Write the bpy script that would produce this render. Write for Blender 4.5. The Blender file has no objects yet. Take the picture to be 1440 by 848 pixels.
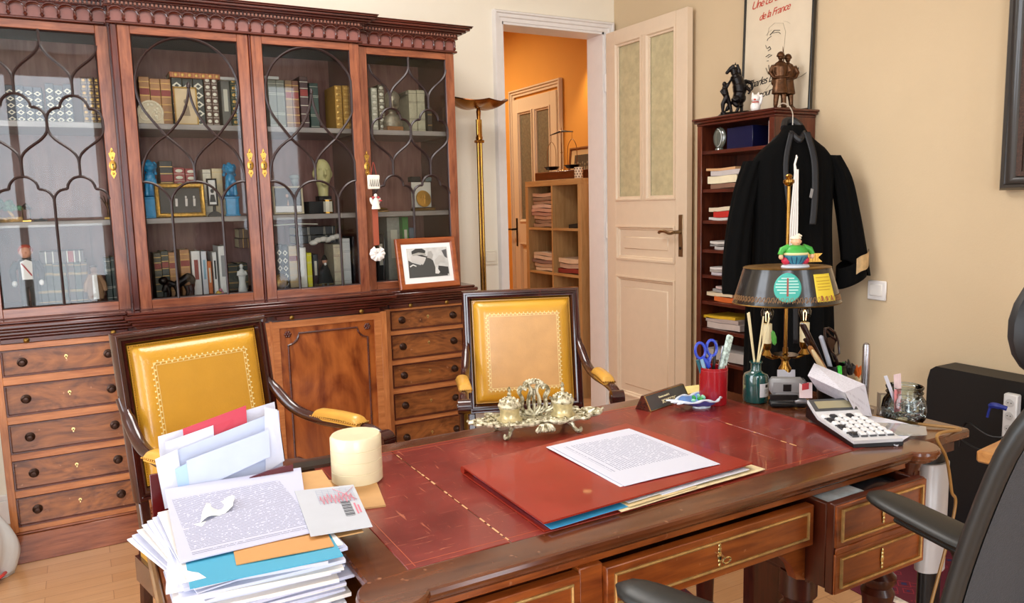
import bpy, bmesh, math, random
from mathutils import Vector, Matrix, Euler, noise
R = math.radians
random.seed(7)
sc = bpy.context.scene
COL = sc.collection

# ---------------------------------------------------------------- camera
H = 1.28                                    # eye height
FPX = 1083.0                                # focal length for a 1440 px wide frame
W = Matrix(((0.872, 0.083, -0.482), (-0.488, 0.098, -0.867), (-0.024, 0.992, 0.126)))
q_ = W.to_quaternion(); q_.normalize(); W = q_.to_matrix()
cam_d = bpy.data.cameras.new('camera'); cam_d.sensor_width = 36.0; cam_d.lens = FPX * 36.0 / 1440.0
cam_d.clip_start = 0.02; cam_d.clip_end = 100
cam = bpy.data.objects.new('camera', cam_d); COL.objects.link(cam)
cam.matrix_world = Matrix.Translation((0, 0, H)) @ W.to_4x4()
sc.camera = cam
EYE = Vector((0, 0, H))
def ray(px, py): return W @ Vector(((px - 720) / FPX, -(py - 424) / FPX, -1.0))
def atz(px, py, z): r = ray(px, py); return EYE + r * ((z - H) / r.z)
def aty(px, py, y): r = ray(px, py); return EYE + r * (y / r.y)
def atx(px, py, x): r = ray(px, py); return EYE + r * (x / r.x)

# ---------------------------------------------------------------- light
sc.view_settings.view_transform = 'Standard'; sc.view_settings.look = 'None'
sc.view_settings.gamma = 1.0; sc.view_settings.use_curve_mapping = False
sc.view_settings.exposure = 0.62
world = bpy.data.worlds.new('daylight'); sc.world = world; world.use_nodes = True
world.node_tree.nodes['Background'].inputs[0].default_value = (0.80, 0.89, 1.0, 1)
world.node_tree.nodes['Background'].inputs[1].default_value = 1.2
def area(name, loc, rot, sx, sy, power, col):
    l = bpy.data.lights.new(name, 'AREA'); l.shape = 'RECTANGLE'; l.size = sx; l.size_y = sy
    l.energy = power; l.color = col
    o = bpy.data.objects.new(name, l); COL.objects.link(o); o.location = loc; o.rotation_euler = rot
    return o
# daylight coming in through the two french windows behind the camera and an added, unseen left-wall window to light the right wall
area('window_daylight', (-0.45, -1.82, 1.45), (R(90), 0, 0), 1.35, 2.3, 50, (0.88, 0.93, 1.0))
area('window_daylight', (1.80, -1.82, 1.45), (R(90), 0, 0), 0.66, 2.3, 15, (0.88, 0.93, 1.0))
area('window_daylight', (-1.82, 1.2, 1.45), (R(90), 0, R(-90)), 1.3, 2.3, 34, (0.92, 0.95, 1.0))
area('added_fill_light', (0.85, 2.30, 2.66), (0, 0, 0), 0.9, 0.9, 21, (1.0, 0.97, 0.93))  # added fill light that brightens the back wall, bookcase and chairs

# ---------------------------------------------------------------- mesh builder
def col(h):
    h = h.lstrip('#'); v = [int(h[i:i+2], 16) / 255 for i in (0, 2, 4)]
    return tuple((c / 12.92 if c <= .04045 else ((c + .055) / 1.055) ** 2.4) for c in v) + (1.0,)

class MB:
    def __init__(s, T=None): s.v = []; s.f = []; s.m = []; s.T = T or Matrix()
    def add(s, vs, fs, mi=0, T=None):
        k = len(s.v); M = s.T @ T if T is not None else s.T
        s.v += [M @ Vector(p) for p in vs]
        s.f += [tuple(i + k for i in f) for f in fs]; s.m += [mi] * len(fs); return s
    def box(s, x0, x1, y0, y1, z0, z1, b=0.0, mi=0, T=None):
        if x0 > x1: x0, x1 = x1, x0
        if y0 > y1: y0, y1 = y1, y0
        if z0 > z1: z0, z1 = z1, z0
        b = min(b, (x1-x0)*.45, (y1-y0)*.45, (z1-z0)*.45)
        if b <= 1e-6:
            vs = [(x, y, z) for x in (x0, x1) for y in (y0, y1) for z in (z0, z1)]
            return s.add(vs, [(0,1,3,2),(4,6,7,5),(0,4,5,1),(2,3,7,6),(0,2,6,4),(1,5,7,3)], mi, T)
        vs = []; idx = {}
        for i in (0, 1):
            for j in (0, 1):
                for k in (0, 1):
                    X, Y, Z = (x0, x1)[i], (y0, y1)[j], (z0, z1)[k]
                    xi, yi, zi = X + (b if i == 0 else -b), Y + (b if j == 0 else -b), Z + (b if k == 0 else -b)
                    idx[i,j,k,0] = len(vs); vs.append((X, yi, zi))
                    idx[i,j,k,1] = len(vs); vs.append((xi, Y, zi))
                    idx[i,j,k,2] = len(vs); vs.append((xi, yi, Z))
        fs = []
        for a in (0, 1):
            fs.append([idx[a,j,k,0] for j,k in ((0,0),(1,0),(1,1),(0,1))])
            fs.append([idx[i,a,k,1] for i,k in ((0,0),(1,0),(1,1),(0,1))])
            fs.append([idx[i,j,a,2] for i,j in ((0,0),(1,0),(1,1),(0,1))])
        for p in (0, 1):
            for r in (0, 1):
                fs.append([idx[0,p,r,1], idx[1,p,r,1], idx[1,p,r,2], idx[0,p,r,2]])
                fs.append([idx[p,0,r,0], idx[p,1,r,0], idx[p,1,r,2], idx[p,0,r,2]])
                fs.append([idx[p,r,0,0], idx[p,r,1,0], idx[p,r,1,1], idx[p,r,0,1]])
        for i in (0,1):
            for j in (0,1):
                for k in (0,1): fs.append([idx[i,j,k,0], idx[i,j,k,1], idx[i,j,k,2]])
        return s.add(vs, fs, mi, T)
    def lathe(s, prof, c=(0,0,0), n=24, mi=0, T=None, sx=1, sy=1, cap=True):
        vs = []; fs = []
        for r, z in prof:
            for i in range(n):
                a = 2*math.pi*i/n; vs.append((c[0]+r*sx*math.cos(a), c[1]+r*sy*math.sin(a), c[2]+z))
        for j in range(len(prof)-1):
            for i in range(n):
                fs.append((j*n+i, j*n+(i+1)%n, (j+1)*n+(i+1)%n, (j+1)*n+i))
        if cap:
            if prof[0][0] > 1e-5: fs.append(tuple(range(n))[::-1])
            if prof[-1][0] > 1e-5: fs.append(tuple(range((len(prof)-1)*n, len(prof)*n)))
        return s.add(vs, fs, mi, T)
    def tube(s, pts, r, n=8, mi=0, closed=False, T=None, flat=1.0, up=None):
        pts = [Vector(p) for p in pts]; L = len(pts)
        rs = r if isinstance(r, (list, tuple)) else [r]*L
        vs = []; prev = None
        for i, p in enumerate(pts):
            if closed: t = (pts[(i+1) % L] - pts[i-1])
            else: t = pts[min(i+1, L-1)] - pts[max(i-1, 0)]
            if t.length < 1e-9: t = Vector((0,0,1))
            t.normalize()
            if prev is None:
                a = Vector(up) if up else (Vector((0,0,1)) if abs(t.z) < .9 else Vector((1,0,0)))
                u = t.cross(a).normalized()
            else:
                u = prev - t * prev.dot(t)
                u = u.normalized() if u.length > 1e-6 else t.orthogonal().normalized()
            prev = u; w = t.cross(u)
            for k in range(n):
                an = 2*math.pi*k/n; vs.append(p + (u*math.cos(an) + w*math.sin(an)*flat) * rs[i])
        fs = []
        for i in range(L if closed else L-1):
            j = (i+1) % L
            for k in range(n): fs.append((i*n+k, i*n+(k+1)%n, j*n+(k+1)%n, j*n+k))
        if not closed: fs += [tuple(range(n))[::-1], tuple(range((L-1)*n, L*n))]
        return s.add(vs, fs, mi, T)
    def cyl(s, p0, p1, r0, r1=None, n=16, mi=0, T=None): return s.tube([p0, p1], [r0, r0 if r1 is None else r1], n, mi, T=T)
    def sph(s, c, r, n=14, mi=0, T=None, rot=None):
        if not isinstance(r, (list, tuple)): r = (r, r, r)
        m = n // 2 + 1; vs = []; fs = []
        Rm = Euler(rot).to_matrix() if rot else None
        for j in range(m+1):
            th = math.pi*j/m
            for i in range(n):
                a = 2*math.pi*i/n
                p = Vector((r[0]*math.sin(th)*math.cos(a), r[1]*math.sin(th)*math.sin(a), r[2]*math.cos(th)))
                if Rm: p = Rm @ p
                vs.append(p + Vector(c))
        for j in range(m):
            for i in range(n): fs.append((j*n+i, j*n+(i+1)%n, (j+1)*n+(i+1)%n, (j+1)*n+i))
        return s.add(vs, fs, mi, T)
    def prism(s, pts, d0, d1, plane='xz', mi=0, T=None):
        n = len(pts); vs = []
        for d in (d0, d1):
            for u, v in pts:
                vs.append({'xz': (u, d, v), 'xy': (u, v, d), 'yz': (d, u, v)}[plane])
        fs = [tuple(range(n))[::-1], tuple(range(n, 2*n))] + [(i, (i+1) % n, n+(i+1) % n, n+i) for i in range(n)]
        return s.add(vs, fs, mi, T)
    def frame(s, x0, x1, z0, z1, prof, mi=0, T=None):
        """mitred rectangular moulding in the xz plane; prof = [(inset, y)] closed section"""
        vs = []; n = len(prof)
        for d, y in prof: vs += [(x0+d, y, z0+d), (x1-d, y, z0+d), (x1-d, y, z1-d), (x0+d, y, z1-d)]
        fs = []
        for i in range(n):
            j = (i+1) % n
            for k in range(4): fs.append((i*4+k, i*4+(k+1) % 4, j*4+(k+1) % 4, j*4+k))
        return s.add(vs, fs, mi, T)
    def surf(s, fn, nu, nv, mi=0, T=None, cu=False):
        vs = [fn(i/nu, j/nv) for j in range(nv+1) for i in range(nu + (0 if cu else 1))]
        w = nu if cu else nu+1
        fs = [(j*w+i, j*w+(i+1) % w, (j+1)*w+(i+1) % w, (j+1)*w+i) for j in range(nv) for i in range(nu)]
        return s.add(vs, fs, mi, T)
    def slab(s, fn, nu, nv, t, mi=0, T=None):
        """sheet with real thickness t (downwards along z)"""
        vs = []
        for k in (0, 1):
            for j in range(nv+1):
                for i in range(nu+1):
                    p = Vector(fn(i/nu, j/nv)); vs.append((p.x, p.y, p.z - k*t))
        w = nu+1; N = w*(nv+1); fs = []
        for j in range(nv):
            for i in range(nu):
                a = j*w+i; fs.append((a, a+1, a+w+1, a+w)); fs.append((N+a, N+a+w, N+a+w+1, N+a+1))
        for i in range(nu):
            fs.append((i, N+i, N+i+1, i+1)); a = nv*w+i; fs.append((a, a+1, N+a+1, N+a))
        for j in range(nv):
            a = j*w; fs.append((a, a+w, N+a+w, N+a)); a = j*w+nu; fs.append((a, N+a, N+a+w, a+w))
        return s.add(vs, fs, mi, T)
    def build(s, name, mats, parent=None, loc=(0,0,0), rz=0.0, rot=None, ang=38, fix=True, remesh=0, solid=0, sub=0):
        me = bpy.data.meshes.new(name); me.from_pydata([tuple(v) for v in s.v], [], s.f)
        if not isinstance(mats, (list, tuple)): mats = [mats]
        for m in mats: me.materials.append(m)
        me.polygons.foreach_set('material_index', s.m)
        if fix:
            bm = bmesh.new(); bm.from_mesh(me); bmesh.ops.recalc_face_normals(bm, faces=bm.faces); bm.to_mesh(me); bm.free()
        me.polygons.foreach_set('use_smooth', [True]*len(me.polygons))
        try: me.set_sharp_from_angle(angle=R(ang))
        except Exception: pass
        o = bpy.data.objects.new(name, me); COL.objects.link(o)
        o.location = loc; o.rotation_euler = rot if rot else (0, 0, rz)
        if parent: o.parent = parent
        if remesh:
            md = o.modifiers.new('fuse', 'REMESH'); md.mode = 'VOXEL'; md.voxel_size = remesh; md.use_smooth_shade = True
            m2 = o.modifiers.new('soften', 'SMOOTH'); m2.factor = .5; m2.iterations = 3
        if solid:
            md = o.modifiers.new('thickness', 'SOLIDIFY'); md.thickness = solid
        if sub:
            md = o.modifiers.new('subdiv', 'SUBSURF'); md.levels = sub; md.render_levels = sub
        return o

def shorten(s):
    for a, b in (('from the left', 'from left'), (' in the middle of the', ', middle of'), (' at the right of the', ', right of'), (' on the top shelf', ', top shelf,'), (' on the bottom shelf', ', bottom shelf,'), (' on the middle shelf', ', middle shelf,'), (' behind the leftmost door', ' leftmost door'), (' behind the second door', ' second door'), (' behind the third door', ' third door'), (' behind the fourth door', ' fourth door'), (' at the', ', at'), (' with gilt', ', gilt'), (' of the ', ' of ')):
        if len(s.split()) <= 16: break
        s = s.replace(a, b)
    return s.replace(',,', ',')
def tag(o, label, cat, group=None):
    label = shorten(label)
    o['label'] = label; o['category'] = cat
    if group: o['group'] = group
    return o
def thing(name, label, cat, loc=(0,0,0), rz=0.0, group=None):
    o = bpy.data.objects.new(name, None); COL.objects.link(o); o.empty_display_size = .05
    o.location = loc; o.rotation_euler = (0, 0, rz); return tag(o, label, cat, group)
def struct(o): o['kind'] = 'structure'; return o
def lerp(a, b, t): return a + (b-a)*t
def arc(cx, cz, r, a0, a1, n=10, rz=None):
    rz = rz or r
    return [(cx + r*math.cos(R(lerp(a0, a1, i/n))), cz + rz*math.sin(R(lerp(a0, a1, i/n)))) for i in range(n+1)]
def bez(p0, p1, p2, p3, n=10):
    out = []
    for i in range(n+1):
        t = i/n; k = 1-t
        out.append(tuple(k**3*a + 3*k*k*t*b + 3*k*t*t*c + t**3*d for a, b, c, d in zip(p0, p1, p2, p3)))
    return out
def spline(P, n=6):
    """catmull-rom through points"""
    P = [Vector(p) for p in P]; out = []
    for i in range(len(P)-1):
        a = P[max(i-1, 0)]; b = P[i]; c = P[i+1]; d = P[min(i+2, len(P)-1)]
        for k in range(n):
            t = k/n
            out.append(.5*((2*b) + (c-a)*t + (2*a-5*b+4*c-d)*t*t + (3*b-3*c+d-a)*t**3))
    out.append(P[-1]); return out

def text_mesh(name, body, size, mat, parent, M, shear=0.0, ext=0.0004, bold=0.0, group=None, spacing=1.0, align='LEFT'):
    cu = bpy.data.curves.new(name, 'FONT'); cu.body = body; cu.size = size; cu.shear = shear; cu.extrude = ext; cu.offset = bold
    cu.resolution_u = 3; cu.space_character = spacing; cu.align_x = align
    o = bpy.data.objects.new(name+'_tmp', cu); COL.objects.link(o)
    dg = bpy.context.evaluated_depsgraph_get()
    me = bpy.data.meshes.new_from_object(o.evaluated_get(dg))
    bpy.data.objects.remove(o); bpy.data.curves.remove(cu)
    me.transform(M); me.materials.clear(); me.materials.append(mat); me.name = name
    t = bpy.data.objects.new(name, me); COL.objects.link(t)
    if parent: t.parent = parent
    return t

# ---------------------------------------------------------------- materials
def nmat(name):
    m = bpy.data.materials.new(name); m.use_nodes = True
    nt = m.node_tree; b = nt.nodes['Principled BSDF']; return m, nt, b
def plain(name, c, rough=.5, metal=0.0, coat=0.0, var=0.0, vscale=20, bump=0.0, bscale=60, spec=.5, trans=0.0, sheen=0.0, sss=0.0, emit=None):
    m, nt, b = nmat(name); c = col(c)
    b.inputs['Base Color'].default_value = c; b.inputs['Roughness'].default_value = rough
    b.inputs['Metallic'].default_value = metal; b.inputs['Coat Weight'].default_value = coat
    b.inputs['Coat Roughness'].default_value = .12; b.inputs['Specular IOR Level'].default_value = spec
    b.inputs['Transmission Weight'].default_value = trans; b.inputs['Sheen Weight'].default_value = sheen
    if emit: b.inputs['Emission Color'].default_value = col(emit[0]); b.inputs['Emission Strength'].default_value = emit[1]
    tc = nt.nodes.new('ShaderNodeTexCoord')
    if var:
        n = nt.nodes.new('ShaderNodeTexNoise'); n.inputs['Scale'].default_value = vscale; n.inputs['Detail'].default_value = 5
        nt.links.new(tc.outputs['Object'], n.inputs['Vector'])
        r = nt.nodes.new('ShaderNodeValToRGB'); r.color_ramp.elements[0].position = .3; r.color_ramp.elements[1].position = .7
        r.color_ramp.elements[0].color = tuple(x*(1-var) for x in c[:3])+(1,); r.color_ramp.elements[1].color = tuple(min(1, x*(1+var)) for x in c[:3])+(1,)
        nt.links.new(n.outputs['Fac'], r.inputs['Fac']); nt.links.new(r.outputs['Color'], b.inputs['Base Color'])
    if bump:
        n = nt.nodes.new('ShaderNodeTexNoise'); n.inputs['Scale'].default_value = bscale; n.inputs['Detail'].default_value = 3
        nt.links.new(tc.outputs['Object'], n.inputs['Vector'])
        bp = nt.nodes.new('ShaderNodeBump'); bp.inputs['Strength'].default_value = bump; bp.inputs['Distance'].default_value = .002
        nt.links.new(n.outputs['Fac'], bp.inputs['Height']); nt.links.new(bp.outputs['Normal'], b.inputs['Normal'])
    return m
def wood(name, dark, light, axis='x', scale=9, rough=.3, coat=.4, wavy=3.0, fig=.35, figscale=2.5, scuff=0.0):
    m, nt, b = nmat(name)
    tc = nt.nodes.new('ShaderNodeTexCoord'); mp = nt.nodes.new('ShaderNodeMapping')
    st = {'x': (.09, 1, 1), 'y': (1, .09, 1), 'z': (1, 1, .09)}[axis]
    mp.inputs['Scale'].default_value = st; nt.links.new(tc.outputs['Object'], mp.inputs['Vector'])
    n1 = nt.nodes.new('ShaderNodeTexNoise'); n1.inputs['Scale'].default_value = scale*9; n1.inputs['Detail'].default_value = 6; n1.inputs['Roughness'].default_value = .65
    n1.inputs['Distortion'].default_value = .4
    nt.links.new(mp.outputs['Vector'], n1.inputs['Vector'])
    mp2 = nt.nodes.new('ShaderNodeMapping'); st2 = {'x': (.4, 1, 1), 'y': (1, .4, 1), 'z': (1, 1, .4)}[axis]
    mp2.inputs['Scale'].default_value = st2; nt.links.new(tc.outputs['Object'], mp2.inputs['Vector'])
    n2 = nt.nodes.new('ShaderNodeTexNoise'); n2.inputs['Scale'].default_value = figscale*3; n2.inputs['Detail'].default_value = 4; n2.inputs['Distortion'].default_value = wavy
    nt.links.new(mp2.outputs['Vector'], n2.inputs['Vector'])
    mx = nt.nodes.new('ShaderNodeMix'); mx.data_type = 'FLOAT'; mx.inputs['Factor'].default_value = fig
    nt.links.new(n1.outputs['Fac'], mx.inputs[2]); nt.links.new(n2.outputs['Fac'], mx.inputs[3])
    rp = nt.nodes.new('ShaderNodeValToRGB'); e = rp.color_ramp.elements
    e[0].position = .32; e[0].color = col(dark); e[1].position = .68; e[1].color = col(light)
    nt.links.new(mx.outputs[0], rp.inputs['Fac'])
    out = rp.outputs['Color']
    if scuff:
        n3 = nt.nodes.new('ShaderNodeTexNoise'); n3.inputs['Scale'].default_value = 55; n3.inputs['Detail'].default_value = 2
        nt.links.new(tc.outputs['Object'], n3.inputs['Vector'])
        r3 = nt.nodes.new('ShaderNodeValToRGB'); r3.color_ramp.elements[0].position = .70; r3.color_ramp.elements[1].position = .78
        nt.links.new(n3.outputs['Fac'], r3.inputs['Fac'])
        m3 = nt.nodes.new('ShaderNodeMix'); m3.data_type = 'RGBA'; m3.inputs[7].default_value = col('#d9a27c')
        mm = nt.nodes.new('ShaderNodeMath'); mm.operation = 'MULTIPLY'; mm.inputs[1].default_value = scuff
        nt.links.new(r3.outputs['Color'], mm.inputs[0]); nt.links.new(mm.outputs[0], m3.inputs[0]); nt.links.new(out, m3.inputs[6]); out = m3.outputs[2]
    nt.links.new(out, b.inputs['Base Color'])
    b.inputs['Roughness'].default_value = rough; b.inputs['Coat Weight'].default_value = coat; b.inputs['Coat Roughness'].default_value = .15
    bp = nt.nodes.new('ShaderNodeBump'); bp.inputs['Strength'].default_value = .06; bp.inputs['Distance'].default_value = .001
    nt.links.new(n1.outputs['Fac'], bp.inputs['Height']); nt.links.new(bp.outputs['Normal'], b.inputs['Normal'])
    return m
def glassy(name, tint='#ffffff', rough=.02, ior=1.5):
    """thin window glass: fresnel mix of clear and mirror"""
    m, nt, b = nmat(name); nt.nodes.remove(b); out = nt.nodes['Material Output']
    t = nt.nodes.new('ShaderNodeBsdfTransparent'); t.inputs[0].default_value = col(tint)
    g = nt.nodes.new('ShaderNodeBsdfGlossy'); g.inputs['Roughness'].default_value = rough
    fr = nt.nodes.new('ShaderNodeFresnel'); fr.inputs[0].default_value = ior
    mx = nt.nodes.new('ShaderNodeMixShader')
    nt.links.new(fr.outputs[0], mx.inputs[0]); nt.links.new(t.outputs[0], mx.inputs[1]); nt.links.new(g.outputs[0], mx.inputs[2])
    nt.links.new(mx.outputs[0], out.inputs[0]); return m

# polished mahogany family
mah_x = wood('mahogany_rail', '#5f2a1a', '#a4603e', 'x', 9, .26, .5)
mah_z = wood('mahogany_stile', '#5f2a1a', '#a2603f', 'z', 9, .26, .5)
mah_dark = wood('mahogany_dark', '#2c0f0c', '#64281a', 'x', 8, .25, .5)
mah_dark_z = wood('mahogany_dark_upright', '#2c0f0c', '#64281a', 'z', 8, .25, .5)
mah_int = wood('mahogany_interior', '#7a4a3e', '#a9766a', 'z', 6, .5, .05)
walnut = wood('burr_drawer_front', '#57290f', '#ad6834', 'x', 6, .28, .45, 6.0, .62, 3.0, .5)
satin_x = wood('satinwood_band', '#9a5428', '#cd8650', 'x', 9, .3, .35)
satin_z = wood('satinwood_band_upright', '#9a5428', '#cd8650', 'z', 9, .3, .35)
flame = wood('flame_mahogany', '#6a2c12', '#b5652e', 'z', 4, .22, .6, 5.0, .7, 1.6)
shelfgrey = wood('shelf_edge', '#857c77', '#a49a94', 'x', 8, .4, .2)
bar_m = plain('glazing_bar', '#27100e', .42, coat=.15)
glass_m = glassy('cabinet_glass', '#fbfcfb', .015, 1.36)
brass = plain('brass', '#c79a4b', .25, 1.0, var=.2, vscale=40)
brass_dk = plain('aged_brass', '#8a6a35', .38, 1.0, var=.3, vscale=60)
brass_lt = plain('bright_brass', '#e8cf8e', .2, .9)
bronze_blk = plain('black_bronze', '#1a1514', .32, .6, bump=.3, bscale=120)
bronze_br = plain('brown_bronze', '#5a3c26', .32, .75, var=.4, vscale=60, bump=.3, bscale=120)
white_pt = plain('white_paint', '#efeae6', .4, var=.02)
door_pt = plain('door_paint', '#e9d3b8', .38, var=.02)
paper = plain('white_paper', '#dfe1ee', .7, var=.015)
paper2 = plain('cream_paper', '#efe6cf', .7, var=.03)
kraft = plain('kraft_paper', '#c99a62', .7, var=.08)
black = plain('black_plastic', '#0c0c0d', .35)
black_matt = plain('matt_black', '#0a0a0b', .7)
# ---------------------------------------------------------------- room shell
def wall_mat(name, c, var=.03):
    m = plain(name, c, .85, var=var, vscale=2.2, bump=.25, bscale=140); return m
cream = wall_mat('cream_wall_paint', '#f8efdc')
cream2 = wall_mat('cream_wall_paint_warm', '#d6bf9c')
orange = wall_mat('orange_wall_paint', '#d9963c')
ceil_m = wall_mat('white_ceiling_paint', '#f1ede4')
def floor_mat():
    m, nt, b = nmat('oak_strip_floor')
    tc = nt.nodes.new('ShaderNodeTexCoord')
    br = nt.nodes.new('ShaderNodeTexBrick'); br.inputs['Scale'].default_value = 1.0
    br.inputs['Brick Width'].default_value = .55; br.inputs['Row Height'].default_value = .068; br.inputs['Mortar Size'].default_value = .0008
    br.inputs['Color1'].default_value = col('#cfa074'); br.inputs['Color2'].default_value = col('#bd8a5c'); br.inputs['Mortar'].default_value = col('#8a5a30')
    br.offset = .37
    nt.links.new(tc.outputs['Object'], br.inputs['Vector'])
    mp = nt.nodes.new('ShaderNodeMapping'); mp.inputs['Scale'].default_value = (2, 40, 1); nt.links.new(tc.outputs['Object'], mp.inputs['Vector'])
    n = nt.nodes.new('ShaderNodeTexNoise'); n.inputs['Scale'].default_value = 3; n.inputs['Detail'].default_value = 6; nt.links.new(mp.outputs['Vector'], n.inputs['Vector'])
    r = nt.nodes.new('ShaderNodeValToRGB'); r.color_ramp.elements[0].color = (.72,.72,.72,1); r.color_ramp.elements[1].color = (1.1,1.1,1.1,1)
    nt.links.new(n.outputs['Fac'], r.inputs['Fac'])
    mx = nt.nodes.new('ShaderNodeMix'); mx.data_type = 'RGBA'; mx.blend_type = 'MULTIPLY'; mx.inputs[0].default_value = 1
    nt.links.new(br.outputs['Color'], mx.inputs[6]); nt.links.new(r.outputs['Color'], mx.inputs[7])
    nt.links.new(mx.outputs[2], b.inputs['Base Color']); b.inputs['Roughness'].default_value = .32; b.inputs['Coat Weight'].default_value = .25
    return m
floor_m = floor_mat()
XL, XR, YB, YF, ZC = -1.75, 2.81, -1.75, 3.75, 2.75
HX, HY = 3.19, 7.0                     # hallway right wall, far wall
OX0, OX1, OZ = 2.06, 2.735, 2.25       # door opening
def sbox(name, mat, *bxs, **k):
    m = MB()
    for b in bxs: m.box(*b)
    return struct(m.build(name, mat, **k))
sbox('floor', floor_m, (XL-.2, HX+.2, YB-.2, HY+.2, -.1, 0))
sbox('ceiling', ceil_m, (XL-.2, XR+.15, YB-.2, YF+.15, ZC, ZC+.1))
sbox('wall_back', cream, (XL-.15, OX0, YF, YF+.15, 0, ZC), (OX1, XR+.15, YF, YF+.15, 0, ZC), (OX0, OX1, YF, YF+.15, OZ, ZC))
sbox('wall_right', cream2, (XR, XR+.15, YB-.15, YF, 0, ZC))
# left wall and the wall behind the camera with window openings
LW = (0.5, 1.9)
sbox('wall_left', cream, (XL-.15, XL, YB-.15, LW[0], 0, ZC), (XL-.15, XL, LW[1], YF, 0, ZC), (XL-.15, XL, LW[0], LW[1], 0, .25), (XL-.15, XL, LW[0], LW[1], 2.6, ZC))
FW = [(-1.15, .25), (1.45, 2.15)]
m = MB(); xs = [XL-.15, FW[0][0], FW[0][1], FW[1][0], FW[1][1], XR+.15]
for a, b in ((0,1),(2,3),(4,5)): m.box(xs[a], xs[b], YB-.15, YB, 0, ZC)
for a, b in FW: m.box(a, b, YB-.15, YB, 0, .25); m.box(a, b, YB-.15, YB, 2.6, ZC)
struct(m.build('wall_front', cream))
# french windows (white frames, mullions) + sheer and heavy curtains
curt = plain('grey_beige_curtain', '#8d8377', .9, var=.1)
def window(n, x0, x1, vert, T=None):
    m = MB(T=T)
    prof = [(0, YB-.10), (0, YB-.04), (.05, YB-.04), (.05, YB-.10)]
    m.frame(x0, x1, .25, 2.6, prof)
    for v in vert: m.box(v-.035, v+.035, YB-.10, YB-.045, .28, 2.57, .004)
    for z in (1.22, ): m.box(x0+.03, x1-.03, YB-.095, YB-.05, z-.03, z+.03, .004)
    o = struct(m.build('window_%d' % n, white_pt))
    return o
window(1, FW[0][0], FW[0][1], [-.45])
window(2, FW[1][0], FW[1][1], [1.80])
TL = Matrix.Translation((XL-YB, 0, 0)) @ Matrix.Translation((YB, 0, 0)) @ Matrix.Rotation(R(-90), 4, 'Z') @ Matrix.Translation((0, -YB, 0))
m = MB(); 
for (y0, y1) in ((LW[0], LW[0]+.05), (LW[1]-.05, LW[1]), ((LW[0]+LW[1])/2-.035, (LW[0]+LW[1])/2+.035)): m.box(XL-.10, XL-.04, y0, y1, .25, 2.6, .003)
for z0, z1 in ((.25, .30), (2.55, 2.6), (1.19, 1.25)): m.box(XL-.10, XL-.045, LW[0], LW[1], z0, z1, .003)
struct(m.build('window_3', white_pt))  # unseen window added around the left-wall light
def curtain(x0, x1, lab):
    m = MB()
    def fn(u, v):
        s = 1 - .25*math.sin(math.pi*min(1, v*1.0))*0
        return (lerp(x0, x1, u), YB+.07+.03*math.sin(u*38+v*1.5)+.012*math.sin(u*90), 2.62-v*2.58)
    m.surf(fn, 90, 12)
    return tag(m.build('curtain', curt, fix=False, solid=.002), lab, 'curtain', 'window curtains')
curtain(.22, .62, 'grey beige curtain drawn beside the wide window behind the camera')
curtain(2.08, 2.4, 'grey beige curtain drawn beside the narrow window behind the camera')
# flush lamp body for the added fill light, out of view
m = MB(); m.lathe([(.47,0),(.5,.02),(.5,.05),(.3,.06),(0.0,.06)], (0,0,0), 32)
tag(m.build('added_fill_lamp', plain('added_fill_lamp_body', '#f3eee4', .5), loc=(.85,2.30,2.69)), 'added round white fill lamp, out of view above the bookcase front', 'ceiling lamp')
# door casing of the opening
cz = [(0,0),(0,-.028),(.012,-.034),(.02,-.024),(.034,-.024),(.04,-.016),(.052,-.014),(.056,0)]
m = MB()
def casing(m, xo0, xo1, zt, w, y, sgn=1, z0=0.0):
    """three-sided moulded architrave with mitred corners"""
    prof = [(0,0),(0,-.020*sgn),(.10*w,-.030*sgn),(.25*w,-.030*sgn),(.32*w,-.020*sgn),(.6*w,-.020*sgn),(.68*w,-.010*sgn),(w,-.010*sgn),(w,0)]
    vs = []
    for d, yy in prof: vs += [(xo0+d, y+yy, z0), (xo0+d, y+yy, zt-d), (xo1-d, y+yy, zt-d), (xo1-d, y+yy, z0)]
    fs = []
    n = len(prof)
    for i in range(n):
        j = (i+1) % n
        for k in range(3): fs.append((i*4+k, i*4+k+1, j*4+k+1, j*4+k))
    fs += [tuple(i*4 for i in range(n)), tuple(i*4+3 for i in range(n))]
    m.add(vs, fs)
casing(m, OX0-.055, OX1+.06, OZ+.055, .056, YF)
m.box(OX0-.002, OX0+.012, YF-.002, YF+.152, 0, OZ); m.box(OX1-.012, OX1+.002, YF-.002, YF+.152, 0, OZ)
m.box(OX0, OX1, YF-.002, YF+.152, OZ-.014, OZ+.002)
struct(m.build('trim_1', white_pt))
# skirting boards
base_prof = lambda m, x0, x1, y: (m.box(x0, x1, y-.016, y, 0, .10, .002), m.box(x0, x1, y-.010, y, .10, .125, .003))
m = MB(); base_prof(m, XL, OX0-.056, YF); struct(m.build('baseboard_back', white_pt))
m = MB(); m.box(XR-.016, XR, YB, YF, 0, .10, .002); m.box(XR-.010, XR, YB, YF, .10, .125, .003); struct(m.build('baseboard_right', white_pt))
# hallway
sbox('wall_hallway_right', orange, (HX, HX+.12, YF+.15, HY, 0, 3.0))
sbox('wall_hallway_far', orange, (1.1, HX+.12, HY, HY+.12, 0, 3.0))
sbox('wall_hallway_left', orange, (1.0, 1.12, YF+.15, HY+.12, 0, 3.0))
sbox('trim_2', ceil_m, (1.0, HX+.12, YF+.15, HY+.12, 2.98, 3.06))
sbox('trim_3', orange, (XR+.0, HX, YF+.151, YF+.17, 0, 2.98), (1.12, XR, YF+.08, YF+.15, ZC, 3.0))

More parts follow.
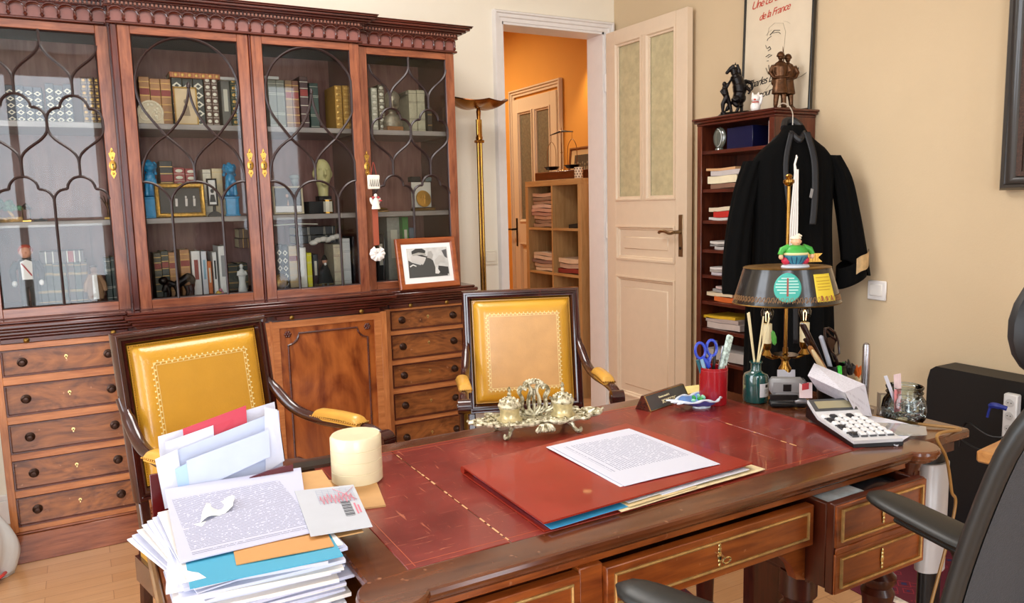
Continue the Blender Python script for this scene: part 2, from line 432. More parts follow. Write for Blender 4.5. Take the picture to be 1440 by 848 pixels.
# ---------------------------------------------------------------- open white half-glazed door
pebble = plain('obscure_glass', '#c8bd96', .35, var=.12, vscale=30, bump=.9, bscale=45, spec=.6)
def panel_door(name, w, h, glaz, lock, panels, mat, glass, thick=.038, T=None, cols=2):
    """door in its own xz plane, x 0..w from hinge, front face at y=0, returns (frame mesh, list)"""
    st = .085
    m = MB()
    g0, g1 = glaz
    m.box(0, st, 0, thick, 0, h, .002); m.box(w-st, w, 0, thick, 0, h, .002)
    zs = [0] + [z for p in panels for z in p] + [g0, g1, h]
    for a, b in zip(zs[0::2], zs[1::2]): m.box(st, w-st, 0, thick, a, b)
    cx = w/2; m.box(cx-.018, cx+.018, .002, thick-.002, g0, g1, .002)
    for a, b in panels:
        for s_, y in ((1, 0), (-1, thick)):
            m.frame(st, w-st, a, b, [(0, y), (0, y-.006*s_), (.010, y-.008*s_), (.016, y+.004*s_), (.022, y+.004*s_), (.028, y+.012*s_), (.028, y+.016*s_), (0, y+.016*s_)])
        m.box(st+.027, w-st-.027, .011, thick-.011, a+.027, b-.027)
        m.box(st+.065, w-st-.065, .004, thick-.004, a+.065, b-.065, .005)
    for a, b in ((st, cx-.018), (cx+.018, w-st)):
        for s_, y in ((1, 0), (-1, thick)):
            m.frame(a, b, g0, g1, [(0, y), (0, y-.007*s_), (.008, y-.008*s_), (.014, y+.002*s_), (.022, y+.003*s_), (.024, y+.012*s_), (0, y+.012*s_)])
    gl = MB()
    gs = []
    for a, b in ((st, cx-.018), (cx+.018, w-st)):
        g = MB(); g.box(a+.01, b-.01, thick/2-.003, thick/2+.003, g0+.01, g1-.01); gs.append(g)
    return m, gs
D0 = Vector((2.738, 3.735, .012)); D1v = Vector((2.744, 3.055, .012))
dd = (D1v-D0); DW = dd.length; drz = math.atan2(dd.y, dd.x)
dr = bpy.data.objects.new('door_1', None); COL.objects.link(dr); struct(dr); dr.location = D0; dr.rotation_euler = (0,0,drz)
# local +x along leaf to the free edge; local +y points towards the wall (+X world) so front face is y=0
m, gs = panel_door('door', DW, 2.225, (1.27, 2.155), 0, [(.13, .84), (.93, 1.13)], door_pt, pebble)
m.build('door_leaf', door_pt, dr)
for g in gs: g.build('glass_pane', pebble, dr)
lev = plain('brushed_bronze_handle', '#8f7a5e', .3, .9)
def lever(parent, x, z, y, s, face=-1):
    p = MB(); p.box(x-.016, x+.016, y, y+.004*face, z-.13, z+.09, .006)
    o = p.build('handle_plate', lev, parent)
    l = MB()
    l.cyl((x, y, z), (x, y+.05*face, z), .009)
    l.tube(spline([(x, y+.05*face, z), (x+s*.03, y+.052*face, z-.006), (x+s*.07, y+.05*face, z+.004), (x+s*.105, y+.048*face, z+.003), (x+s*.122, y+.045*face, z-.006)], 5), [.009]*20+[.006], 10)
    l.build('lever', lev, o)
    k = MB(); k.cyl((x, y+.004*face, z-.085), (x, y+.006*face, z-.085), .008); k.build('keyhole', black, o)
lever(dr, DW-.042, 1.10, 0, -1, -1)
lever(dr, DW-.042, 1.10, .038, -1, 1)
for z in (.25, 1.1, 1.95):
    h_ = MB(); h_.cyl((-.004, -.002, z-.05), (-.004, -.002, z+.05), .006); h_.build('hinge', white_pt, dr)
# second door in the hallway, closed, warm beige
hall_pt = plain('hall_door_paint', '#dcc4a4', .4)
hglass = plain('hall_pebble_glass', '#6f6a58', .3, var=.25, vscale=60, bump=.8, bscale=70)
hd = bpy.data.objects.new('door_2', None); COL.objects.link(hd); struct(hd)
hd.location = (HX-.03, 5.60, .01); hd.rotation_euler = (0, 0, R(-90))
m, gs = panel_door('door', .66, 2.10, (1.12, 2.0), 0, [(.15, .95)], hall_pt, hglass, .03)
m.build('door_leaf', hall_pt, hd)
for g in gs: g.build('glass_pane', hglass, hd)
m = MB(); casing(m, -.055, .715, 2.18, .055, .025); m.build('door_casing', hall_pt, hd)
p = MB(); p.box(.025, .050, 0, -.004, .92, 1.15, .004); hp = p.build('handle_plate', bronze_blk, hd)
p = MB(); p.cyl((.037,0,1.06),(.037,-.045,1.06),.008); p.tube([(.037,-.045,1.06),(-.02,-.045,1.06),(-.06,-.045,1.055)],.007); p.build('lever', bronze_blk, hp)
# ---------------------------------------------------------------- breakfront bookcase
BYF, BYC = 3.267, 3.225            # lower fronts: wings, centre
BUF, BUC = 3.33, 3.285             # upper fronts
BX = [-.31, .16, 1.155, 1.575]     # lower split
UX = [-.31, .157, 1.110, 1.578]    # upper split
YBK = 3.735
bc = thing('breakfront_bookcase', 'large antique mahogany breakfront bookcase with glazed doors above drawers, against the back wall', 'bookcase', (0, 0, 0))
m = MB()
# lower carcass
m.box(BX[0], BX[1], BYF+.022, YBK, .10, .86); m.box(BX[1], BX[2], BYC+.022, YBK, .10, .86); m.box(BX[2], BX[3], BYF+.022, YBK, .10, .86)
# upper carcass: sides, partitions, top
for x0, x1, y in ((UX[0], UX[0]+.02, BUF), (UX[1]-.010, UX[1]+.012, BUC+.025), (UX[2]-.012, UX[2]+.010, BUC+.025), (UX[3]-.02, UX[3], BUF)):
    m.box(x0, x1, y+.022, YBK-.012, .90, 1.99)
m.box(UX[0], UX[3], BUF+.02, YBK, 1.975, 2.06); m.box(UX[1], UX[2], BUC+.02, YBK, 1.975, 2.06)
m.box(.65-.008, .65+.008, BUC+.022, BUC+.05, .92, 1.98)
m.build('carcass', mah_dark_z, bc)
m = MB(); m.box(UX[0]+.01, UX[3]-.01, YBK-.014, YBK-.004, .88, 1.99); m.build('back_panel', mah_int, bc)
m = MB(); m.box(UX[0]+.002, UX[3]-.002, BUF+.004, YBK-.014, .895, .93); m.box(UX[1], UX[2], BUC+.004, YBK-.014, .895, .93)
m.build('bottom_board', mah_int, bc)
for z in (1.257, 1.625):
    for a, b in ((UX[0]+.02, UX[1]-.010), (UX[1]+.012, UX[2]-.012), (UX[2]+.010, UX[3]-.02)):
        m = MB(); yy = BUC+.075 if (a > .1 and b < 1.15) else BUF+.05
        m.box(a, b, yy, YBK-.014, z-.022, z, .002); m.build('shelf', shelfgrey, bc)
# plinth
def run(m, z0, z1, pw, pc, ext=0.0, b=.002, off=0.0):
    """band following the breakfront: pw, pc front y of wings/centre"""
    m.box(BX[0]-ext, BX[1]-ext, pw, YBK, z0, z1, b); m.box(BX[1]-ext, BX[2]+ext, pc, YBK, z0, z1, b); m.box(BX[2]+ext, BX[3]+ext, pw, YBK, z0, z1, b)
m = MB(); run(m, 0, .108, BYF-.004, BYC-.004, .012); run(m, .108, .120, BYF, BYC, .008, .004); m.build('plinth', mah_x, bc)
# waist moulding: stacked profile
m = MB()
for z0, z1, e in ((.842, .854, .006), (.854, .868, .016), (.868, .880, .030), (.880, .896, .040), (.896, .906, .030)):
    run(m, z0, z1, BYF-e, BYC-e, e, .004)
m.build('waist_moulding', mah_dark, bc)
# pull-out slides with ring knobs
for x0, x1, y, ks in ((BX[0]+.03, BX[1]-.03, BYF, (.08, .36)), (BX[1]+.03, .64, BYC, (.12, .36)), (.68, BX[2]-.03, BYC, (.06, .36)), (BX[2]+.03, BX[3]-.03, BYF, (.10, .28))):
    m = MB(); m.box(x0, x1, y-.004, y+.02, .823, .841, .002); s = m.build('slide', mah_dark, bc)
    for k in ks[:2]:
        kb = MB(); kb.lathe([(.002,0),(.009,.003),(.010,.007),(.006,.011),(0,.012)], (0,0,0), 12, T=Matrix.Translation((x0+k, y-.004, .832)) @ Matrix.Rotation(R(90), 4, 'X'))
        kb.build('knob', brass_dk, s)
# drawer wings
knob_prof = [(.017,0),(.017,.003),(.012,.005),(.007,.008),(.006,.014),(.010,.017),(.012,.021),(.009,.025),(0,.026)]
def drawers(x0, x1, rows, y):
    m = MB()
    zt, zb = .822, .12
    m.box(BX[0] if x0 < 0 else BX[2], x0-.0, y, y+.025, zb, zt, .001); m.build('wing_stile', satin_z, bc)
    m = MB(); m.box(x1, BX[1] if x0 < 0 else BX[3], y, y+.025, zb, zt, .001); m.build('wing_stile', satin_z, bc)
    zs = [zt] + [z for r in rows for z in r] + [zb]
    for a, b in zip(zs[0::2], zs[1::2]): m = MB(); m.box(x0, x1, y, y+.025, b, a, .001); m.build('drawer_rail', satin_x, bc)
    for a, b in rows:
        m = MB()
        m.box(x0+.001, x1-.001, y+.010, y+.03, b+.001, a-.001)
        m.frame(x0+.001, x1-.001, b+.001, a-.001, [(0,y-.003),(.0045,y-.003),(.006,y+.010),(0,y+.012)], mi=1)
        d = m.build('drawer', [walnut, mah_dark], bc)
        for kx in (.16, .86):
            k = MB(); T = Matrix.Translation((lerp(x0, x1, kx), y+.010, (a+b)/2)) @ Matrix.Rotation(R(90), 4, 'X')
            k.lathe(knob_prof, n=16, T=T); k.build('knob', mah_knob, d)
        k = MB(); T = Matrix.Translation((lerp(x0, x1, .51), y+.009, (a+b)/2+.008))
        k.lathe([(.006,0),(.006,.003)], n=10, T=T @ Matrix.Rotation(R(90), 4, 'X')); k.box(-.002,.002,-.003,0,-.012,0, T=T)
        k.build('keyhole', brass_lt, d)
mah_knob = plain('dark_brass_knob', '#3a241a', .3, .6)
drawers(-.285, .113, [(.800,.703),(.672,.557),(.527,.416),(.390,.278),(.250,.140)], BYF)
drawers(1.188, 1.552, [(.812,.722),(.702,.587),(.564,.456),(.430,.307),(.287,.145)], BYF)
# lower cupboard doors
def cup_door(x0, x1, ros):
    y = BYC
    m = MB(); m.box(x0, x1, y+.006, y+.024, .125, .818)
    d = m.build('cupboard_door', flame, bc)
    m = MB(); m.frame(x0, x1, .125, .818, [(0,y),(.028,y),(.030,y+.008),(0,y+.010)]); m.build('cross_banding', satin_x, d)
    # moulding with cut-in corners
    a, b, c, e = x0+.062, x1-.062, .185, .762; q = .045
    pts = []
    for cx, cz_, s0 in ((a, e, 270), (b, e, 180), (b, c, 90), (a, c, 0)):
        arcp = arc(cx, cz_, q, s0, s0+90, 6) if False else None
    def corner(cx, cz_, a0, a1): return [(cx + q*math.cos(R(lerp(a0,a1,i/6))), cz_ + q*math.sin(R(lerp(a0,a1,i/6)))) for i in range(7)]
    pts = corner(a, e, 270, 360) + corner(b, e, 180, 270) + corner(b, c, 90, 180) + corner(a, c, 0, 90)
    m = MB(); m.tube([(u, y+.004, v) for u, v in pts], .0045, 6, closed=True); m.build('panel_moulding', mah_dark, d)
    m = MB()
    for cx, cz_ in ((a, e), (b, e), (a, c), (b, c)):
        T = Matrix.Translation((cx, y+.006, cz_)) @ Matrix.Rotation(R(90), 4, 'X')
        m.lathe([(.013,0),(.013,.003),(.006,.005),(.004,.008),(0,.009)], n=8, T=T)
        for k in range(6):
            an = R(60*k); m.sph((cx+.010*math.cos(an), y+.003, cz_+.010*math.sin(an)), (.006,.004,.006), 8)
    m.build('rosettes', mah_dark, d)
cup_door(.185, .650, 1); cup_door(.660, 1.128, 1)
for a, b in ((BX[1], .185), (1.128, BX[2]), (.650, .660)): m = MB(); m.box(a, b, BYC, BYC+.024, .12, .822, .001); m.build('centre_stile', satin_z, bc)
# glazed doors
def bars_lancet():      # centre doors, local u from door left edge
    P = []
    cx, cz_ = .233, 1.757; rx, rz = .187, .187
    cir = arc(cx, cz_, rx, -22, 202, 28, rz)
    tail_r = bez(cir[0], (cx+.165, 1.66), (cx+.13, 1.62), (cx+.094, 1.572), 7); tail_l = [(2*cx-u, v) for u, v in tail_r]
    loop = tail_r[::-1] + cir[1:-1] + tail_l
    P.append(loop)
    for s in (1, -1):
        f = lambda u: cx + s*(u-cx)
        P.append([(f(u), v) for u, v in bez((cx-.094, 1.572), (cx-.055, 1.535), (cx-.002, 1.50), (cx, 1.449), 8)] )
        P.append([(f(u), v) for u, v in bez((cx, 1.757), (cx-.006, 1.69), (cx-.03, 1.63), (cx-.094, 1.572), 8)])
        P.append([(f(u), v) for u, v in bez((cx-.094, 1.572), (cx-.16, 1.53), (cx-.19, 1.48), (cx-.188, 1.396), 8)])
        P.append([(f(u), v) for u, v in bez((cx-.188, 1.396), (cx-.15, 1.40), (cx-.11, 1.37), (cx-.093, 1.320), 8)])
        P.append([(f(u), v) for u, v in bez((cx-.093, 1.320), (cx-.085, 1.36), (cx-.05, 1.397), (cx, 1.397), 8)])
        P.append([(f(cx-.093), 1.320), (f(cx-.093), .942)])
    P.append([(cx, 1.449), (cx, 1.395)])
    return P, (cx, 1.757)
def bars_ogee():
    P = []; c0 = .238; h = .092
    P.append([(c0, 1.946), (c0, 1.906)])
    def ogee(xa, za, xb, zb): return bez((xa, za), (xa, za-.06), (xb, zb+.06), (xb, zb), 10)
    for s in (1, -1):
        f = lambda u: c0 + s*(u-c0)
        P.append([(f(u), v) for u, v in ogee(c0, 1.906, c0-h, 1.764)])
        P.append([(f(u), v) for u, v in ogee(c0-2*h, 1.900, c0-h, 1.764)])
        P.append([(f(c0-h), 1.764), (f(c0-h), 1.716)])
        for zt in (1.716, 1.420):
            # trefoil: small top lobe, two side lobes
            t = arc(c0-h, zt-.046, .046, 90, 0, 6); P.append([(f(u), v) for u, v in t])
            t = arc(c0-h, zt-.046, .046, 90, 180, 6); P.append([(f(u), v) for u, v in t])
            t = bez((c0-h+.046, zt-.046), (c0-h+.07, zt-.044), (c0-.004, zt-.060), (c0, zt-.086), 6); P.append([(f(u), v) for u, v in t])
            t = bez((c0-h-.046, zt-.046), (c0-h-.07, zt-.044), (c0-2*h+.004, zt-.060), (c0-2*h, zt-.086), 6); P.append([(f(u), v) for u, v in t])
        P.append([(f(c0-2*h), 1.63), (f(c0-2*h), 1.595)])
        P.append([(f(u), v) for u, v in ogee(c0, 1.600, c0-h, 1.472)])
        P.append([(f(u), v) for u, v in ogee(c0-2*h, 1.600, c0-h, 1.472)])
        P.append([(f(c0-h), 1.472), (f(c0-h), 1.420)])
    P.append([(c0, 1.632), (c0, 1.598)]); P.append([(c0, 1.336), (c0, .942)])
    return P, None
def glazed_door(x0, x1, y, pattern, esc_side, stl=.042):
    zt, zb = 1.974, .908
    m = MB(); m.box(x0, x0+stl, y, y+.022, zb, zt, .0015); m.box(x1-stl, x1, y, y+.022, zb, zt, .0015)
    d = m.build('glazed_door', mah_z, bc)
    for a, b in ((1.944, zt), (zb, .942)): m = MB(); m.box(x0+stl, x1-stl, y, y+.022, a, b, .0015); m.build('door_rail', mah_x, d)
    m = MB(); m.frame(x0+stl-.001, x1-stl+.001, .941, 1.945, [(0,y+.001),(.004,y+.004),(.006,y+.010),(0,y+.012)]); m.build('glass_bead', bar_m, d)
    g = MB(); g.box(x0+stl-.002, x1-stl+.002, y+.010, y+.0125, .94, 1.946); g.build('glass_pane', glass_m, d)
    P, tip = pattern()
    b = MB()
    for pl in P:
        for off, r, yy in ((0, .0054, y+.006), (0, .0026, y+.0008)):
            pts = [(x0+min(max(u, stl-.002), (x1-x0)-stl+.002), yy, v) for u, v in pl]
            b.tube(pts, r, 6)
    if tip: b.lathe([(.002,-.004),(.007,0),(.008,.008),(.005,.017),(0,.024)], (x0+tip[0], y+.003, tip[1]), 10)
    b.build('glazing_bars', bar_m, d)
    if esc_side:
        ex = x0+stl/2 if esc_side < 0 else x1-stl/2
        e = MB(); ez = 1.46
        if True:
            T = Matrix.Translation((ex, y, ez))
            e.lathe([(.0,0),(.013,0),(.013,.003),(.008,.005),(0,.005)], n=14, T=T @ Matrix.Rotation(R(90),4,'X'), sy=1.5)
            e.prism([(-.004,.02),(.004,.02),(.009,.035),(.012,.046),(.006,.05),(.003,.062),(0,.068),(-.003,.062),(-.006,.05),(-.012,.046),(-.009,.035)], -.003, 0, T=T)
            e.prism([(-.006,-.016),(-.010,-.03),(-.004,-.042),(0,-.05),(.004,-.042),(.010,-.03),(.006,-.016)], -.003, 0, T=T)
            for dz in (.030, -.030, .055): e.sph((0,-.003,dz), (.004,.002,.005), 8, T=T)
        eo = e.build('escutcheon', brass, d)
        k = MB(); k.box(ex-.0015, ex+.0015, y-.006, y-.004, ez-.010, ez+.004); k.sph((ex, y-.005, ez+.004), (.003,.0015,.003), 8)
        k.build('keyhole', black, d)
    return d
glazed_door(-.310, .152, BUF, bars_ogee, 1)
glazed_door(.182, .648, BUC, bars_lancet, 1)
glazed_door(.660, 1.107, BUC, bars_lancet, -1)
glazed_door(1.113, 1.575, BUF, bars_ogee, -1)
for a, b in ((.157, .181), (.649, .659)): m = MB(); m.box(a, b, BUC-.003, BUC+.025, .906, 1.975, .003); m.build('door_post', mah_dark_z, bc)
# frieze with pendant arcade, dentils and cornice
def urun(m, z0, z1, e, b=.003, mi=0):
    m.box(UX[0]-e, UX[1]-e+.0, BUF-e, YBK, z0, z1, b, mi); m.box(UX[1]-e, UX[2]+e, BUC-e, YBK, z0, z1, b, mi); m.box(UX[2]+e, UX[3]+e, BUF-e, YBK, z0, z1, b, mi)
m = MB(); urun(m, 1.984, 2.036, .002, .001); m.build('frieze', plain('frieze_veneer', '#7d4a42', .35, coat=.3, var=.1), bc)
m = MB(); urun(m, 1.975, 1.985, .012); urun(m, 2.034, 2.041, .016)
m.build('frieze_moulding', mah_dark, bc)
m = MB()
def arcade(m, x0, x1, y, n):
    w = (x1-x0)/n
    for i in range(n):
        cx = x0+w*(i+.5); a = arc(cx, 2.014, w*.5, 0, 180, 8, .018)
        m.tube([(u, y-.006, v) for u, v in a], .0050, 6)
        m.tube([(u, y-.013, v+.004) for u, v in a], .0026, 5)
    for i in range(n+1):
        px_ = x0+w*i
        m.lathe([(.0,-.007),(.005,-.003),(.0075,.002),(.0045,.008),(.006,.013),(.005,.022)], (px_, y-.005, 1.992), 7)
    m.box(x0, x1, y-.008, y+.002, 2.030, 2.036)
arcade(m, UX[0], UX[1]-.004, BUF-.002, 9); arcade(m, UX[1], UX[2], BUC-.002, 19); arcade(m, UX[2]+.004, UX[3], BUF-.002, 9)
m.build('pendant_arcade', mah_dark, bc)
dent_m = plain('dentil_wood', '#8a5a4a', .3, coat=.4)
for x0, x1, y in ((UX[0], UX[1], BUF), (UX[1], UX[2], BUC), (UX[2]+.01, UX[3], BUF)):
    m = MB(); x = x0
    while x < x1-.008: m.box(x, x+.0085, y-.026, y, 2.043, 2.053, .001); x += .0145
    m.build('dentil_course', dent_m, bc)
m = MB()
for z0, z1, e in ((2.040,2.056,.014),(2.054,2.060,.030),(2.060,2.068,.044),(2.068,2.078,.058),(2.078,2.084,.066),(2.084,2.088,.070)): urun(m, z0, z1, e, .002)
m.build('cornice', mah_dark, bc)
# ---------------------------------------------------------------- writing desk
ZD = .772
DX0, DX1, DY0, DY1 = .305, 1.475, .915, 1.545
def leather_mat(name, base, dark, pale, scuff=.6):
    m, nt, b = nmat(name); tc = nt.nodes.new('ShaderNodeTexCoord')
    n = nt.nodes.new('ShaderNodeTexNoise'); n.inputs['Scale'].default_value = 7; n.inputs['Detail'].default_value = 6; n.inputs['Roughness'].default_value = .6
    nt.links.new(tc.outputs['Object'], n.inputs['Vector'])
    r = nt.nodes.new('ShaderNodeValToRGB'); r.color_ramp.elements[0].position = .34; r.color_ramp.elements[1].position = .68
    r.color_ramp.elements[0].color = col(dark); r.color_ramp.elements[1].color = col(base); nt.links.new(n.outputs['Fac'], r.inputs['Fac'])
    # short scratches in two directions
    out = r.outputs['Color']
    for rot, sc_, lo in ((.5, (14, 150, 1), .655), (-.9, (130, 14, 1), .665), (1.9, (170, 170, 1), .69)):
        mp = nt.nodes.new('ShaderNodeMapping'); mp.inputs['Rotation'].default_value = (0, 0, rot); mp.inputs['Scale'].default_value = sc_
        nt.links.new(tc.outputs['Object'], mp.inputs['Vector'])
        s = nt.nodes.new('ShaderNodeTexNoise'); s.inputs['Scale'].default_value = 1.3; s.inputs['Detail'].default_value = 3; s.inputs['Distortion'].default_value = .5
        nt.links.new(mp.outputs['Vector'], s.inputs['Vector'])
        q = nt.nodes.new('ShaderNodeValToRGB'); q.color_ramp.elements[0].position = lo; q.color_ramp.elements[1].position = lo+.06
        q.color_ramp.elements[1].color = (scuff, scuff, scuff, 1); nt.links.new(s.outputs['Fac'], q.inputs['Fac'])
        mx = nt.nodes.new('ShaderNodeMix'); mx.data_type = 'RGBA'; mx.inputs[7].default_value = col(pale)
        nt.links.new(q.outputs['Color'], mx.inputs[0]); nt.links.new(out, mx.inputs[6]); out = mx.outputs[2]
    nt.links.new(out, b.inputs['Base Color'])
    rr = nt.nodes.new('ShaderNodeMapRange'); rr.inputs[3].default_value = .22; rr.inputs[4].default_value = .42
    nt.links.new(n.outputs['Fac'], rr.inputs[0]); nt.links.new(rr.outputs[0], b.inputs['Roughness'])
    b.inputs['Coat Weight'].default_value = .25
    return m
red_leather = leather_mat('red_desk_leather', '#8c2a1e', '#6c1a12', '#cf7a58', .6)
desk_top_m = wood('desk_top_mahogany', '#3a170b', '#764020', 'x', 7, .2, .6, 3, .4, 2, .35)
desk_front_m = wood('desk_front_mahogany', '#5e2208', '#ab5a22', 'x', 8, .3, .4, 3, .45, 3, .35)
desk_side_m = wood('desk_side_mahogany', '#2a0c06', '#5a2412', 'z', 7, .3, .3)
bead_m = plain('worn_brass_bead', '#c9a66a', .35, .7, var=.25, vscale=60)
desk = thing('writing_desk', 'mahogany partners writing desk with worn red leather top and round eared corners', 'desk', (0, 0, 0))
def desk_outline(e):
    pts = []; r = .046+e
    x0, x1, y0, y1 = DX0-e, DX1+e, DY0-e, DY1+e
    for cx, cy, a0 in ((.328, .936, 180), (1.452, .936, 270), (1.452, 1.524, 0), (.328, 1.524, 90)):
        # sweep counter-clockwise, from the side edge round to the next edge
        d = abs((cx-(x0 if cx < 1 else x1))); th = math.degrees(math.acos(max(-1, min(1, d/r))))
        # start on previous edge, end on next edge: 270 deg total minus
        n = 16
        for i in range(n+1):
            a = a0 - (90-(90-th)) + (90 + 2*th) * i/n
            pts.append((cx + r*math.cos(R(a)), cy + r*math.sin(R(a))))
    return pts
prof = [(-.012,.742),(-.012,.746),(-.004,.748),(-.001,.751),(-.001,.755),(.003,.757),(.0045,.762),(.003,.7675),(.0,.770),(-.006,.7705)]
rings = [[(x, y, z) for x, y in desk_outline(e)] for e, z in prof]
m = MB(); n = len(rings[0]); vs = [p for rg in rings for p in rg]
fs = [(i*n+k, i*n+(k+1) % n, (i+1)*n+(k+1) % n, (i+1)*n+k) for i in range(len(rings)-1) for k in range(n)]
fs += [tuple(range(n))[::-1], tuple(range((len(rings)-1)*n, len(rings)*n))]
m.add(vs, fs); m.build('desk_top', desk_top_m, desk, ang=30)
for x0, x1 in ((.365, .5305), (.5325, 1.2490), (1.2510, 1.410)):
    m = MB(); m.box(x0, x1, .977, 1.492, .768, .7718, .0008); m.build('leather_panel', red_leather, desk)
m = MB()
rnd = random.Random(3)
for sx in (.5315, 1.250):
    y = .985
    while y < 1.48:
        L = rnd.uniform(.006, .022)
        if rnd.random() < (.8 if sx < 1 else .25): m.box(sx-rnd.uniform(.0005,.0018), sx+rnd.uniform(.0005,.0018), y, y+L, .7712, .7722, .0002)
        y += L + rnd.uniform(.003, .012)
m.build('worn_seam_tooling', plain('worn_gold_tooling', '#e0b07a', .5), desk)
m = MB(); gold = plain('gold_tooling', '#b9552e', .4)
for x0, x1, y0, y1 in ((.365,1.41,1.490,1.4915),(.365,1.41,1.474,1.475),(.365,1.41,.990,.991),(.377,.378,.98,1.49),(1.397,1.398,.98,1.49)): m.box(x0, x1, y0, y1, .7712, .7720)
m.build('tooled_border_line', gold, desk)
# frieze band under the top
m = MB(); m.box(.335, 1.445, .930, 1.530, .728, .745, .002); m.build('frieze_band', desk_front_m, desk)
m = MB()
# corner columns under the ears
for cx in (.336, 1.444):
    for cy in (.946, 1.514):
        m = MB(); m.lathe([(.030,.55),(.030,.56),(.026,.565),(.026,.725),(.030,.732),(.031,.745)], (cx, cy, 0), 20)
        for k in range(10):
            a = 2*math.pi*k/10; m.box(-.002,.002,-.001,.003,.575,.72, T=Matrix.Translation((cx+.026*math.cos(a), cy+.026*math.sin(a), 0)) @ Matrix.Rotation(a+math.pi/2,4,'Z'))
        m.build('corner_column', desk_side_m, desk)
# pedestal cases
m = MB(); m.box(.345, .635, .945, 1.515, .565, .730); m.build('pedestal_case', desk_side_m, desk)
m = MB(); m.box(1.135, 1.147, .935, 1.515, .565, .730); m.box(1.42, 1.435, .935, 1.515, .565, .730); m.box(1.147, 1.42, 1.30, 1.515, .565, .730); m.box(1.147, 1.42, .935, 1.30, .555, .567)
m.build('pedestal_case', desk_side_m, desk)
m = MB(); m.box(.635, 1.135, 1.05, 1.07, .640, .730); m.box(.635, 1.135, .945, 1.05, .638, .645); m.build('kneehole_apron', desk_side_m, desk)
# drawer fronts
def esc(m, x, y, z, T=None):
    for dz, rx, rz in ((0, .005, .008), (.010, .0045, .0045), (-.010, .004, .004), (.017, .0035, .004), (-.017, .003, .0035)):
        m.sph((x, y, z+dz), (rx, .0015, rz), 10)
def dfront(x0, x1, z0, z1, y, name='drawer', parent=None, escs=True, thick=.02):
    m = MB(); m.box(x0, x1, y, y+thick, z0, z1, .0015)
    o = m.build(name, desk_front_m, parent or desk)
    w = .014
    b = MB(); b.frame(x0+w, x1-w, z0+w, z1-w*.8, [(0,y+.001),(.0,y-.003),(.002,y-.0045),(.0045,y-.003),(.0045,y+.001)])
    b.build('brass_bead', bead_m, o)
    if escs:
        e = MB(); esc(e, (x0+x1)/2, y-.001, (z0+z1)/2+.001); e.build('escutcheon', brass_lt, o)
        k = MB(); k.box((x0+x1)/2-.0012, (x0+x1)/2+.0012, y-.0035, y-.002, (z0+z1)/2-.006, (z0+z1)/2+.003); k.build('keyhole', black, o)
    return o
dfront(.372, .618, .650, .722, .918); dfront(.372, .618, .568, .642, .918)
dc = dfront(.662, 1.128, .645, .722, .912)
m = MB(); m.box(.618, .662, .922, .945, .565, .728, .002); m.build('drawer_stile', desk_front_m, desk)
m = MB(); m.prism([(1.135,.645),(1.03,.645),(1.045,.636),(1.075,.626),(1.10,.600),(1.112,.572),(1.135,.565)], .935, .955); m.build('kneehole_bracket', desk_front_m, desk)
# key left in the centre drawer
kx, ky, kz = .883, .908, .694
m = MB(); m.cyl((kx, ky, kz), (kx, ky-.018, kz), .0018, n=8); m.lathe([(.003,0),(.003,.003)], n=10, T=Matrix.Translation((kx, ky-.008, kz)) @ Matrix.Rotation(R(90),4,'X'))
m.tube([(kx+.004+.009*math.cos(R(a)), ky-.021, kz-.006+.005*math.sin(R(a))) for a in range(0, 360, 30)], .0016, 6, closed=True)
tag(m.build('key', brass_lt), 'small brass key left in the lock of the middle desk drawer', 'key')
# open file drawer with two false fronts
od = MB(); y = .873; xa, xb = 1.134, 1.396
od.box(xa, xb, y, y+.018, .562, .733, .0015); od.box(xa, xa+.012, y+.018, 1.28, .568, .729, .001); od.box(xb-.012, xb, y+.018, 1.28, .568, .729, .001)
od.box(xa+.012, xb-.012, 1.268, 1.28, .568, .70); od.box(xa+.012, xb-.012, y+.018, 1.268, .568, .576)
oo = od.build('file_drawer', desk_side_m, desk)
for z0, z1 in ((.652, .731), (.564, .640)):
    f = MB(); f.box(xa+.001, xb-.001, y-.004, y+.001, z0, z1, .001); 
    f.frame(xa+.013, xb-.013, z0+.010, z1-.008, [(0,y-.003),(0,y-.008),(.002,y-.0095),(.0045,y-.008),(.0045,y-.003)], mi=1)
    f.build('false_front', [desk_front_m, bead_m], oo)
    e = MB(); esc(e, (xa+xb)/2, y-.006, (z0+z1)/2); e.build('escutcheon', brass_lt, oo)
f = MB(); f.box(xa, xb, y-.006, y-.001, .640, .652, .002); f.build('middle_rail', desk_front_m, oo)
m = MB(); m.slab(lambda u, v: (lerp(1.155, 1.25, u), lerp(.90, 1.20, v), .722+.006*math.sin(u*2)), 4, 4, .022)
tag(m.build('plastic_wallet', plain('pale_blue_wallet', '#b9cbd6', .25, coat=.5, var=.2, vscale=50)), 'pale blue clear plastic wallet lying in the open desk drawer', 'wallet')
m = MB(); m.slab(lambda u, v: (lerp(1.26, 1.378, u), lerp(.90, 1.22, v), .715+.008*math.sin(u*3)), 4, 4, .03)
tag(m.build('plastic_wallet', plain('smoky_wallet', '#2c2d33', .2, coat=.6)), 'dark smoky plastic folder lying in the open desk drawer', 'folder')
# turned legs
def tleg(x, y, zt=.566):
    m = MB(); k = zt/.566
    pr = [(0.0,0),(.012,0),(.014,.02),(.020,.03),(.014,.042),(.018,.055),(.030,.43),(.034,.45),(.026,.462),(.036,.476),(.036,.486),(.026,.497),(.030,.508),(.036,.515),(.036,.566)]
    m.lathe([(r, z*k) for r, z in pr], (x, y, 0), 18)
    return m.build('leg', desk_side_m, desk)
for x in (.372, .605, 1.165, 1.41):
    for y in (.975, 1.49): tleg(x, y)
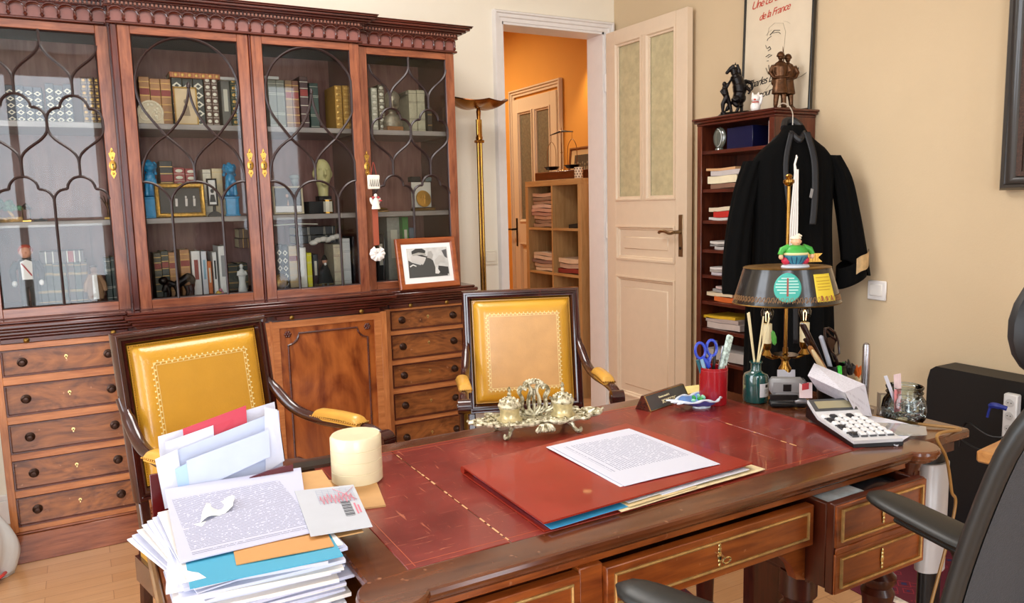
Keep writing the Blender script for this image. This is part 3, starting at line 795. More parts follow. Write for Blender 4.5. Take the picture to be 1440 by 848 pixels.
# pull-out slide on the left end
m = MB(); m.box(.066, .50, 1.03, 1.50, .684, .700, .004); m.build('pull_out_slide', desk_front_m, desk)
m = MB(); m.box(.055, .066, 1.025, 1.505, .682, .703, .003); m.build('slide_edging', wood('slide_edge', '#5b3a1f', '#a27a4d', 'y', 8, .35, .3), desk)

# ---------------------------------------------------------------- small side table at the right end of the desk, with a column leg
st = thing('side_table', 'low mahogany side table against the right end of the desk on a silver column leg', 'side table', (1.62, 1.3, 0))
m = MB(); m.box(-.115, .118, -.315, .20, .722, .745, .004); m.build('tabletop', desk_top_m, st)
m = MB(); m.box(.02, .10, -.20, -.19, .7455, .7462); m.build('finger_slot', black, st)
m = MB(); m.box(-.10, .10, -.29, .18, .69, .722); m.build('apron', desk_side_m, st)
m = MB(); m.lathe([(.034,0),(.034,.70)], (.075, -.26, 0), 24, sx=1, sy=.6); m.build('column_leg', black, st)
m = MB(); m.lathe([(.042,.40),(.042,.66),(.040,.662)], (.072, -.262, 0), 24, sx=1, sy=.65); m.build('column_sleeve', plain('satin_silver', '#c9c6c4', .4, .3), st)
for y in (.15,): m = MB(); m.box(-.09, .09, y-.02, y+.02, 0, .70, .004); m.build('leg', desk_side_m, st)
# ---------------------------------------------------------------- armchairs
yel = plain('yellow_leather', '#d19a2c', .3, coat=.35, var=.07, vscale=9, bump=.3, bscale=220)
yel2 = plain('pale_yellow_leather', '#d8a346', .32, coat=.3, var=.08, vscale=14, bump=.3, bscale=220)
gild = plain('pale_gold_tooling', '#f0dc9a', .4, .2)
ch_w = wood('chair_mahogany', '#20090a', '#4a1a12', 'z', 7, .16, .7)
nail = plain('brass_nail', '#a87c3c', .3, .9)
def armchair(label, loc, rz, fielded, sp=(0, 0), fw=1.0):
    t = thing('armchair', label, 'armchair', loc, R(rz), 'yellow leather armchairs facing the desk')
    w = .214                     # half width at the top
    z0, z1 = .535, .970
    # back leans: shear y with height
    lean = Matrix(((1,0,0,0),(0,1,.16,-.16*.535),(0,0,1,0),(0,0,0,1)))
    m = MB(T=lean)
    m.frame(-w, w, z0, z1, [(0,.0),(0,-.026),(.005,-.034),(.010,-.034),(.013,-.027),(.018,-.027),(.021,-.032),(.026,-.030),(.030,-.020),(.034,-.014),(.034,.0)])
    for sx in (-1, 1): m.box(sx*w-.004*sx, sx*(w-.030), -.026, .004, z0-.16, z0+.01, .004)
    m.build('back_frame', ch_w, t)
    m = MB(T=lean)             # padded back
    def pad(u, v, s=1, d=.030):
        e = min(u, 1-u, v, 1-v); k = min(1, e/.13); k = math.sqrt(max(0, 1-(1-k)**2))
        return (lerp(-w+.036, w-.036, u), -.014 - d*k, lerp(z0+.036, z1-.036, v))
    m.surf(lambda u, v: pad(u, v), 28, 28); m.box(-w+.034, w-.034, -.018, .006, z0+.034, z1-.034, mi=0)
    m.build('back_cushion', yel, t, fix=True)
    if fielded is not None:
        m = MB(T=lean); ins = .048
        a0, a1, b0, b1 = -w+.036+ins, w-.036-ins, z0+.036+ins, z1-.036-ins
        yy = -.0447
        m.box(a0, a1, yy, yy+.003, b0, b1); 
        m.build('back_field', fielded, t)
        g = MB(T=lean)
        for q, th in ((0, .0016), (.007, .0012)):
            g.frame(a0-.001+q, a1+.001-q, b0-.001+q, b1+.001-q, [(0,yy-.0006),(th,yy-.0006),(th,yy+.001),(0,yy+.001)])
        L = a1-a0; n = 34
        for i in range(n):
            u = (i+.5)/n; s_ = .0035*(1 if i % 2 else -1)
            for p, q in (((lerp(a0,a1,u), b1+.0005), (0, 1)), ((lerp(a0,a1,u), b0-.0005), (0,1)), ((a0-.0005, lerp(b0,b1,u)), (1,0)), ((a1+.0005, lerp(b0,b1,u)), (1,0))):
                g.box(p[0]-.0022, p[0]+.0022, yy-.001, yy+.001, p[1]-.0022, p[1]+.0022, .0008, T=Matrix.Translation((q[0]*s_, 0, q[1]*s_)))
        g.build('tooled_border', gild, t)
    m = MB(T=lean)             # nail trim
    k = .0065; a0, a1, b0, b1 = -w+.0375, w-.0375, z0+.0375, z1-.0375
    nx = int((a1-a0)/k); nz = int((b1-b0)/k)
    for i in range(nx+1):
        for zz in (b0, b1): m.add([(a0+i*k-.0024, -.016, zz-.0024), (a0+i*k+.0024, -.016, zz-.0024), (a0+i*k+.0024, -.016, zz+.0024), (a0+i*k-.0024, -.016, zz+.0024), (a0+i*k, -.0205, zz)], [(0,1,4),(1,2,4),(2,3,4),(3,0,4),(0,3,2,1)])
    for i in range(nz+1):
        for xx in (a0, a1): m.add([(xx-.0024, -.016, b0+i*k-.0024), (xx+.0024, -.016, b0+i*k-.0024), (xx+.0024, -.016, b0+i*k+.0024), (xx-.0024, -.016, b0+i*k+.0024), (xx, -.0205, b0+i*k)], [(0,1,4),(1,2,4),(2,3,4),(3,0,4),(0,3,2,1)])
    m.build('nail_trim', nail, t)
    m = MB(); m.box(-w+.03, w-.03, .018, .026, z0+.02, z1-.02, T=lean); m.build('back_lining', ch_w, t)
    # seat
    m = MB()
    def seat(u, v):
        e = min(u, 1-u, v, 1-v); k = math.sqrt(max(0, 1-(1-min(1, e/.16))**2))
        hw = lerp(.255, .215, v); return (lerp(-hw, hw, u), lerp(-.50, -.02, v), .405+.055*k)
    m.surf(seat, 20, 20); m.prism([(-.255,-.50),(.255,-.50),(.215,-.02),(-.215,-.02)], .39, .407, 'xy')
    m.build('seat', yel, t)
    m = MB(); m.prism([(-.265,-.51),(.265,-.51),(.225,-.005),(-.225,-.005)], .325, .392, 'xy'); m.build('seat_rail', ch_w, t)
    w0 = w
    for sx in (-1, 1):
        w = w0
        SP = sp[0] if sx < 0 else sp[1]
        TA = Matrix(((1,-SP*sx*fw if False else -SP*sx,0,0),(0,fw,0,0),(0,0,1,0),(0,0,0,1)))
        # arm: sweeps down and forward from the stile to a scrolled hand rest
        m = MB(T=TA)
        P = spline([(sx*(w-.012), .035, .80), (sx*(w-.005), .000, .755), (sx*(w+.006), -.06, .700), (sx*(w+.016), -.14, .678), (sx*(w+.026), -.24, .676), (sx*(w+.032), -.31, .670), (sx*(w+.034), -.345, .655)], 6)
        m.tube(P, [.013]*6+[.016]*len(P[6:]), 10, flat=.95)
        m.tube([p+Vector((0,0,.008)) for p in P], [.007]*len(P), 8)
        m.cyl((sx*(w+.034)-.020, -.345, .650), (sx*(w+.034)+.020, -.345, .650), .024, n=20)
        m.cyl((sx*(w+.034)-.022, -.345, .650), (sx*(w+.034)+.022, -.345, .650), .010, n=14)
        a = m.build('arm', ch_w, t, remesh=0)
        p = MB(T=TA)
        def apad(u, v):
            x = sx*(w+.023) + .020*math.cos(math.pi*u)*(1 if sx > 0 else -1); e = min(1, min(v, 1-v)/.14)
            return (x, lerp(-.125, -.29, v), .688+.004*math.sin(v*3) + .020*math.sin(math.pi*u)**.6*math.sqrt(max(0,1-(1-e)**2)))
        p.surf(apad, 12, 16); p.box(sx*(w+.023)-.019, sx*(w+.023)+.019, -.288, -.127, .680, .690)
        p.build('arm_pad', yel2, a)
        p = MB(T=TA)
        for i in range(22):
            for s2 in (-.0205, .0205): p.sph((sx*(w+.023)+s2, lerp(-.125, -.29, i/21), .688), .0028, 6)
        for i in range(6): p.sph((sx*(w+.023)+lerp(-.019,.019,i/5), -.2915, .690), .0028, 6)
        p.build('nail_trim', nail, a)
        m = MB(T=TA); P = spline([(sx*(w+.034), -.325, .64), (sx*(w+.034), -.30, .55), (sx*(w+.034), -.33, .47), (sx*(w+.034), -.40, .40)], 6)
        m.tube(P, .015, 10); m.build('arm_support', ch_w, t)
        m = MB(); m.lathe([(.010,0),(.013,.03),(.018,.05),(.012,.06),(.025,.32),(.027,.34),(.027,.39)], (sx*.235, -.475, 0), 14); m.build('front_leg', ch_w, t)
        m = MB(); m.tube([(sx*.19, .09, 0), (sx*.195, .03, .2), (sx*(w-.015), -.013, .40)], [.013, .016, .018], 8); m.build('back_leg', ch_w, t)
    return t
field2 = plain('faded_leather_field', '#d3a265', .36, coat=.2, var=.06, vscale=18, bump=.25, bscale=200)
field1 = plain('ochre_leather_field', '#d09a33', .32, coat=.3, var=.05, vscale=12, bump=.25, bscale=200)
armchair('yellow leather armchair at the left end of the desk, behind the tall pile of papers', (.268, 2.235, 0), 18, field1, (-.17, .16), 1.12)
armchair('yellow leather armchair with a faded tan back panel, behind the ornate brass inkstand', (1.365, 2.375, 0), -21, field2)

# ---------------------------------------------------------------- desk chair (black, in the right foreground)
oc = thing('office_chair', 'black swivel office chair with headrest and armrests, in front of the desk at right', 'office chair', (.957, .42, 0), R(5))
blk_mesh = plain('black_chair_mesh', '#33363a', .6, var=.12, vscale=300, bump=.5, bscale=600)
blk_navy = plain('navy_mesh', '#2b2e3c', .7, var=.1, vscale=400)
pu = plain('soft_black_rubber', '#1d1e1d', .42)
def bfn(u, v, off=0.0):
    hw = .205*(1-.12*(max(0, v-.80)/.2)**2)*(1-.10*(1-v))
    x = lerp(-hw, hw, u); z = lerp(.56, 1.15, v)
    return (x, .06 - .125*v + .03*math.sin(v*3) - .035*(1-(2*u-1)**2) + off, z - .05*(max(0, abs(2*u-1)-.5)/.5)**2*max(0, (v-.75)/.25)**2)
m = MB(); m.surf(lambda u, v: bfn(u, v), 24, 24); m.surf(lambda u, v: bfn(u, v, .022), 24, 24)
m.build('backrest', blk_mesh, oc)
m = MB(); rim = [bfn(0, v/20, .011) for v in range(21)] + [bfn(u/14, 1, .011) for u in range(1, 15)] + [bfn(1, 1-v/20, .011) for v in range(1, 21)] + [bfn(1-u/14, 0, .011) for u in range(1, 14)]
m.tube(rim, .010, 10, closed=True); m.build('backrest_rim', pu, oc)
m = MB(); m.surf(lambda u, v: tuple(Vector(bfn(.25+.5*u, .06+.80*v)) + Vector((0, -.008, 0))), 14, 14); m.surf(lambda u, v: tuple(Vector(bfn(.25+.5*u, .06+.80*v)) + Vector((0, .004, 0))), 14, 14)
m.build('back_support_panel', blk_navy, oc)
m = MB(); m.sph((-.060, -.012, 1.150), (.150, .028, .066), 24); m.build('headrest', plain('black_headrest', '#0e0f12', .6), oc)
m = MB(); m.box(-.05, .01, -.05, -.02, 1.0, 1.14, .006); m.build('headrest_bracket', pu, oc)
m = MB(); m.box(-.225, .225, .02, .44, .42, .49, .03); m.build('seat', plain('black_seat_fabric', '#131416', .8, bump=.4, bscale=400), oc)
for sx in (-1, 1):
    m = MB(T=Matrix.Translation((sx*.285-.018+(.02 if sx < 0 else 0), .30, .738+(.014 if sx < 0 else 0))) @ Matrix.Rotation(R(-15*sx), 4, 'Z') @ Matrix.Rotation(R(2), 4, 'X'))
    m.surf(lambda u, v: ((.042*math.cos(2*math.pi*u))*(max(.015, 1-abs(2*v-1)**5))**.5*(1-.18*v), lerp(-.13, .125, v), .013*math.sin(2*math.pi*u)*(max(.02, 1-abs(2*v-1)**7))**.5), 20, 16, cu=True)
    m.surf(lambda u, v: ((.020*math.cos(2*math.pi*u)), lerp(-.10, .05, v), -.018+.010*math.sin(2*math.pi*u)), 12, 6, cu=True)
    a = m.build('armrest_pad', pu, oc)
    m = MB(); m.tube([(sx*.20, .16, .44), (sx*.28, .17, .46), (sx*.292, .19, .56), (sx*.285, .25, .72)], [.018, .02, .022, .026], 10); m.build('arm_post', black, oc)
m = MB(); m.cyl((0, .20, .12), (0, .20, .42), .028, n=16); m.build('gas_lift', black, oc)
m = MB(); m.tube([(0,.10,.40),(0,.0,.42),(0,-.03,.56),(0,-.02,.75)], [.03,.03,.028,.02], 10); m.build('back_stem', black, oc)
for k in range(5):
    a = R(72*k+18); m = MB(); m.tube([(0,.20,.12),(.29*math.cos(a), .20+.29*math.sin(a), .075)], [.025,.015], 8)
    b = m.build('base_spoke', black, oc)
    m = MB(); m.cyl((.29*math.cos(a)-.02, .20+.29*math.sin(a), .03), (.29*math.cos(a)+.02, .20+.29*math.sin(a), .03), .03, n=14); m.build('castor', black, b)
# ---------------------------------------------------------------- things on the desk
def print_mat(name, x0, x1, y0, y1, pitch, ink='#6f7590', base='#eef0f8', wordscale=140, dens=.47, blocks=None):
    """paper with printed lines of illegible text inside a margin box (object coordinates)"""
    m, nt, b = nmat(name); tc = nt.nodes.new('ShaderNodeTexCoord'); sp = nt.nodes.new('ShaderNodeSeparateXYZ')
    nt.links.new(tc.outputs['Object'], sp.inputs[0])
    def mth(op, a, bb=None, c=None):
        n = nt.nodes.new('ShaderNodeMath'); n.operation = op
        for i, v in enumerate((a, bb, c)):
            if v is None: continue
            if isinstance(v, (int, float)): n.inputs[i].default_value = v
            else: nt.links.new(v, n.inputs[i])
        return n.outputs[0]
    X, Y = sp.outputs[0], sp.outputs[1]
    row = mth('FLOOR', mth('DIVIDE', Y, pitch)); fr = mth('FRACT', mth('DIVIDE', Y, pitch))
    line = mth('LESS_THAN', fr, .36)
    cb = nt.nodes.new('ShaderNodeCombineXYZ'); nt.links.new(mth('MULTIPLY', X, wordscale), cb.inputs[0]); nt.links.new(mth('MULTIPLY', row, 7.31), cb.inputs[1])
    nz = nt.nodes.new('ShaderNodeTexNoise'); nz.inputs['Scale'].default_value = 1; nz.inputs['Detail'].default_value = 1; nt.links.new(cb.outputs[0], nz.inputs['Vector'])
    word = mth('GREATER_THAN', nz.outputs['Fac'], dens)
    box = mth('MULTIPLY', mth('MULTIPLY', mth('GREATER_THAN', X, x0), mth('LESS_THAN', X, x1)), mth('MULTIPLY', mth('GREATER_THAN', Y, y0), mth('LESS_THAN', Y, y1)))
    msk = mth('MULTIPLY', mth('MULTIPLY', line, word), box)
    # blank rows between paragraphs
    cb2 = nt.nodes.new('ShaderNodeCombineXYZ'); nt.links.new(mth('MULTIPLY', row, 1.7), cb2.inputs[1])
    nz2 = nt.nodes.new('ShaderNodeTexNoise'); nz2.inputs['Scale'].default_value = 1; nt.links.new(cb2.outputs[0], nz2.inputs['Vector'])
    msk = mth('MULTIPLY', msk, mth('GREATER_THAN', nz2.outputs['Fac'], .40))
    mx = nt.nodes.new('ShaderNodeMix'); mx.data_type = 'RGBA'; mx.inputs[6].default_value = col(base); mx.inputs[7].default_value = col(ink)
    nt.links.new(mth('MULTIPLY', msk, .8), mx.inputs[0]); nt.links.new(mx.outputs[2], b.inputs['Base Color']); b.inputs['Roughness'].default_value = .7
    return m
def quadsheet(name, c4, t, mats, label, cat, group=None, sag=0.0, n=10, wav=.0, seed=0):
    """sheet through four corner points (tl, tr, br, bl) with thickness t; origin at the bl corner"""
    tl, tr, br, bl = [Vector(p) for p in c4]; o0 = bl.copy()
    ax = (br-bl).normalized(); rz = math.atan2(ax.y, ax.x); Mi = Matrix.Rotation(-rz, 3, 'Z')
    rr = random.Random(seed); ph = rr.uniform(0, 6)
    m = MB()
    def fn(u, v):
        p = bl.lerp(br, u).lerp(tl.lerp(tr, u), v)
        z = -sag*4*u*(1-u)*.5 - sag*2*v*(1-v) + wav*math.sin(5*u+ph)*math.sin(4*v+ph*.7)
        q = Mi @ (p-o0); return (q.x, q.y, q.z + z + t)
    m.slab(fn, n, n, t)
    o = m.build(name, mats, loc=o0, rz=rz, ang=50)
    if label: tag(o, label, cat, group)
    return o
def V(p, z=None): return Vector(p) if z is None else Vector((p.x, p.y, z))
# red signature folder with papers sticking out
Zf = ZD+.0005
fold = [atz(884, 597, Zf+.012), atz(1062, 652, Zf+.012), atz(765, 738, Zf+.012), atz(650, 658, Zf+.012)]
redb = leather_mat('red_folder_cover', '#a02c1a', '#8c2313', '#b04a30', .12)
redpink = plain('folder_edge_pink', '#c2495a', .4)
def rectsheet(name, cx, cy, z, w, h, rz, t, mat, label=None, cat=None, group=None, wav=0.0, seed=0, n=6, parent=None, loc0=None):
    m = MB(); rr = random.Random(seed); ph = rr.uniform(0, 6)
    m.slab(lambda u, v: ((u-.5)*w, (v-.5)*h, t+wav*math.sin(4*u+ph)*math.sin(3*v+ph)), n, n, t)
    o = m.build(name, mat, parent, loc=(cx, cy, z), rz=rz, ang=50)
    if label: tag(o, label, cat, group)
    return o
fc = sum(fold, Vector())/4; frz = math.atan2((fold[2]-fold[3]).y, (fold[2]-fold[3]).x)
# local frame: u along front-left edge (650,658)->(765,738), v along long side
eu = (fold[2]-fold[3]); ev = (fold[0]-fold[3])
def fpt(u, v, z): 
    p = fold[3]*(1-u)*(1-v) + fold[2]*u*(1-v) + fold[1]*u*v + fold[0]*(1-u)*v; return Vector((p.x, p.y, z))
fo = thing('signature_folder', 'red leather signature folder lying closed in the middle of the desk', 'folder', (fpt(0,0,0).x, fpt(0,0,0).y, Zf))
def fsheet(name, u0, u1, v0, v1, z, t, mat, parent=None, label=None, cat=None, group=None, wav=0, seed=0, org=None):
    o0 = fpt(0, 0, Zf) if parent else fpt((u0+u1)/2, (v0+v1)/2, z)
    ph = random.Random(seed).uniform(0, 6); m = MB()
    m.slab(lambda a, b: tuple(fpt(lerp(u0,u1,a), lerp(v0,v1,b), z+t+wav*math.sin(3*a+ph)*math.sin(7*b+ph)) - o0), 6, 12, t)
    o = m.build(name, mat, parent, loc=(0,0,0) if parent else o0, ang=50)
    if label: tag(o, label, cat, group)
    return o
fsheet('back_cover', 0, 1, 0, .965, Zf, .0025, redb, fo)
fsheet('front_cover', .0, 1, 0, .985, Zf+.0125, .003, redb, fo)
m = MB(); o0 = fpt(0,0,Zf)
sp = [fpt(0, 0, Zf), fpt(0,.985,Zf)]
m.tube([Vector((0,0,.008)), sp[1]-o0+Vector((0,0,.008))], .0072, 10); m.build('spine', redb, fo)
for k, (u0, u1, v0, v1, dz, t, c, lab) in enumerate((
    (.1, .93, .15, .9, .0028, .0012, paper, 'white sheets inside the red folder, lowest in it'),
    (.1, 1.020, .02, .45, .0042, .0012, plain('folder_blue', '#3fa3d6', .5, var=.08), 'bright blue card sleeve sticking out of the front of the red folder'),
    (.1, 1.035, .34, .66, .0056, .0012, plain('buff_card', '#d8bf8e', .7, var=.15, vscale=30), 'buff card folder sticking out of the red folder beside the blue sleeve'),
    (.1, 1.045, .30, 1.02, .0032, .0010, plain('aged_paper', '#e2cfa4', .7, var=.18, vscale=40), 'crumpled yellowed paper sticking out at the right end of the red folder'),
    (.1, 1.02, .50, .95, .0072, .0012, paper, 'white sheets under the cover of the red folder, at its right half'),
    (.1, 1.01, .35, .60, .0088, .0010, plain('clear_sleeve', '#dfe6ee', .15, coat=.8), 'clear plastic sleeve inside the red folder'),
    )): fsheet('paper_sheaf', u0, u1, v0, v1, Zf+dz, t, c, None, lab, 'papers', None, .0006, k)
# letter lying on the folder
zl = Zf+.0165
ltr = print_mat('printed_letter', .020, .185, .02, .205, .0062, '#8086a2', '#d2d4e2', 210, .40)
c4 = [atz(773, 628, zl+.004), atz(884.7, 602.8, zl), atz(1012.8, 652.8, zl), atz(878, 684, zl)]
quadsheet('letter', [c4[1], c4[2], c4[3], c4[0]], .0006, ltr, 'white printed letter lying on top of the red folder', 'letter', 'letter sheets on the red folder', sag=-.002, seed=1)
c4b = [p - Vector((.006, -.004, .0016)) for p in c4]
o = quadsheet('letter', [c4b[1], c4b[2]+Vector((.004,.002,0)), c4b[3], c4b[0]], .0008, paper, 'white sheet just under the printed letter on the red folder', 'letter', 'letter sheets on the red folder', sag=-.001, seed=2)
# brass inkstand
ink_m, nt_, b_ = nmat('tarnished_gilt_bronze'); tcn = nt_.nodes.new('ShaderNodeTexCoord'); nn = nt_.nodes.new('ShaderNodeTexNoise'); nn.inputs['Scale'].default_value = 90; nn.inputs['Detail'].default_value = 3
nt_.links.new(tcn.outputs['Object'], nn.inputs['Vector']); rr_ = nt_.nodes.new('ShaderNodeValToRGB'); e_ = rr_.color_ramp.elements
e_[0].position = .36; e_[0].color = col('#746846'); e_[1].position = .6; e_[1].color = col('#e6dfc2')
nt_.links.new(nn.outputs['Fac'], rr_.inputs['Fac']); nt_.links.new(rr_.outputs['Color'], b_.inputs['Base Color']); b_.inputs['Metallic'].default_value = .4; b_.inputs['Roughness'].default_value = .38
bpn = nt_.nodes.new('ShaderNodeBump'); bpn.inputs['Strength'].default_value = .5; bpn.inputs['Distance'].default_value = .002; nt_.links.new(nn.outputs['Fac'], bpn.inputs['Height']); nt_.links.new(bpn.outputs['Normal'], b_.inputs['Normal'])
ik = thing('inkstand', 'ornate rococo brass inkstand with two lidded pots and a scrolled letter rack', 'inkstand', (.862, 1.447, ZD), R(-14)); ik.scale = (.80, .86, .95)
ZT = .030
def ctr(t, k=1.0):       # cartouche outline of the tray
    a = 2*math.pi*t; r = 1 + .10*math.cos(6*a) + .05*math.cos(10*a+.6)
    x = .150*math.copysign(abs(math.cos(a))**.9, math.cos(a))*r*(1+.12*abs(math.cos(a))**6); y = .058*math.copysign(abs(math.sin(a))**.8, math.sin(a))*r
    return (x*k, y*k)
m = MB(); N = 96
m.prism([ctr(i/N, .96) for i in range(N)], ZT-.003, ZT+.002, 'xy')
m.tube([(*ctr(i/N), ZT+.003+.002*math.sin(i*.8)) for i in range(N)], [.0045+.0018*math.sin(i*1.1) for i in range(N)], 7, closed=True)
m.tube([(*ctr(i/N, .84), ZT+.002) for i in range(N)], .002, 6, closed=True)
def scroll(m, c, r0, turns, plane, r=.003, sgn=1, a0=0, squash=1.0):
    P = []; n = int(18*turns)
    for i in range(n+1):
        t = i/n; a = a0 + sgn*2*math.pi*turns*t; q = r0*(1-.85*t)
        u, v = q*math.cos(a), q*math.sin(a)*squash
        P.append((c[0]+u, c[1], c[2]+v) if plane == 'xz' else (c[0]+u, c[1]+v, c[2]))
    m.tube(P, [r*(1-.5*i/n) for i in range(n+1)], 7)
for sx in (-1, 1):
    scroll(m, (sx*.158, .010, ZT+.006), .020, 1.4, 'xy', .0045, sx, 0)
    scroll(m, (sx*.168, -.018, ZT+.004), .016, 1.3, 'xy', .004, -sx, 1)
    scroll(m, (sx*.128, .045, ZT+.006), .018, 1.3, 'xy', .004, sx, 2)
    scroll(m, (sx*.125, -.045, ZT+.004), .018, 1.3, 'xy', .004, sx, 3)
    m.tube(spline([(sx*.15,-.01,ZT), (sx*.175,-.004,ZT+.008), (sx*.190,.004,ZT+.004), (sx*.200,.0,ZT+.010)], 5), [.006]*10+[.003]*6, 7)
    for k in range(5): m.sph((sx*(.145+.008*k), .022-.010*k, ZT+.006), (.006,.005,.004), 8)
# shell at the front
for k in range(7):
    a = R(-60+20*k); m.tube(spline([(0,-.058,ZT-.002), (.018*math.sin(a), -.072, ZT-.002), (.030*math.sin(a), -.078+.006*abs(math.sin(a)), ZT-.014)], 4), [.003,.004,.005,.005,.005,.005,.005,.006,.004], 6)
m.build('tray', ink_m, ik)
for k in range(26):
    pass
m = MB(); rnd = random.Random(5)
for k in range(60):     # raised foliage inside the tray
    a = rnd.uniform(0, 6.28); q = rnd.uniform(.3, .8); x, y = ctr(a/6.28, q)
    if math.hypot(abs(x)-.075, y-.006) < .036: continue
    m.sph((x, y, ZT+.004), (rnd.uniform(.004,.010), rnd.uniform(.002,.004), .003), 8, rot=(0, 0, rnd.uniform(0, 3)))
m.build('tray_foliage', ink_m, ik)
pot = plain('gilt_pot', '#d6c796', .3, .45, var=.25, vscale=60, bump=.3, bscale=90)
for sx in (-1, 1):
    c = (sx*.078, .004, ZT)
    m = MB(); m.lathe([(.034,0),(.036,.004),(.030,.008),(.027,.012),(.027,.026),(.030,.030),(.030,.033),(.0,.033)], c, 28); p = m.build('ink_pot', pot, ik)
    m = MB(); m.lathe([(.031,.033),(.033,.037),(.029,.043),(.020,.050),(.008,.055),(.004,.059),(.006,.064),(.003,.069),(.0055,.074),(.002,.080),(0,.082)], c, 28)
    for k in range(9):
        a = 2*math.pi*k/9; m.sph((c[0]+.024*math.cos(a), c[1]+.024*math.sin(a), c[2]+.047), (.005,.005,.004), 8)
        m.sph((c[0]+.014*math.cos(a+.3), c[1]+.014*math.sin(a+.3), c[2]+.053), (.004,.004,.003), 8)
    m.build('pot_lid', ink_m, p)
# letter rack
m = MB()
for yo, k in ((.020, 1.0), (.034, .9)):
    for sx in (-1, 1):
        m.tube([(sx*p[0], yo, ZT+p[1]) for p in [tuple(q) for q in spline([(.0,.004,0),(.022,.010,0),(.036,.024,0),(.034,.044,0),(.043,.060,0),(.036,.071,0),(.024,.066,0)], 5)]], .0042, 7)
        m.tube([(sx*p[0], yo, ZT+p[1]) for p in [tuple(q) for q in spline([(.004,.008,0),(.016,.022,0),(.015,.044,0),(.008,.062,0),(.018,.078,0),(.028,.074,0)], 5)]], .0038, 7)
        m.tube([(sx*p[0], yo, ZT+p[1]) for p in [tuple(q) for q in spline([(.030,.010,0),(.052,.016,0),(.058,.030,0),(.050,.040,0)], 5)]], .0036, 7)
    for i in range(9):
        a = R(180*i/8); m.sph((.024*math.cos(a), yo, ZT+.076+.008*math.sin(a)), (.0065,.005,.006), 8)
    m.tube([(0, yo, ZT+.0), (0, yo, ZT+.066)], .003, 7)
m.build('letter_rack', ink_m, ik)
for sx in (-1, 1):
    for y in (-.040, .036):
        m = MB(); m.tube(spline([(sx*.075, y*.8, ZT-.002), (sx*.088, y, ZT-.010), (sx*.092, y*1.1, .012), (sx*.100, y*1.3, .005), (sx*.110, y*1.35, .006), (sx*.108, y*1.3, .013)], 5), [.007]*8+[.005]*12+[.004]*6, 8)
        m.build('foot', ink_m, ik)
# round cream box, four tiers
cb_ = atz(491, 676, ZD); m = MB()
m.T = Matrix.Scale(1.10, 4); m.lathe([(.0,0),(.040,0),(.043,.003),(.043,.0205),(.0422,.0212),(.043,.022),(.043,.0395),(.0422,.0402),(.043,.041),(.043,.0585),(.0422,.0592),(.043,.060),(.043,.077),(.040,.081),(.036,.081),(.0,.0795)], (0,0,0), 48)
tag(m.build('round_box', plain('ivory_plastic', '#f0e3bd', .3, coat=.2), loc=(.418, 1.366, ZD)), 'round ivory box with four stacked tiers at the left end of the desk', 'box')
# name plate (triangular prism)
npt = thing('name_plate', 'triangular wooden name plate with gilt lettering on a dark panel, beside the red pen pot', 'name plate', (1.245, 1.470, ZD), R(15))
m = MB(); m.prism([(-.022,0),(.022,0),(.004,.036),(-.002,.036)], -.085, .085, 'yz'); m.build('wedge', mah_dark, npt)
Tn = Matrix.Translation((0,-.0225,0)) @ Matrix.Rotation(R(-29), 4, 'X')
m = MB(T=Tn); m.box(-.082, .082, -.0015, .001, .001, .039, .001); m.build('panel', plain('slate_panel', '#4b4f4c', .3, coat=.3, var=.15), npt)
m = MB(T=Tn); m.frame(-.084, .084, 0, .040, [(0,.001),(0,-.0025),(.0012,-.0025),(.0012,.001)]); m.build('panel_rim', brass_lt, npt)
gl_t = plain('gilt_letters', '#f3ecc0', .4)
Tt = Tn @ Matrix.Translation((.0, -.0018, .0)) @ Matrix.Rotation(R(90), 4, 'X')
mir = Matrix.Scale(-1, 4, (1,0,0))
text_mesh('lettering', '3CWETTIC', .0125, gl_t, npt, Tt @ Matrix.Translation((-.028,.010,0)), bold=.0003)
text_mesh('lettering', 'Guunm uunnii A', .0068, gl_t, npt, Tt @ Matrix.Translation((-.034,.025,0)), bold=.0002)
# blue fish-shaped dish with green sweets
ds = thing('dish', 'blue and white porcelain fish-shaped dish holding green stones', 'dish', (1.302, 1.392, ZD), R(-12)); ds.scale = (.9, .9, .9)
def dishr(a):
    r = .050*(1+.05*math.cos(5*a)); 
    return r
def dfn(u, v, dz=0.0):
    a = 2*math.pi*u; r = dishr(a)*(.35+.65*v)
    x = r*math.cos(a)*1.12; y = r*math.sin(a)*.86
    tail = max(0, -math.cos(a))**6*v**2
    x -= tail*.030; y *= 1+tail*.5*0 
    return (x, y, .008+.020*v**1.7 + .003*math.sin(6*a)*v - dz*(1-.1*v) - tail*.006)
bl_g = plain('blue_glaze', '#6f9fe0', .15, coat=.6, var=.15, vscale=40); wh_g = plain('white_blue_glaze', '#d7e2ef', .15, coat=.6, var=.12, vscale=90)
m = MB(); m.surf(lambda u, v: dfn(u, v), 48, 10, cu=True); m.surf(lambda u, v: dfn(u, v, .004), 48, 10, mi=1, cu=True)
m.surf(lambda u, v: (dfn(u,0)[0]*v, dfn(u,0)[1]*v, .008), 48, 2, cu=True)
m.build('bowl', [bl_g, plain('indigo_glaze', '#5a64b8', .2, coat=.5)], ds, ang=60)
m = MB(); m.tube([dfn(i/60, 1, .002) for i in range(60)], [.0032+.001*math.sin(i*1.3) for i in range(60)], 7, closed=True)
for k in range(3): m.sph((-.072-.004*k, (-1+k)*.016, .022), (.020,.008,.003), 10, rot=(0, 0, (1-k)*.5))
m.build('rim', wh_g, ds)
m = MB(); m.lathe([(.020,0),(.024,0),(.022,.008),(.0,.008)], (0,0,0), 24, sx=1.1, sy=.8); m.build('foot_ring', wh_g, ds)
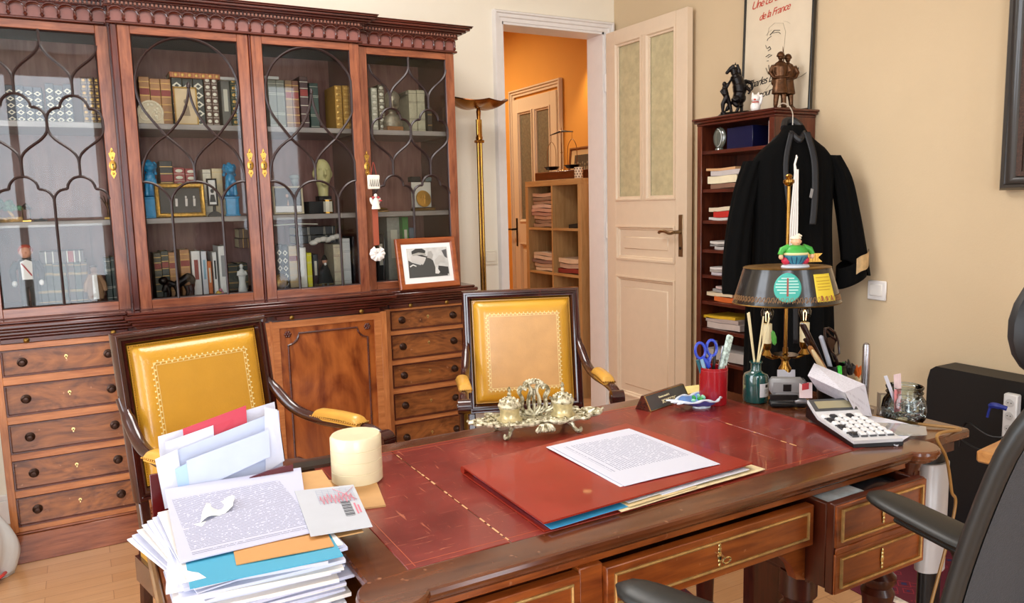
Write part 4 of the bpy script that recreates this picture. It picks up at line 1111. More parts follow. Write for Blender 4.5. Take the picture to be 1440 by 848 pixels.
grn = plain('green_glass_stone', '#2fa24c', .1, coat=.8, var=.4, vscale=80); grn2 = plain('mint_stone', '#9fe0bd', .12, coat=.8, var=.2, vscale=80)
rnd = random.Random(9)
for k in range(9):
    m = MB(); r = rnd.uniform(.006, .010); m.sph((0,0,0), (r, r*.8, r*.6), 8, rot=(rnd.uniform(0,1),)*3)
    a = rnd.uniform(0, 6.28); q = rnd.uniform(0, .026)
    tag(m.build('glass_stone', grn if k % 2 else grn2, loc=(1.300+q*math.cos(a), 1.393+q*math.sin(a)*.7, ZD+.017+.003*(k % 3)), ang=20), 'small shiny %s stone in the blue fish-shaped dish' % ('green' if k % 2 else 'pale mint'), 'stone', 'green stones in the blue dish' if k % 2 else 'mint stones in the blue dish')
# yellow note pad behind
rectsheet('note_pad', 1.385, 1.515, ZD, .12, .07, R(-8), .008, plain('pale_yellow_pad', '#ecd98e', .7, var=.1), 'pale yellow note pad lying behind the red pen pot', 'note pad')
# red leather pen pot with contents
pp = (1.352, 1.405)
po = thing('pen_pot', 'oval red leather pen pot on the desk, left of the green bottle', 'pen pot', (*pp, ZD))
redl = plain('glossy_red_leather', '#a3101c', .25, coat=.4, bump=.2, bscale=200)
m = MB(); m.lathe([(.0,.0),(.034,0),(.0345,.002),(.035,.092),(.0335,.093),(.032,.092),(.0315,.006),(0,.006)], (0,0,0), 36); m.build('cup', redl, po)
m = MB()
for k in range(60):
    a = 2*math.pi*k/60; m.box(-.0009,.0009,-.0004,.0004,-.0004,.0004, T=Matrix.Translation((.0352*math.cos(a), .0352*math.sin(a), .086)) @ Matrix.Rotation(a+1.57,4,'Z'))
m.build('stitching', plain('red_thread', '#d1505a', .6), po)
def inpot(name, mat, lab, cat, base, top, r, parts=None, group=None):
    m = MB(); b, t = Vector(base), Vector(top); m.tube([(0,0,0), t-b], r, 8)
    return tag(m.build(name, mat, loc=b), lab, cat, group)
X0, Y0 = pp
# scissors with blue handles
sc_o = thing('scissors', 'scissors with bright blue handles standing in the red pen pot', 'scissors', (X0-.006, Y0-.004, ZD+.012), R(-20))
Ts = Matrix.Rotation(R(-8), 4, 'Y')
for sx in (-1, 1):
    m = MB(T=Ts); m.tube([(sx*.002,0,0), (sx*.001,0,.085)], [.003,.005], 6, flat=.3); bl = m.build('blade', plain('steel', '#c9ccd0', .2, 1.0), sc_o)
    m = MB(T=Ts)
    lp = [(sx*(.016+.013*math.cos(a)), .002*sx, .128+.020*math.sin(a)) for a in [2*math.pi*i/20 for i in range(20)]]
    m.tube(lp, .0036, 7, closed=True); m.tube([(sx*-.001, .002*sx, .082), (sx*.004, .002*sx, .098), (sx*.013, .002*sx, .112)], [.005,.006,.004], 7)
    m.build('handle', plain('blue_plastic', '#2342c0', .3, coat=.3), sc_o)
# glittery clear-green ruler block / ballpens
m = MB(T=Matrix.Rotation(R(17), 4, 'Y')); m.box(-.011,.011,-.005,.005,0,.165,.004); m.build
cr = m.build('ornamental_pen', plain('green_marbled_lucite', '#b9d6c6', .1, coat=.9, var=.65, vscale=120), loc=(X0+.004, Y0-.004, ZD+.010)); tag(cr, 'clear marbled green block pen leaning right in the red pen pot', 'pen')
inpot('pen', black, 'black pen leaning right in the red pen pot', 'pen', (X0, Y0+.008, ZD+.01), (X0+.020, Y0+.012, ZD+.155), .0038)
inpot('pen', plain('silver_pen', '#c7c9cc', .25, .9), 'slim silver pen beside the clear green block in the pen pot', 'pen', (X0+.006, Y0+.004, ZD+.01), (X0+.036, Y0+.004, ZD+.14), .0034)
inpot('marker', plain('light_blue_marker', '#8fb8d2', .3), 'light blue marker with white end leaning left in the red pen pot', 'marker', (X0-.004, Y0, ZD+.02), (X0-.036, Y0+.004, ZD+.116), .0048)
inpot('marker', plain('teal_marker', '#2c6670', .3), 'dark teal marker leaning left in the red pen pot', 'marker', (X0-.01, Y0+.008, ZD+.02), (X0-.040, Y0+.014, ZD+.112), .0045)
# green diffuser bottle with reeds
db = thing('reed_diffuser', 'dark green glass diffuser bottle with white label', 'diffuser bottle', (1.452, 1.360, ZD))
m = MB(); m.lathe([(0,0),(.029,0),(.031,.004),(.031,.062),(.028,.070),(.015,.076),(.0125,.080),(.0125,.096),(.0155,.098),(.0155,.102),(.0095,.102),(.0095,.085),(.0,.084)], (0,0,0), 40)
m.build('bottle', plain('dark_green_glass', '#0b4a47', .06, coat=.9, spec=.8), db)
m = MB(); 
for i in range(8):
    a0, a1 = R(-118+8*i), R(-110+8*i); m.add([(.0314*math.cos(a0),.0314*math.sin(a0),.016),(.0314*math.cos(a1),.0314*math.sin(a1),.016),(.0314*math.cos(a1),.0314*math.sin(a1),.050),(.0314*math.cos(a0),.0314*math.sin(a0),.050),
      (.0309*math.cos(a0),.0309*math.sin(a0),.016),(.0309*math.cos(a1),.0309*math.sin(a1),.016),(.0309*math.cos(a1),.0309*math.sin(a1),.050),(.0309*math.cos(a0),.0309*math.sin(a0),.050)], [(0,1,2,3),(7,6,5,4),(0,4,5,1),(3,2,6,7),(0,3,7,4),(1,5,6,2)])
lb = m.build('label', plain('label_white', '#e8eaee', .5), db, ang=60)
m = MB(T=Matrix.Rotation(R(8), 4, 'Z')); m.box(-.004,.004,-.0320,-.0312,.040,.047); m.build('label_mark', black, lb)
m = MB(T=Matrix.Rotation(R(8), 4, 'Z'))
for k in range(4): m.box(-.009+.001*k, .009-.002*k, -.0319,-.0313, .034-.003*k, .035-.003*k)
m.build('label_print', plain('grey_print', '#9aa0a6', .6), lb)
reed = plain('reed', '#eadcae', .6)
for k, (dx, dy, h) in enumerate(((-.026,.0,.140),(-.014,.008,.140),(.038,.0,.122),(.030,.010,.125))):
    m = MB(); m.cyl((0,0,0), (dx-(.002 if dx < 0 else -.002), dy, h), .0022, n=8)
    tag(m.build('reed_stick', reed, loc=(1.452+dx*.12, 1.360+dy*.1, ZD+.086)), 'pale reed stick leaning %s in the green diffuser bottle' % ('left' if dx < 0 else 'right'), 'reed stick', 'reed sticks leaning left in the bottle' if dx < 0 else 'reed sticks leaning right in the bottle')
# two self-inking stamps / staplers (grey and black)
gry = plain('grey_plastic', '#8b8c8e', .35); dgry = plain('dark_grey_plastic', '#4a4b4e', .35)
s1 = thing('stamp', 'tall grey and black self-inking stamp beside the green bottle', 'stamp', (1.478, 1.283, ZD), R(-40)); s1.scale = (1.05, 1, 1.35)
m = MB(); m.box(-.040,.040,-.019,.019,0,.010,.003); m.build('base', black, s1)
m = MB(); m.box(-.040,.036,-.018,.018,.022,.052,.006); m.box(-.030,.040,-.017,.017,.018,.030,.004); m.build('body', gry, s1)
m = MB(); m.box(-.041,.020,-.020,-.017,.014,.024,.001); m.build('slot', black, s1)
m = MB(); m.box(-.012,.006,-.0195,-.0178,.030,.043,.001); m.build('window', black, s1)
m = MB(); m.box(.028,.0415,-.019,.019,.024,.050,.004); m.build('end_cap', dgry, s1)
m = MB(); m.box(.014,.043,-.021,.021,.008,.016,.003); m.build('ink_pad_tray', plain('silver_tray', '#b9bbc0', .3, .6), s1)
s2 = thing('stamp', 'low grey stamp lying behind the calculator', 'stamp', (1.487, 1.160, ZD), R(-40))
m = MB(); m.box(-.046,.046,-.024,.024,0,.030,.006); m.build('body', gry, s2)
m = MB(); m.box(-.022,.002,-.016,.006,.0295,.032,.001); m.build('window', dgry, s2)
m = MB(); m.box(.016,.048,-.026,.026,.002,.033,.004); m.build('end_cap', dgry, s2)
m = MB(); m.box(-.04,.01,-.0255,-.0235,.008,.012); m.build('slot', black, s2)
# papers under the calculator
c4 = [atz(1150, 588, ZD), atz(1285, 590, ZD), atz(1302, 622, ZD), atz(1222, 632, ZD)]
quadsheet('document', [atz(1205,580,ZD), atz(1290,600,ZD), atz(1262,628,ZD), atz(1145,592,ZD)], .0012, plain('grey_white_paper', '#dcdde6', .7, var=.08, vscale=60), 'crumpled white sheet under the calculator', 'paper', 'sheets under the calculator', wav=.001, seed=3)
quadsheet('document', [atz(1230,590,ZD+.0015), atz(1296,604,ZD+.0015), atz(1258,626,ZD+.0015), atz(1180,604,ZD+.0015)], .0010, paper, 'second white sheet under the calculator, nearest the desk edge', 'paper', 'sheets under the calculator', wav=.001, seed=4)
m = MB(); pA = [atz(1215,592,ZD+.006), atz(1302,600,ZD+.006), atz(1304,612,ZD+.004), atz(1240,612,ZD+.004)]
quadsheet('plastic_sleeve', pA, .0006, plain('clear_plastic', '#c8ccd2', .08, coat=1, trans=.6), 'clear plastic sleeve lying beside the calculator under the paperclip jar', 'sleeve', wav=.002, seed=8)
# calculator
cc = thing('calculator', 'white and grey desk calculator with a sloping display at the right corner of the desk', 'calculator', (1.424, 1.060, ZD+.004), R(-114))
Tc = Matrix.Rotation(R(2), 4, 'Y') @ Matrix.Diagonal((1.2, 1, 1.15, 1))
m = MB(T=Tc); m.prism([(-.085,0),(.085,0),(.085,.012),(-.04,.014),(-.055,.020),(-.085,.034)], -.052, .052, 'xz'); m.build('case', plain('calculator_white', '#d9dade', .35), cc)
m = MB(T=Tc); m.prism([(-.086,-.001),(.086,-.001),(.086,.006),(-.042,.008),(-.057,.014),(-.086,.028)], -.0535, .0535, 'xz'); m.build('lower_case', black, cc)
m = MB(T=Tc); m.prism([(-.0845,.0345),(-.0545,.0205),(-.0545,.0210),(-.0845,.0350)], -.050, .050, 'xz'); m.build('display_bezel', dgry, cc)
m = MB(T=Tc); m.prism([(-.078,.0322),(-.060,.0238),(-.060,.0245),(-.078,.0330)], -.040, .040, 'xz'); m.build('display', plain('lcd', '#a39a7c', .2), cc)
key_w = plain('calc_key', '#f2f3f5', .35); key_k = plain('calc_key_dark', '#25262a', .35)
for i in range(6):
    for j in range(5):
        k = MB(T=Tc); x = -.036+.0195*i; y = -.038+.019*j; k.box(x-.0072, x+.0072, y-.0068, y+.0068, .012, .0185, .002)
        k.build('calculator_key', key_k if (i == 0 and j % 2) or j == 0 and i % 2 else key_w, cc)
for (a, b) in ((0, 0),):
    m = MB(T=Tc)
    for i in range(6):
        for j in range(5): m.box(-.0265+.0195*i-.0025, -.0265+.0195*i-.0005, -.038+.019*j-.0068, -.038+.019*j+.0068, .0125, .0152)
    m.build('key_gaps', dgry, cc)
# folded letter standing like a roof behind the calculator
nt1 = print_mat('faint_print', -.2, .2, -.2, .2, .007, '#c9c6d2', '#dedde8', 160, .50)
m = MB()
A, B, Cc, D = aty(1134, 512, 1.26), aty(1152, 524, 1.26), aty(1216, 548, 1.13), aty(1188, 538, 1.15)
tl = aty(1134, 524, 1.30); tr = aty(1217, 545, 1.12); ml = aty(1135, 540, 1.20)
ridge0, ridge1 = aty(1145, 511, 1.27), aty(1216, 541, 1.14)
f0, f1 = aty(1136, 528, 1.235), aty(1188, 552, 1.115)
g0, g1 = aty(1150, 548, 1.24), aty(1195, 570, 1.13)
o0 = (ridge0+f0+f1)/3
vs = [p-o0 for p in (ridge0, f0, f1, ridge1, g0+Vector((0,.03,0)), aty(1224, 584, 1.10))]
def strip(quads, t=.0007):
    mm = MB()
    for a, b, c, d in quads:
        n = (b-a).cross(d-a).normalized()*t
        mm.add([a, b, c, d, a+n, b+n, c+n, d+n], [(0,1,2,3),(7,6,5,4),(0,4,5,1),(1,5,6,2),(2,6,7,3),(3,7,4,0)])
    return mm
r0, a0, a1, r1 = ridge0, f0, f1, ridge1
low = aty(1204, 582, 1.10); low2 = aty(1226, 586, 1.11)
mm = strip([(r0-o0, a0-o0, a1-o0, r1-o0), (a1-o0, low-o0, low2-o0, r1-o0), (a0-o0, g0-o0, g1-o0, a1-o0)])
tag(mm.build('folded_letter', nt1, loc=o0, ang=20), 'white folded letter propped like a roof over the grey stamp', 'letter')
def card(px0, py0, px1, py1, y, mat, lab, tilt=.0):
    a = aty(px0, py1, y); b = aty(px1, py1, y-.01); c = aty(px1, py0, y+tilt); d = aty(px0, py0, y+.01+tilt)
    mm = strip([tuple(p-a for p in (a, b, c, d))], .001); return tag(mm.build('card', mat, loc=a), lab, 'card')
card(1093, 520, 1118, 545, 1.36, paper, 'white card standing behind the tall grey stamp', .01)
cpk = plain('stamped_card', '#f2dfe0', .6)
o = card(1124, 538, 1142, 560, 1.235, cpk, 'white card with a red printed square, between the two stamps', .01)
m = MB(); a = aty(1128, 540, 1.225); b = aty(1137, 547, 1.225); m.box(a.x, b.x, a.y-.001, a.y, b.z, a.z); m.build('printed_square', plain('red_print', '#d8474f', .6), None); 
q = bpy.data.objects['printed_square']; q.parent = o; q.location = -o.location
# ---------------------------------------------------------------- back right corner of the desk / side table
ZS = .745
# paperclip jar
jar_g = glassy('clear_jar_glass', '#f6fbfa', .02, 1.45)
jp = (1.664, 1.100)
jr = thing('glass_jar', 'clear glass jar full of silver paperclips', 'jar', (*jp, ZS)); jr.scale = (1.3, 1.3, 1.3)
m = MB(); m.lathe([(0,.001),(.030,.001),(.036,.010),(.038,.025),(.035,.042),(.028,.052),(.0285,.062),(.031,.063),(.031,.067),(.029,.068)], (0,0,0), 36, cap=False)
m.lathe([(.0,.004),(.028,.004),(.033,.012),(.035,.025),(.032,.041),(.0255,.052),(.026,.066)], (0,0,0), 36, cap=False); m.build('jar_body', jar_g, jr, fix=False)
m = MB(); m.tube([(.030*math.cos(2*math.pi*i/36), .030*math.sin(2*math.pi*i/36), .056) for i in range(36)], .0016, 6, closed=True); m.tube([(.030*math.cos(2*math.pi*i/36), .030*math.sin(2*math.pi*i/36), .066) for i in range(36)], .0018, 6, closed=True); m.build('jar_rim', jar_g, jr)
steel = plain('steel_wire', '#c9cdd1', .18, 1.0)
rnd = random.Random(11)
clip = [(0,0,0),(0,.018,0),(.002,.021,0),(.005,.021,0),(.007,.018,0),(.007,.003,0),(.005,.0,0),(.003,.0,0),(.002,.003,0),(.002,.015,0),(.004,.017,0),(.0052,.015,0),(.0052,.006,0)]
cm = MB(); cm.tube(clip, .00075, 5); base_clip = None
for k in range(90):
    z = .006+.046*rnd.random()**1.1; rr_ = .036 if z < .04 else .028
    a = rnd.uniform(0, 6.28); q = rr_*math.sqrt(rnd.random())*.85
    if base_clip is None: o = cm.build('paperclip', steel); base_clip = o
    else: o = base_clip.copy(); COL.objects.link(o)
    o.location = (jp[0]+q*math.cos(a)-.003, jp[1]+q*math.sin(a)-.006, ZS+z+.004); o.rotation_euler = (rnd.uniform(-.9,.9), rnd.uniform(-.9,.9), rnd.uniform(0, 6.28))
    tag(o, 'silver paperclip in the heap inside the glass jar', 'paperclip', 'paperclips in the glass jar')
def slip(px0, py0, px1, py1, y, w, mat, name, lab, cat):
    a = aty(px0, py0, y); b = aty(px1, py1, y); mm = MB(); d = Vector((w, 0, 0)); t = Vector((0,.0008,0))
    mm.add([Vector(), d, b-a+d, b-a, t, d+t, b-a+d+t, b-a+t], [(0,1,2,3),(7,6,5,4),(0,4,5,1),(1,5,6,2),(2,6,7,3),(3,7,4,0)])
    return tag(mm.build(name, mat, loc=a), lab, cat)
slip(1259, 575, 1257, 527, 1.112, .026, plain('pink_white_card', '#f3dadd', .5, var=.12, vscale=50), 'card_slip', 'white card with pink print standing in the paperclip jar', 'card')
slip(1260, 574, 1243, 529, 1.100, .012, paper, 'card_slip', 'rolled white slip leaning left out of the paperclip jar', 'paper slip')
slip(1258, 580, 1258, 548, 1.094, .024, plain('coral_card', '#e98f93', .5, var=.2, vscale=60), 'card_slip', 'coral pink paper slip tucked low in the paperclip jar', 'paper slip')
# lucite block and silver stylus stand
m = MB(); a = aty(1219, 590, 1.16)
sp_ = (1.705, 1.235)
m.lathe([(.022,0),(.022,.006),(.009,.012),(.0095,.10),(.009,.12),(.0088,.160),(.0075,.168),(.003,.172),(0,.1725)], (0,0,0), 24)
tag(m.build('metal_stylus', plain('satin_steel', '#b5b2b6', .25, .9), loc=(1.678, 1.215, ZS)), 'tall satin steel rounded rod standing left of the paperclip jar', 'rod')
lu = thing('lucite_frame', 'small clear lucite frame with brass edges left of the paperclip jar', 'frame', (1.688, 1.165, ZS), R(-35))
m = MB(); m.frame(-.018, .018, 0, .055, [(0,-.006),(.005,-.006),(.005,.006),(0,.006)]); m.build('edge', plain('clear_lucite_edge', '#bfae9c', .08, coat=1), lu)
m = MB(); m.box(-.013,.013,-.001,.001,.005,.050); m.build('pane', jar_g, lu)
m = MB(); m.tube(spline([(0,0,.006),(.01,.004,.012),(.022,.002,.006),(.03,-.004,.012),(.022,-.010,.018),(.010,-.006,.010)],5), .006, 8)
tag(m.build('cable_plug', plain('white_plastic_plug', '#e9ebf0', .3), loc=(1.655, 1.150, ZS)), 'small coiled white plug lying left of the paperclip jar', 'plug')
# pen cup behind: letter opener handles, brushes, highlighter, fan etc.
pc = (1.700, 1.330)
cu = thing('pen_cup', 'black pen cup crowded with letter openers and glasses, right of the lamp', 'pen cup', (*pc, ZS))
m = MB(); m.lathe([(0,0),(.034,0),(.036,.004),(.037,.095),(.035,.096),(.034,.01),(0,.01)], (0,0,0), 28); m.build('cup', black, cu)
brn = plain('dark_brown_handle', '#2b1813', .25, coat=.4)
def stick(px0, py0, px1, py1, y0, y1, r, mat, name, lab, cat, flat=1.0, n=10):
    a = aty(px0, py0, y0); b = aty(px1, py1, y1); mm = MB(); mm.tube([Vector(), (b-a)*.5, (b-a)*.97, b-a], [r[0], r[1], r[2], r[2]*.4], n, flat=flat)
    return tag(mm.build(name, mat, loc=a), lab, cat)
stick(1165, 530, 1128, 455, 1.33, 1.28, (.006,.0085,.0085), brn, 'letter_opener', 'thick dark brown handle leaning left in front of the lamp candle', 'letter opener', .6)
stick(1160, 525, 1132, 476, 1.32, 1.30, (.005,.006,.007), brn, 'letter_opener', 'shorter dark brown handle just below the thick one, beside the lamp', 'letter opener', .6)
stick(1172, 540, 1138, 487, 1.31, 1.29, (.006,.008,.006), plain('tan_wood', '#a5713f', .4, var=.2), 'brush', 'tan wooden handle leaning in the pen cup', 'brush')
stick(1166, 536, 1142, 492, 1.30, 1.28, (.007,.007,.004), plain('cream_handle', '#e7cfa0', .4, var=.1), 'brush', 'cream bone handle leaning in the pen cup', 'brush')
stick(1172, 530, 1154, 472, 1.345, 1.34, (.006,.006,.006), plain('silver_blue_pen', '#c9ccd8', .3), 'pen', 'silver white pen leaning left in the pen cup', 'pen')
stick(1178, 530, 1160, 476, 1.35, 1.345, (.004,.004,.004), black, 'pen', 'slim black pen leaning left in the pen cup', 'pen')
sg = thing('sunglasses', 'dark brown folded glasses standing up in the pen cup', 'glasses', aty(1172, 512, 1.33))
o0 = aty(1172, 512, 1.33)
m = MB(); m.tube([aty(px, py, 1.33)-o0 for px, py in ((1160,462),(1166,461),(1174,467),(1179,480),(1180,497),(1175,501),(1169,494),(1164,483),(1160,472))], .0030, 7, closed=True); m.build('rim', brn, sg)
m = MB(); P = [aty(px, py, 1.334)-o0 for px, py in ((1163,475),(1171,474),(1177,478),(1173,486),(1170,496),(1166,487),(1162,481))]
m.prism([(p.x, p.z) for p in P], .003, .006, 'xz'); m.build('lens', brn, sg)
m = MB(); m.tube([aty(px, py, 1.33)-o0 for px, py in ((1160,462),(1168,472),(1180,480))], .0022, 6); m.tube([aty(px, py, 1.33)-o0 for px, py in ((1175,501),(1180,520),(1178,535))], [.004,.006,.006], 7); m.build('temple_arm', brn, sg)
m = MB(); a = aty(1180, 520, 1.30); m.box(-.008,.008,-.006,.006,-.03,.010,.003); tag(m.build('highlighter', plain('neon_green', '#3fe04a', .35), loc=a, rot=(0, R(-8), 0)), 'neon green highlighter with its cap up in the pen cup', 'highlighter')
m = MB(); m.box(-.007,.007,-.006,.006,-.03,.010,.003); tag(m.build('highlighter', plain('dull_green', '#4f9a55', .4), loc=aty(1187, 514, 1.33), rot=(0, R(6), 0)), 'dull green highlighter behind the neon green one', 'highlighter')
m = MB(); o0 = aty(1196, 518, 1.30); 
for k in range(5): m.tube([(0,0,-.015), (.012*math.cos(k), .006*math.sin(k), .004), (.014*math.cos(k+.5), .006, .012+.003*k)], [.006,.007,.001], 6)
tag(m.build('feather_ornament', plain('dark_tuft', '#2a2522', .6), loc=o0), 'dark spiky tuft sticking up beside the orange flower', 'ornament')
fl = thing('artificial_flower', 'small orange and cream artificial flower sticking up behind the folded letter', 'flower', aty(1206, 525, 1.30))
m = MB()
for k in range(6):
    a = k*1.05; m.tube([(0,0,-.012), (.006*math.cos(a), .005*math.sin(a), .002), (.009*math.cos(a), .007*math.sin(a), .018+.004*(k % 2))], [.002,.0065,.001], 7, flat=.4)
m.build('petals', plain('orange_petal', '#f0762a', .5, var=.2, vscale=60), fl)
m = MB()
for k in range(5):
    a = k*1.25; m.tube([(0,0,-.024), (.007*math.cos(a), .005*math.sin(a), -.016), (.011*math.cos(a), .007*math.sin(a), -.006)], [.003,.006,.001], 7, flat=.4)
m.tube([(0,0,-.02),(.002,0,-.05)], .002, 6)
m.build('lower_petals', plain('cream_petal', '#f4d9a8', .5, var=.2, vscale=90), fl)

# ---------------------------------------------------------------- bouillotte lamp
LX, LY = 1.585, 1.385
lp = thing('table_lamp', 'brass bouillotte lamp with black painted shade and two candle lights', 'lamp', (LX, LY, ZS), R(-26))
blk_tole = plain('black_tole', '#1b1a18', .25, coat=.6)
br_l = plain('lamp_brass', '#9c7436', .22, 1.0, var=.15)
zb = lambda z: z-ZS
m = MB(); m.lathe([(0,0),(.062,0),(.064,.006),(.050,.012),(.020,.018),(.012,.03),(.010,.05),(.016,.056),(.016,.09),(.010,.10),(.0085,.110),(.014,.118),(.012,.124),(.0065,.13),(.0065,.145)], (0,0,0), 24); m.build('base', br_l, lp)
m = MB(); m.cyl((0,0,.14), (0,0,.575), .0045, n=12); m.build('stem', br_l, lp)
m = MB(); m.lathe([(.0045,0),(.009,.003),(.014,.010),(.013,.016),(.006,.020),(.009,.026),(.006,.030),(0,.031)], (0,0,.562), 20); m.build('finial', br_l, lp)
m = MB(); m.tube(spline([(-.052,0,.125),(-.03,0,.118),(0,0,.124),(.03,0,.118),(.052,0,.125)],6), .0042, 8)
m.lathe([(0,-.003),(.030,-.002),(.034,.003),(.0,.003)], (0,0,.124), 24); m.build('candle_arms', br_l, lp)
bulb = glassy('clear_bulb', '#fbf7ee', .02, 1.5)
for sx in (-1, 1):
    c = MB(); c.lathe([(.006,0),(.014,.003),(.010,.010),(.007,.016),(.011,.022),(.012,.034),(.009,.036)], (sx*.050,0,.124), 20); s_ = c.build('socket', br_l, lp)
    c = MB(); c.lathe([(.0,0),(.0115,0),(.0118,.050),(.0105,.052),(.0,.052)], (sx*.050,0,.158), 20)
    for k in range(4): c.tube([(sx*.050+.0118*math.cos(k*1.6), .0118*math.sin(k*1.6), .209), (sx*.050+.012*math.cos(k*1.6), .012*math.sin(k*1.6), .19-.006*k)], .0015, 5)
    c.build('candle_sleeve', plain('ivory_candle', '#f3e4b8', .45), lp)
    c = MB(); c.lathe([(.006,0),(.008,.004),(.015,.020),(.016,.030),(.011,.044),(.004,.055),(0,.060)], (sx*.050,0,.210), 18); bb = c.build('bulb', bulb, lp)
    c = MB(); c.tube([(sx*.050-.003,0,.215),(sx*.050-.004,0,.235),(sx*.050,0,.242),(sx*.050+.004,0,.235),(sx*.050+.003,0,.215)], .0006, 5); c.build('filament', plain('filament', '#ffd9a0', .4, emit=('#ffcf8a', 6)), bb)
m = MB(); m.lathe([(.136,0),(.137,.003),(.110,.092),(.108,.092),(.134,.003)], (0,0,.264), 64, sy=.80, cap=False); sh = m.build('shade', blk_tole, lp)
m = MB(); m.lathe([(.109,.090),(.112,.092),(.109,.094),(.0,.094)], (0,0,.264), 64, sy=.80, cap=False); m.lathe([(.136,-.001),(.139,.001),(.136,.003)], (0,0,.264), 64, sy=.80, cap=False); m.build('shade_rim', brass_dk, sh)
def on_shade(ang, t, off=.0006):     # point on the front of the shade, ang in degrees from the centre front
    a = R(-90+ang); r = lerp(.1365, .1100, t)+off; return Vector((r*math.cos(a), .80*r*math.sin(a), .267+.089*t))
m = MB()
for k in range(40):
    a0 = -100+5*k
    P = [on_shade(a0+dx*5, tz) for dx, tz in ((0,.10),(.25,.22),(.6,.24),(.8,.14),(.55,.08),(.45,.14))]
    m.tube(P, .0011, 5)
m.build('painted_scrolls', plain('dull_gold_paint', '#8f6a44', .45, .3), sh)
def patch(pts, mat, name, parent):
    mm = MB(); n = len(pts); mm.add([p for p in pts] + [p*1.0+Vector((0,-.0008,.0002)) for p in pts], [tuple(range(n)), tuple(range(2*n-1, n-1, -1))] + [(i, (i+1) % n, n+(i+1) % n, n+i) for i in range(n)])
    return mm.build(name, mat, parent, ang=60)
teal = plain('teal_sticker', '#3fb3a4', .45); yell = plain('yellow_sticker', '#ecd23c', .5)
# curved stickers built as small grids following the shade
def sticker(name, inside, a0, a1, t0, t1, mat, lab):
    mm = MB(); n = 22
    g = {}
    for i in range(n+1):
        for j in range(n+1):
            u, v = i/n, j/n
            if inside == 'disc':
                x, y = 2*u-1, 2*v-1; k = max(abs(x), abs(y)); l = math.hypot(x, y) or 1; x, y = x*k/l, y*k/l; u, v = (x+1)/2, (y+1)/2
            g[i,j] = on_shade(lerp(a0,a1,u), lerp(t0,t1,v), .0012)
    vs = [g[i,j] for j in range(n+1) for i in range(n+1)]; w = n+1
    mm.add(vs, [(j*w+i, j*w+i+1, (j+1)*w+i+1, (j+1)*w+i) for i in range(n) for j in range(n)])
    o = mm.build(name, mat, None, solid=.0008, fix=False); o.location = lp.location; o.rotation_euler = lp.rotation_euler
    return tag(o, lab, 'sticker')
ps = print_mat('x', 0, 1, 0, 1, .01)   # placeholder removed below
bpy.data.materials.remove(ps)
sA = sticker('round_sticker', 'disc', -33, -2, .12, .92, teal, 'round teal sticker with pale lines of print on the black lamp shade')
sB = sticker('square_sticker', 'sq', 15, 43, .10, .86, yell, 'yellow square sticker on the right of the black lamp shade')
def lines(parent, spec, mat, name):
    mm = MB()
    for a0, a1, t, h in spec:
        n = 6
        for i in range(n):
            p, q = on_shade(lerp(a0,a1,i/n), t, .0024), on_shade(lerp(a0,a1,(i+1)/n), t, .0024); p2, q2 = on_shade(lerp(a0,a1,i/n), t+h, .0024), on_shade(lerp(a0,a1,(i+1)/n), t+h, .0024)
            mm.add([p, q, q2, p2], [(0,1,2,3)])
    return mm.build(name, mat, parent, fix=False)
lines(sA, [(-25,-10,.76,.03),(-29,-6,.68,.03),(-31,-5,.60,.03),(-31,-5,.52,.03),(-29,-6,.44,.03),(-26,-9,.36,.03)], plain('pale_print', '#bfe5dd', .5), 'printed_lines')
lines(sA, [(-18.5,-16.4,.28,.50)], plain('rust_print', '#9a4a3a', .5), 'printed_stroke')
lines(sB, [(17,40,.76,.02),(17.5,40,.66,.02),(18,39,.58,.02),(18,39,.50,.02),(18,36,.42,.02)], plain('ochre_print', '#c79f2a', .5), 'printed_lines')
lines(sB, [(20,22.5,.13,.14),(27,29.5,.13,.12),(35,37.5,.13,.13)], plain('red_brown_print', '#a8623a', .5), 'printed_stroke')
# shade key: brass arrow
m = MB(); m.cyl((.0,0,.378), (.065,0,.378), .0022, n=8)
m.prism([(.040,.378),(.050,.389),(.092,.389),(.080,.378),(.092,.367),(.050,.367)], -.002, .002, 'xz')
for k in range(5): m.box(.052+.007*k,.0535+.007*k,-.0028,.0028,.3685,.3875)
m.build('arrow_key', br_l, lp)
# green crystal hanging point on the lamp tray
m = MB(); m.sph((0,0,0), (.009,.006,.021), 6); tag(m.build('green_shard', plain('green_glass_shard', '#57b04a', .15, coat=.8, var=.2), loc=aty(1088, 474, 1.365)-Vector((0,0,.002)), rot=(0,R(-14),0), ang=10), 'pointed green glass shard resting on the lamp tray', 'shard')
# plump figurine standing on the shade, in front of the stem
FZ = ZS+.264+.0945
fgp = Vector((LX, LY, FZ)) + Matrix.Rotation(R(-26), 3, 'Z') @ Vector((.006, -.036, 0))
fg = thing('figurine', 'plump painted figurine in green top and striped blue breeches standing on the lamp shade', 'figurine', fgp, R(-26))
m = MB(); m.lathe([(0,0),(.036,0),(.034,.005),(.022,.008),(0,.008)], (0,0,0), 24, sy=.7); m.build('stand', plain('pale_blue_base', '#cfd9e4', .4), fg)
shoe_m = plain('crimson_shoes', '#cf2c48', .35)
for sx in (-1, 1): m = MB(); m.sph((sx*.024, 0, .017), (.012,.010,.011), 12); m.build('shoe', shoe_m, fg)
m = MB(); m.lathe([(.012,.006),(.020,.012),(.030,.026),(.031,.032),(.0,.033)], (0,0,0), 24, sy=.8); br_ = m.build('breeches', plain('teal_breeches', '#3f8aa0', .4), fg)
m = MB()
for k in range(14):
    a = 2*math.pi*k/14; m.tube([(.0125*math.cos(a), .010*math.sin(a), .007), (.0205*math.cos(a), .0165*math.sin(a), .013), (.0305*math.cos(a), .0245*math.sin(a), .027)], .0011, 5)
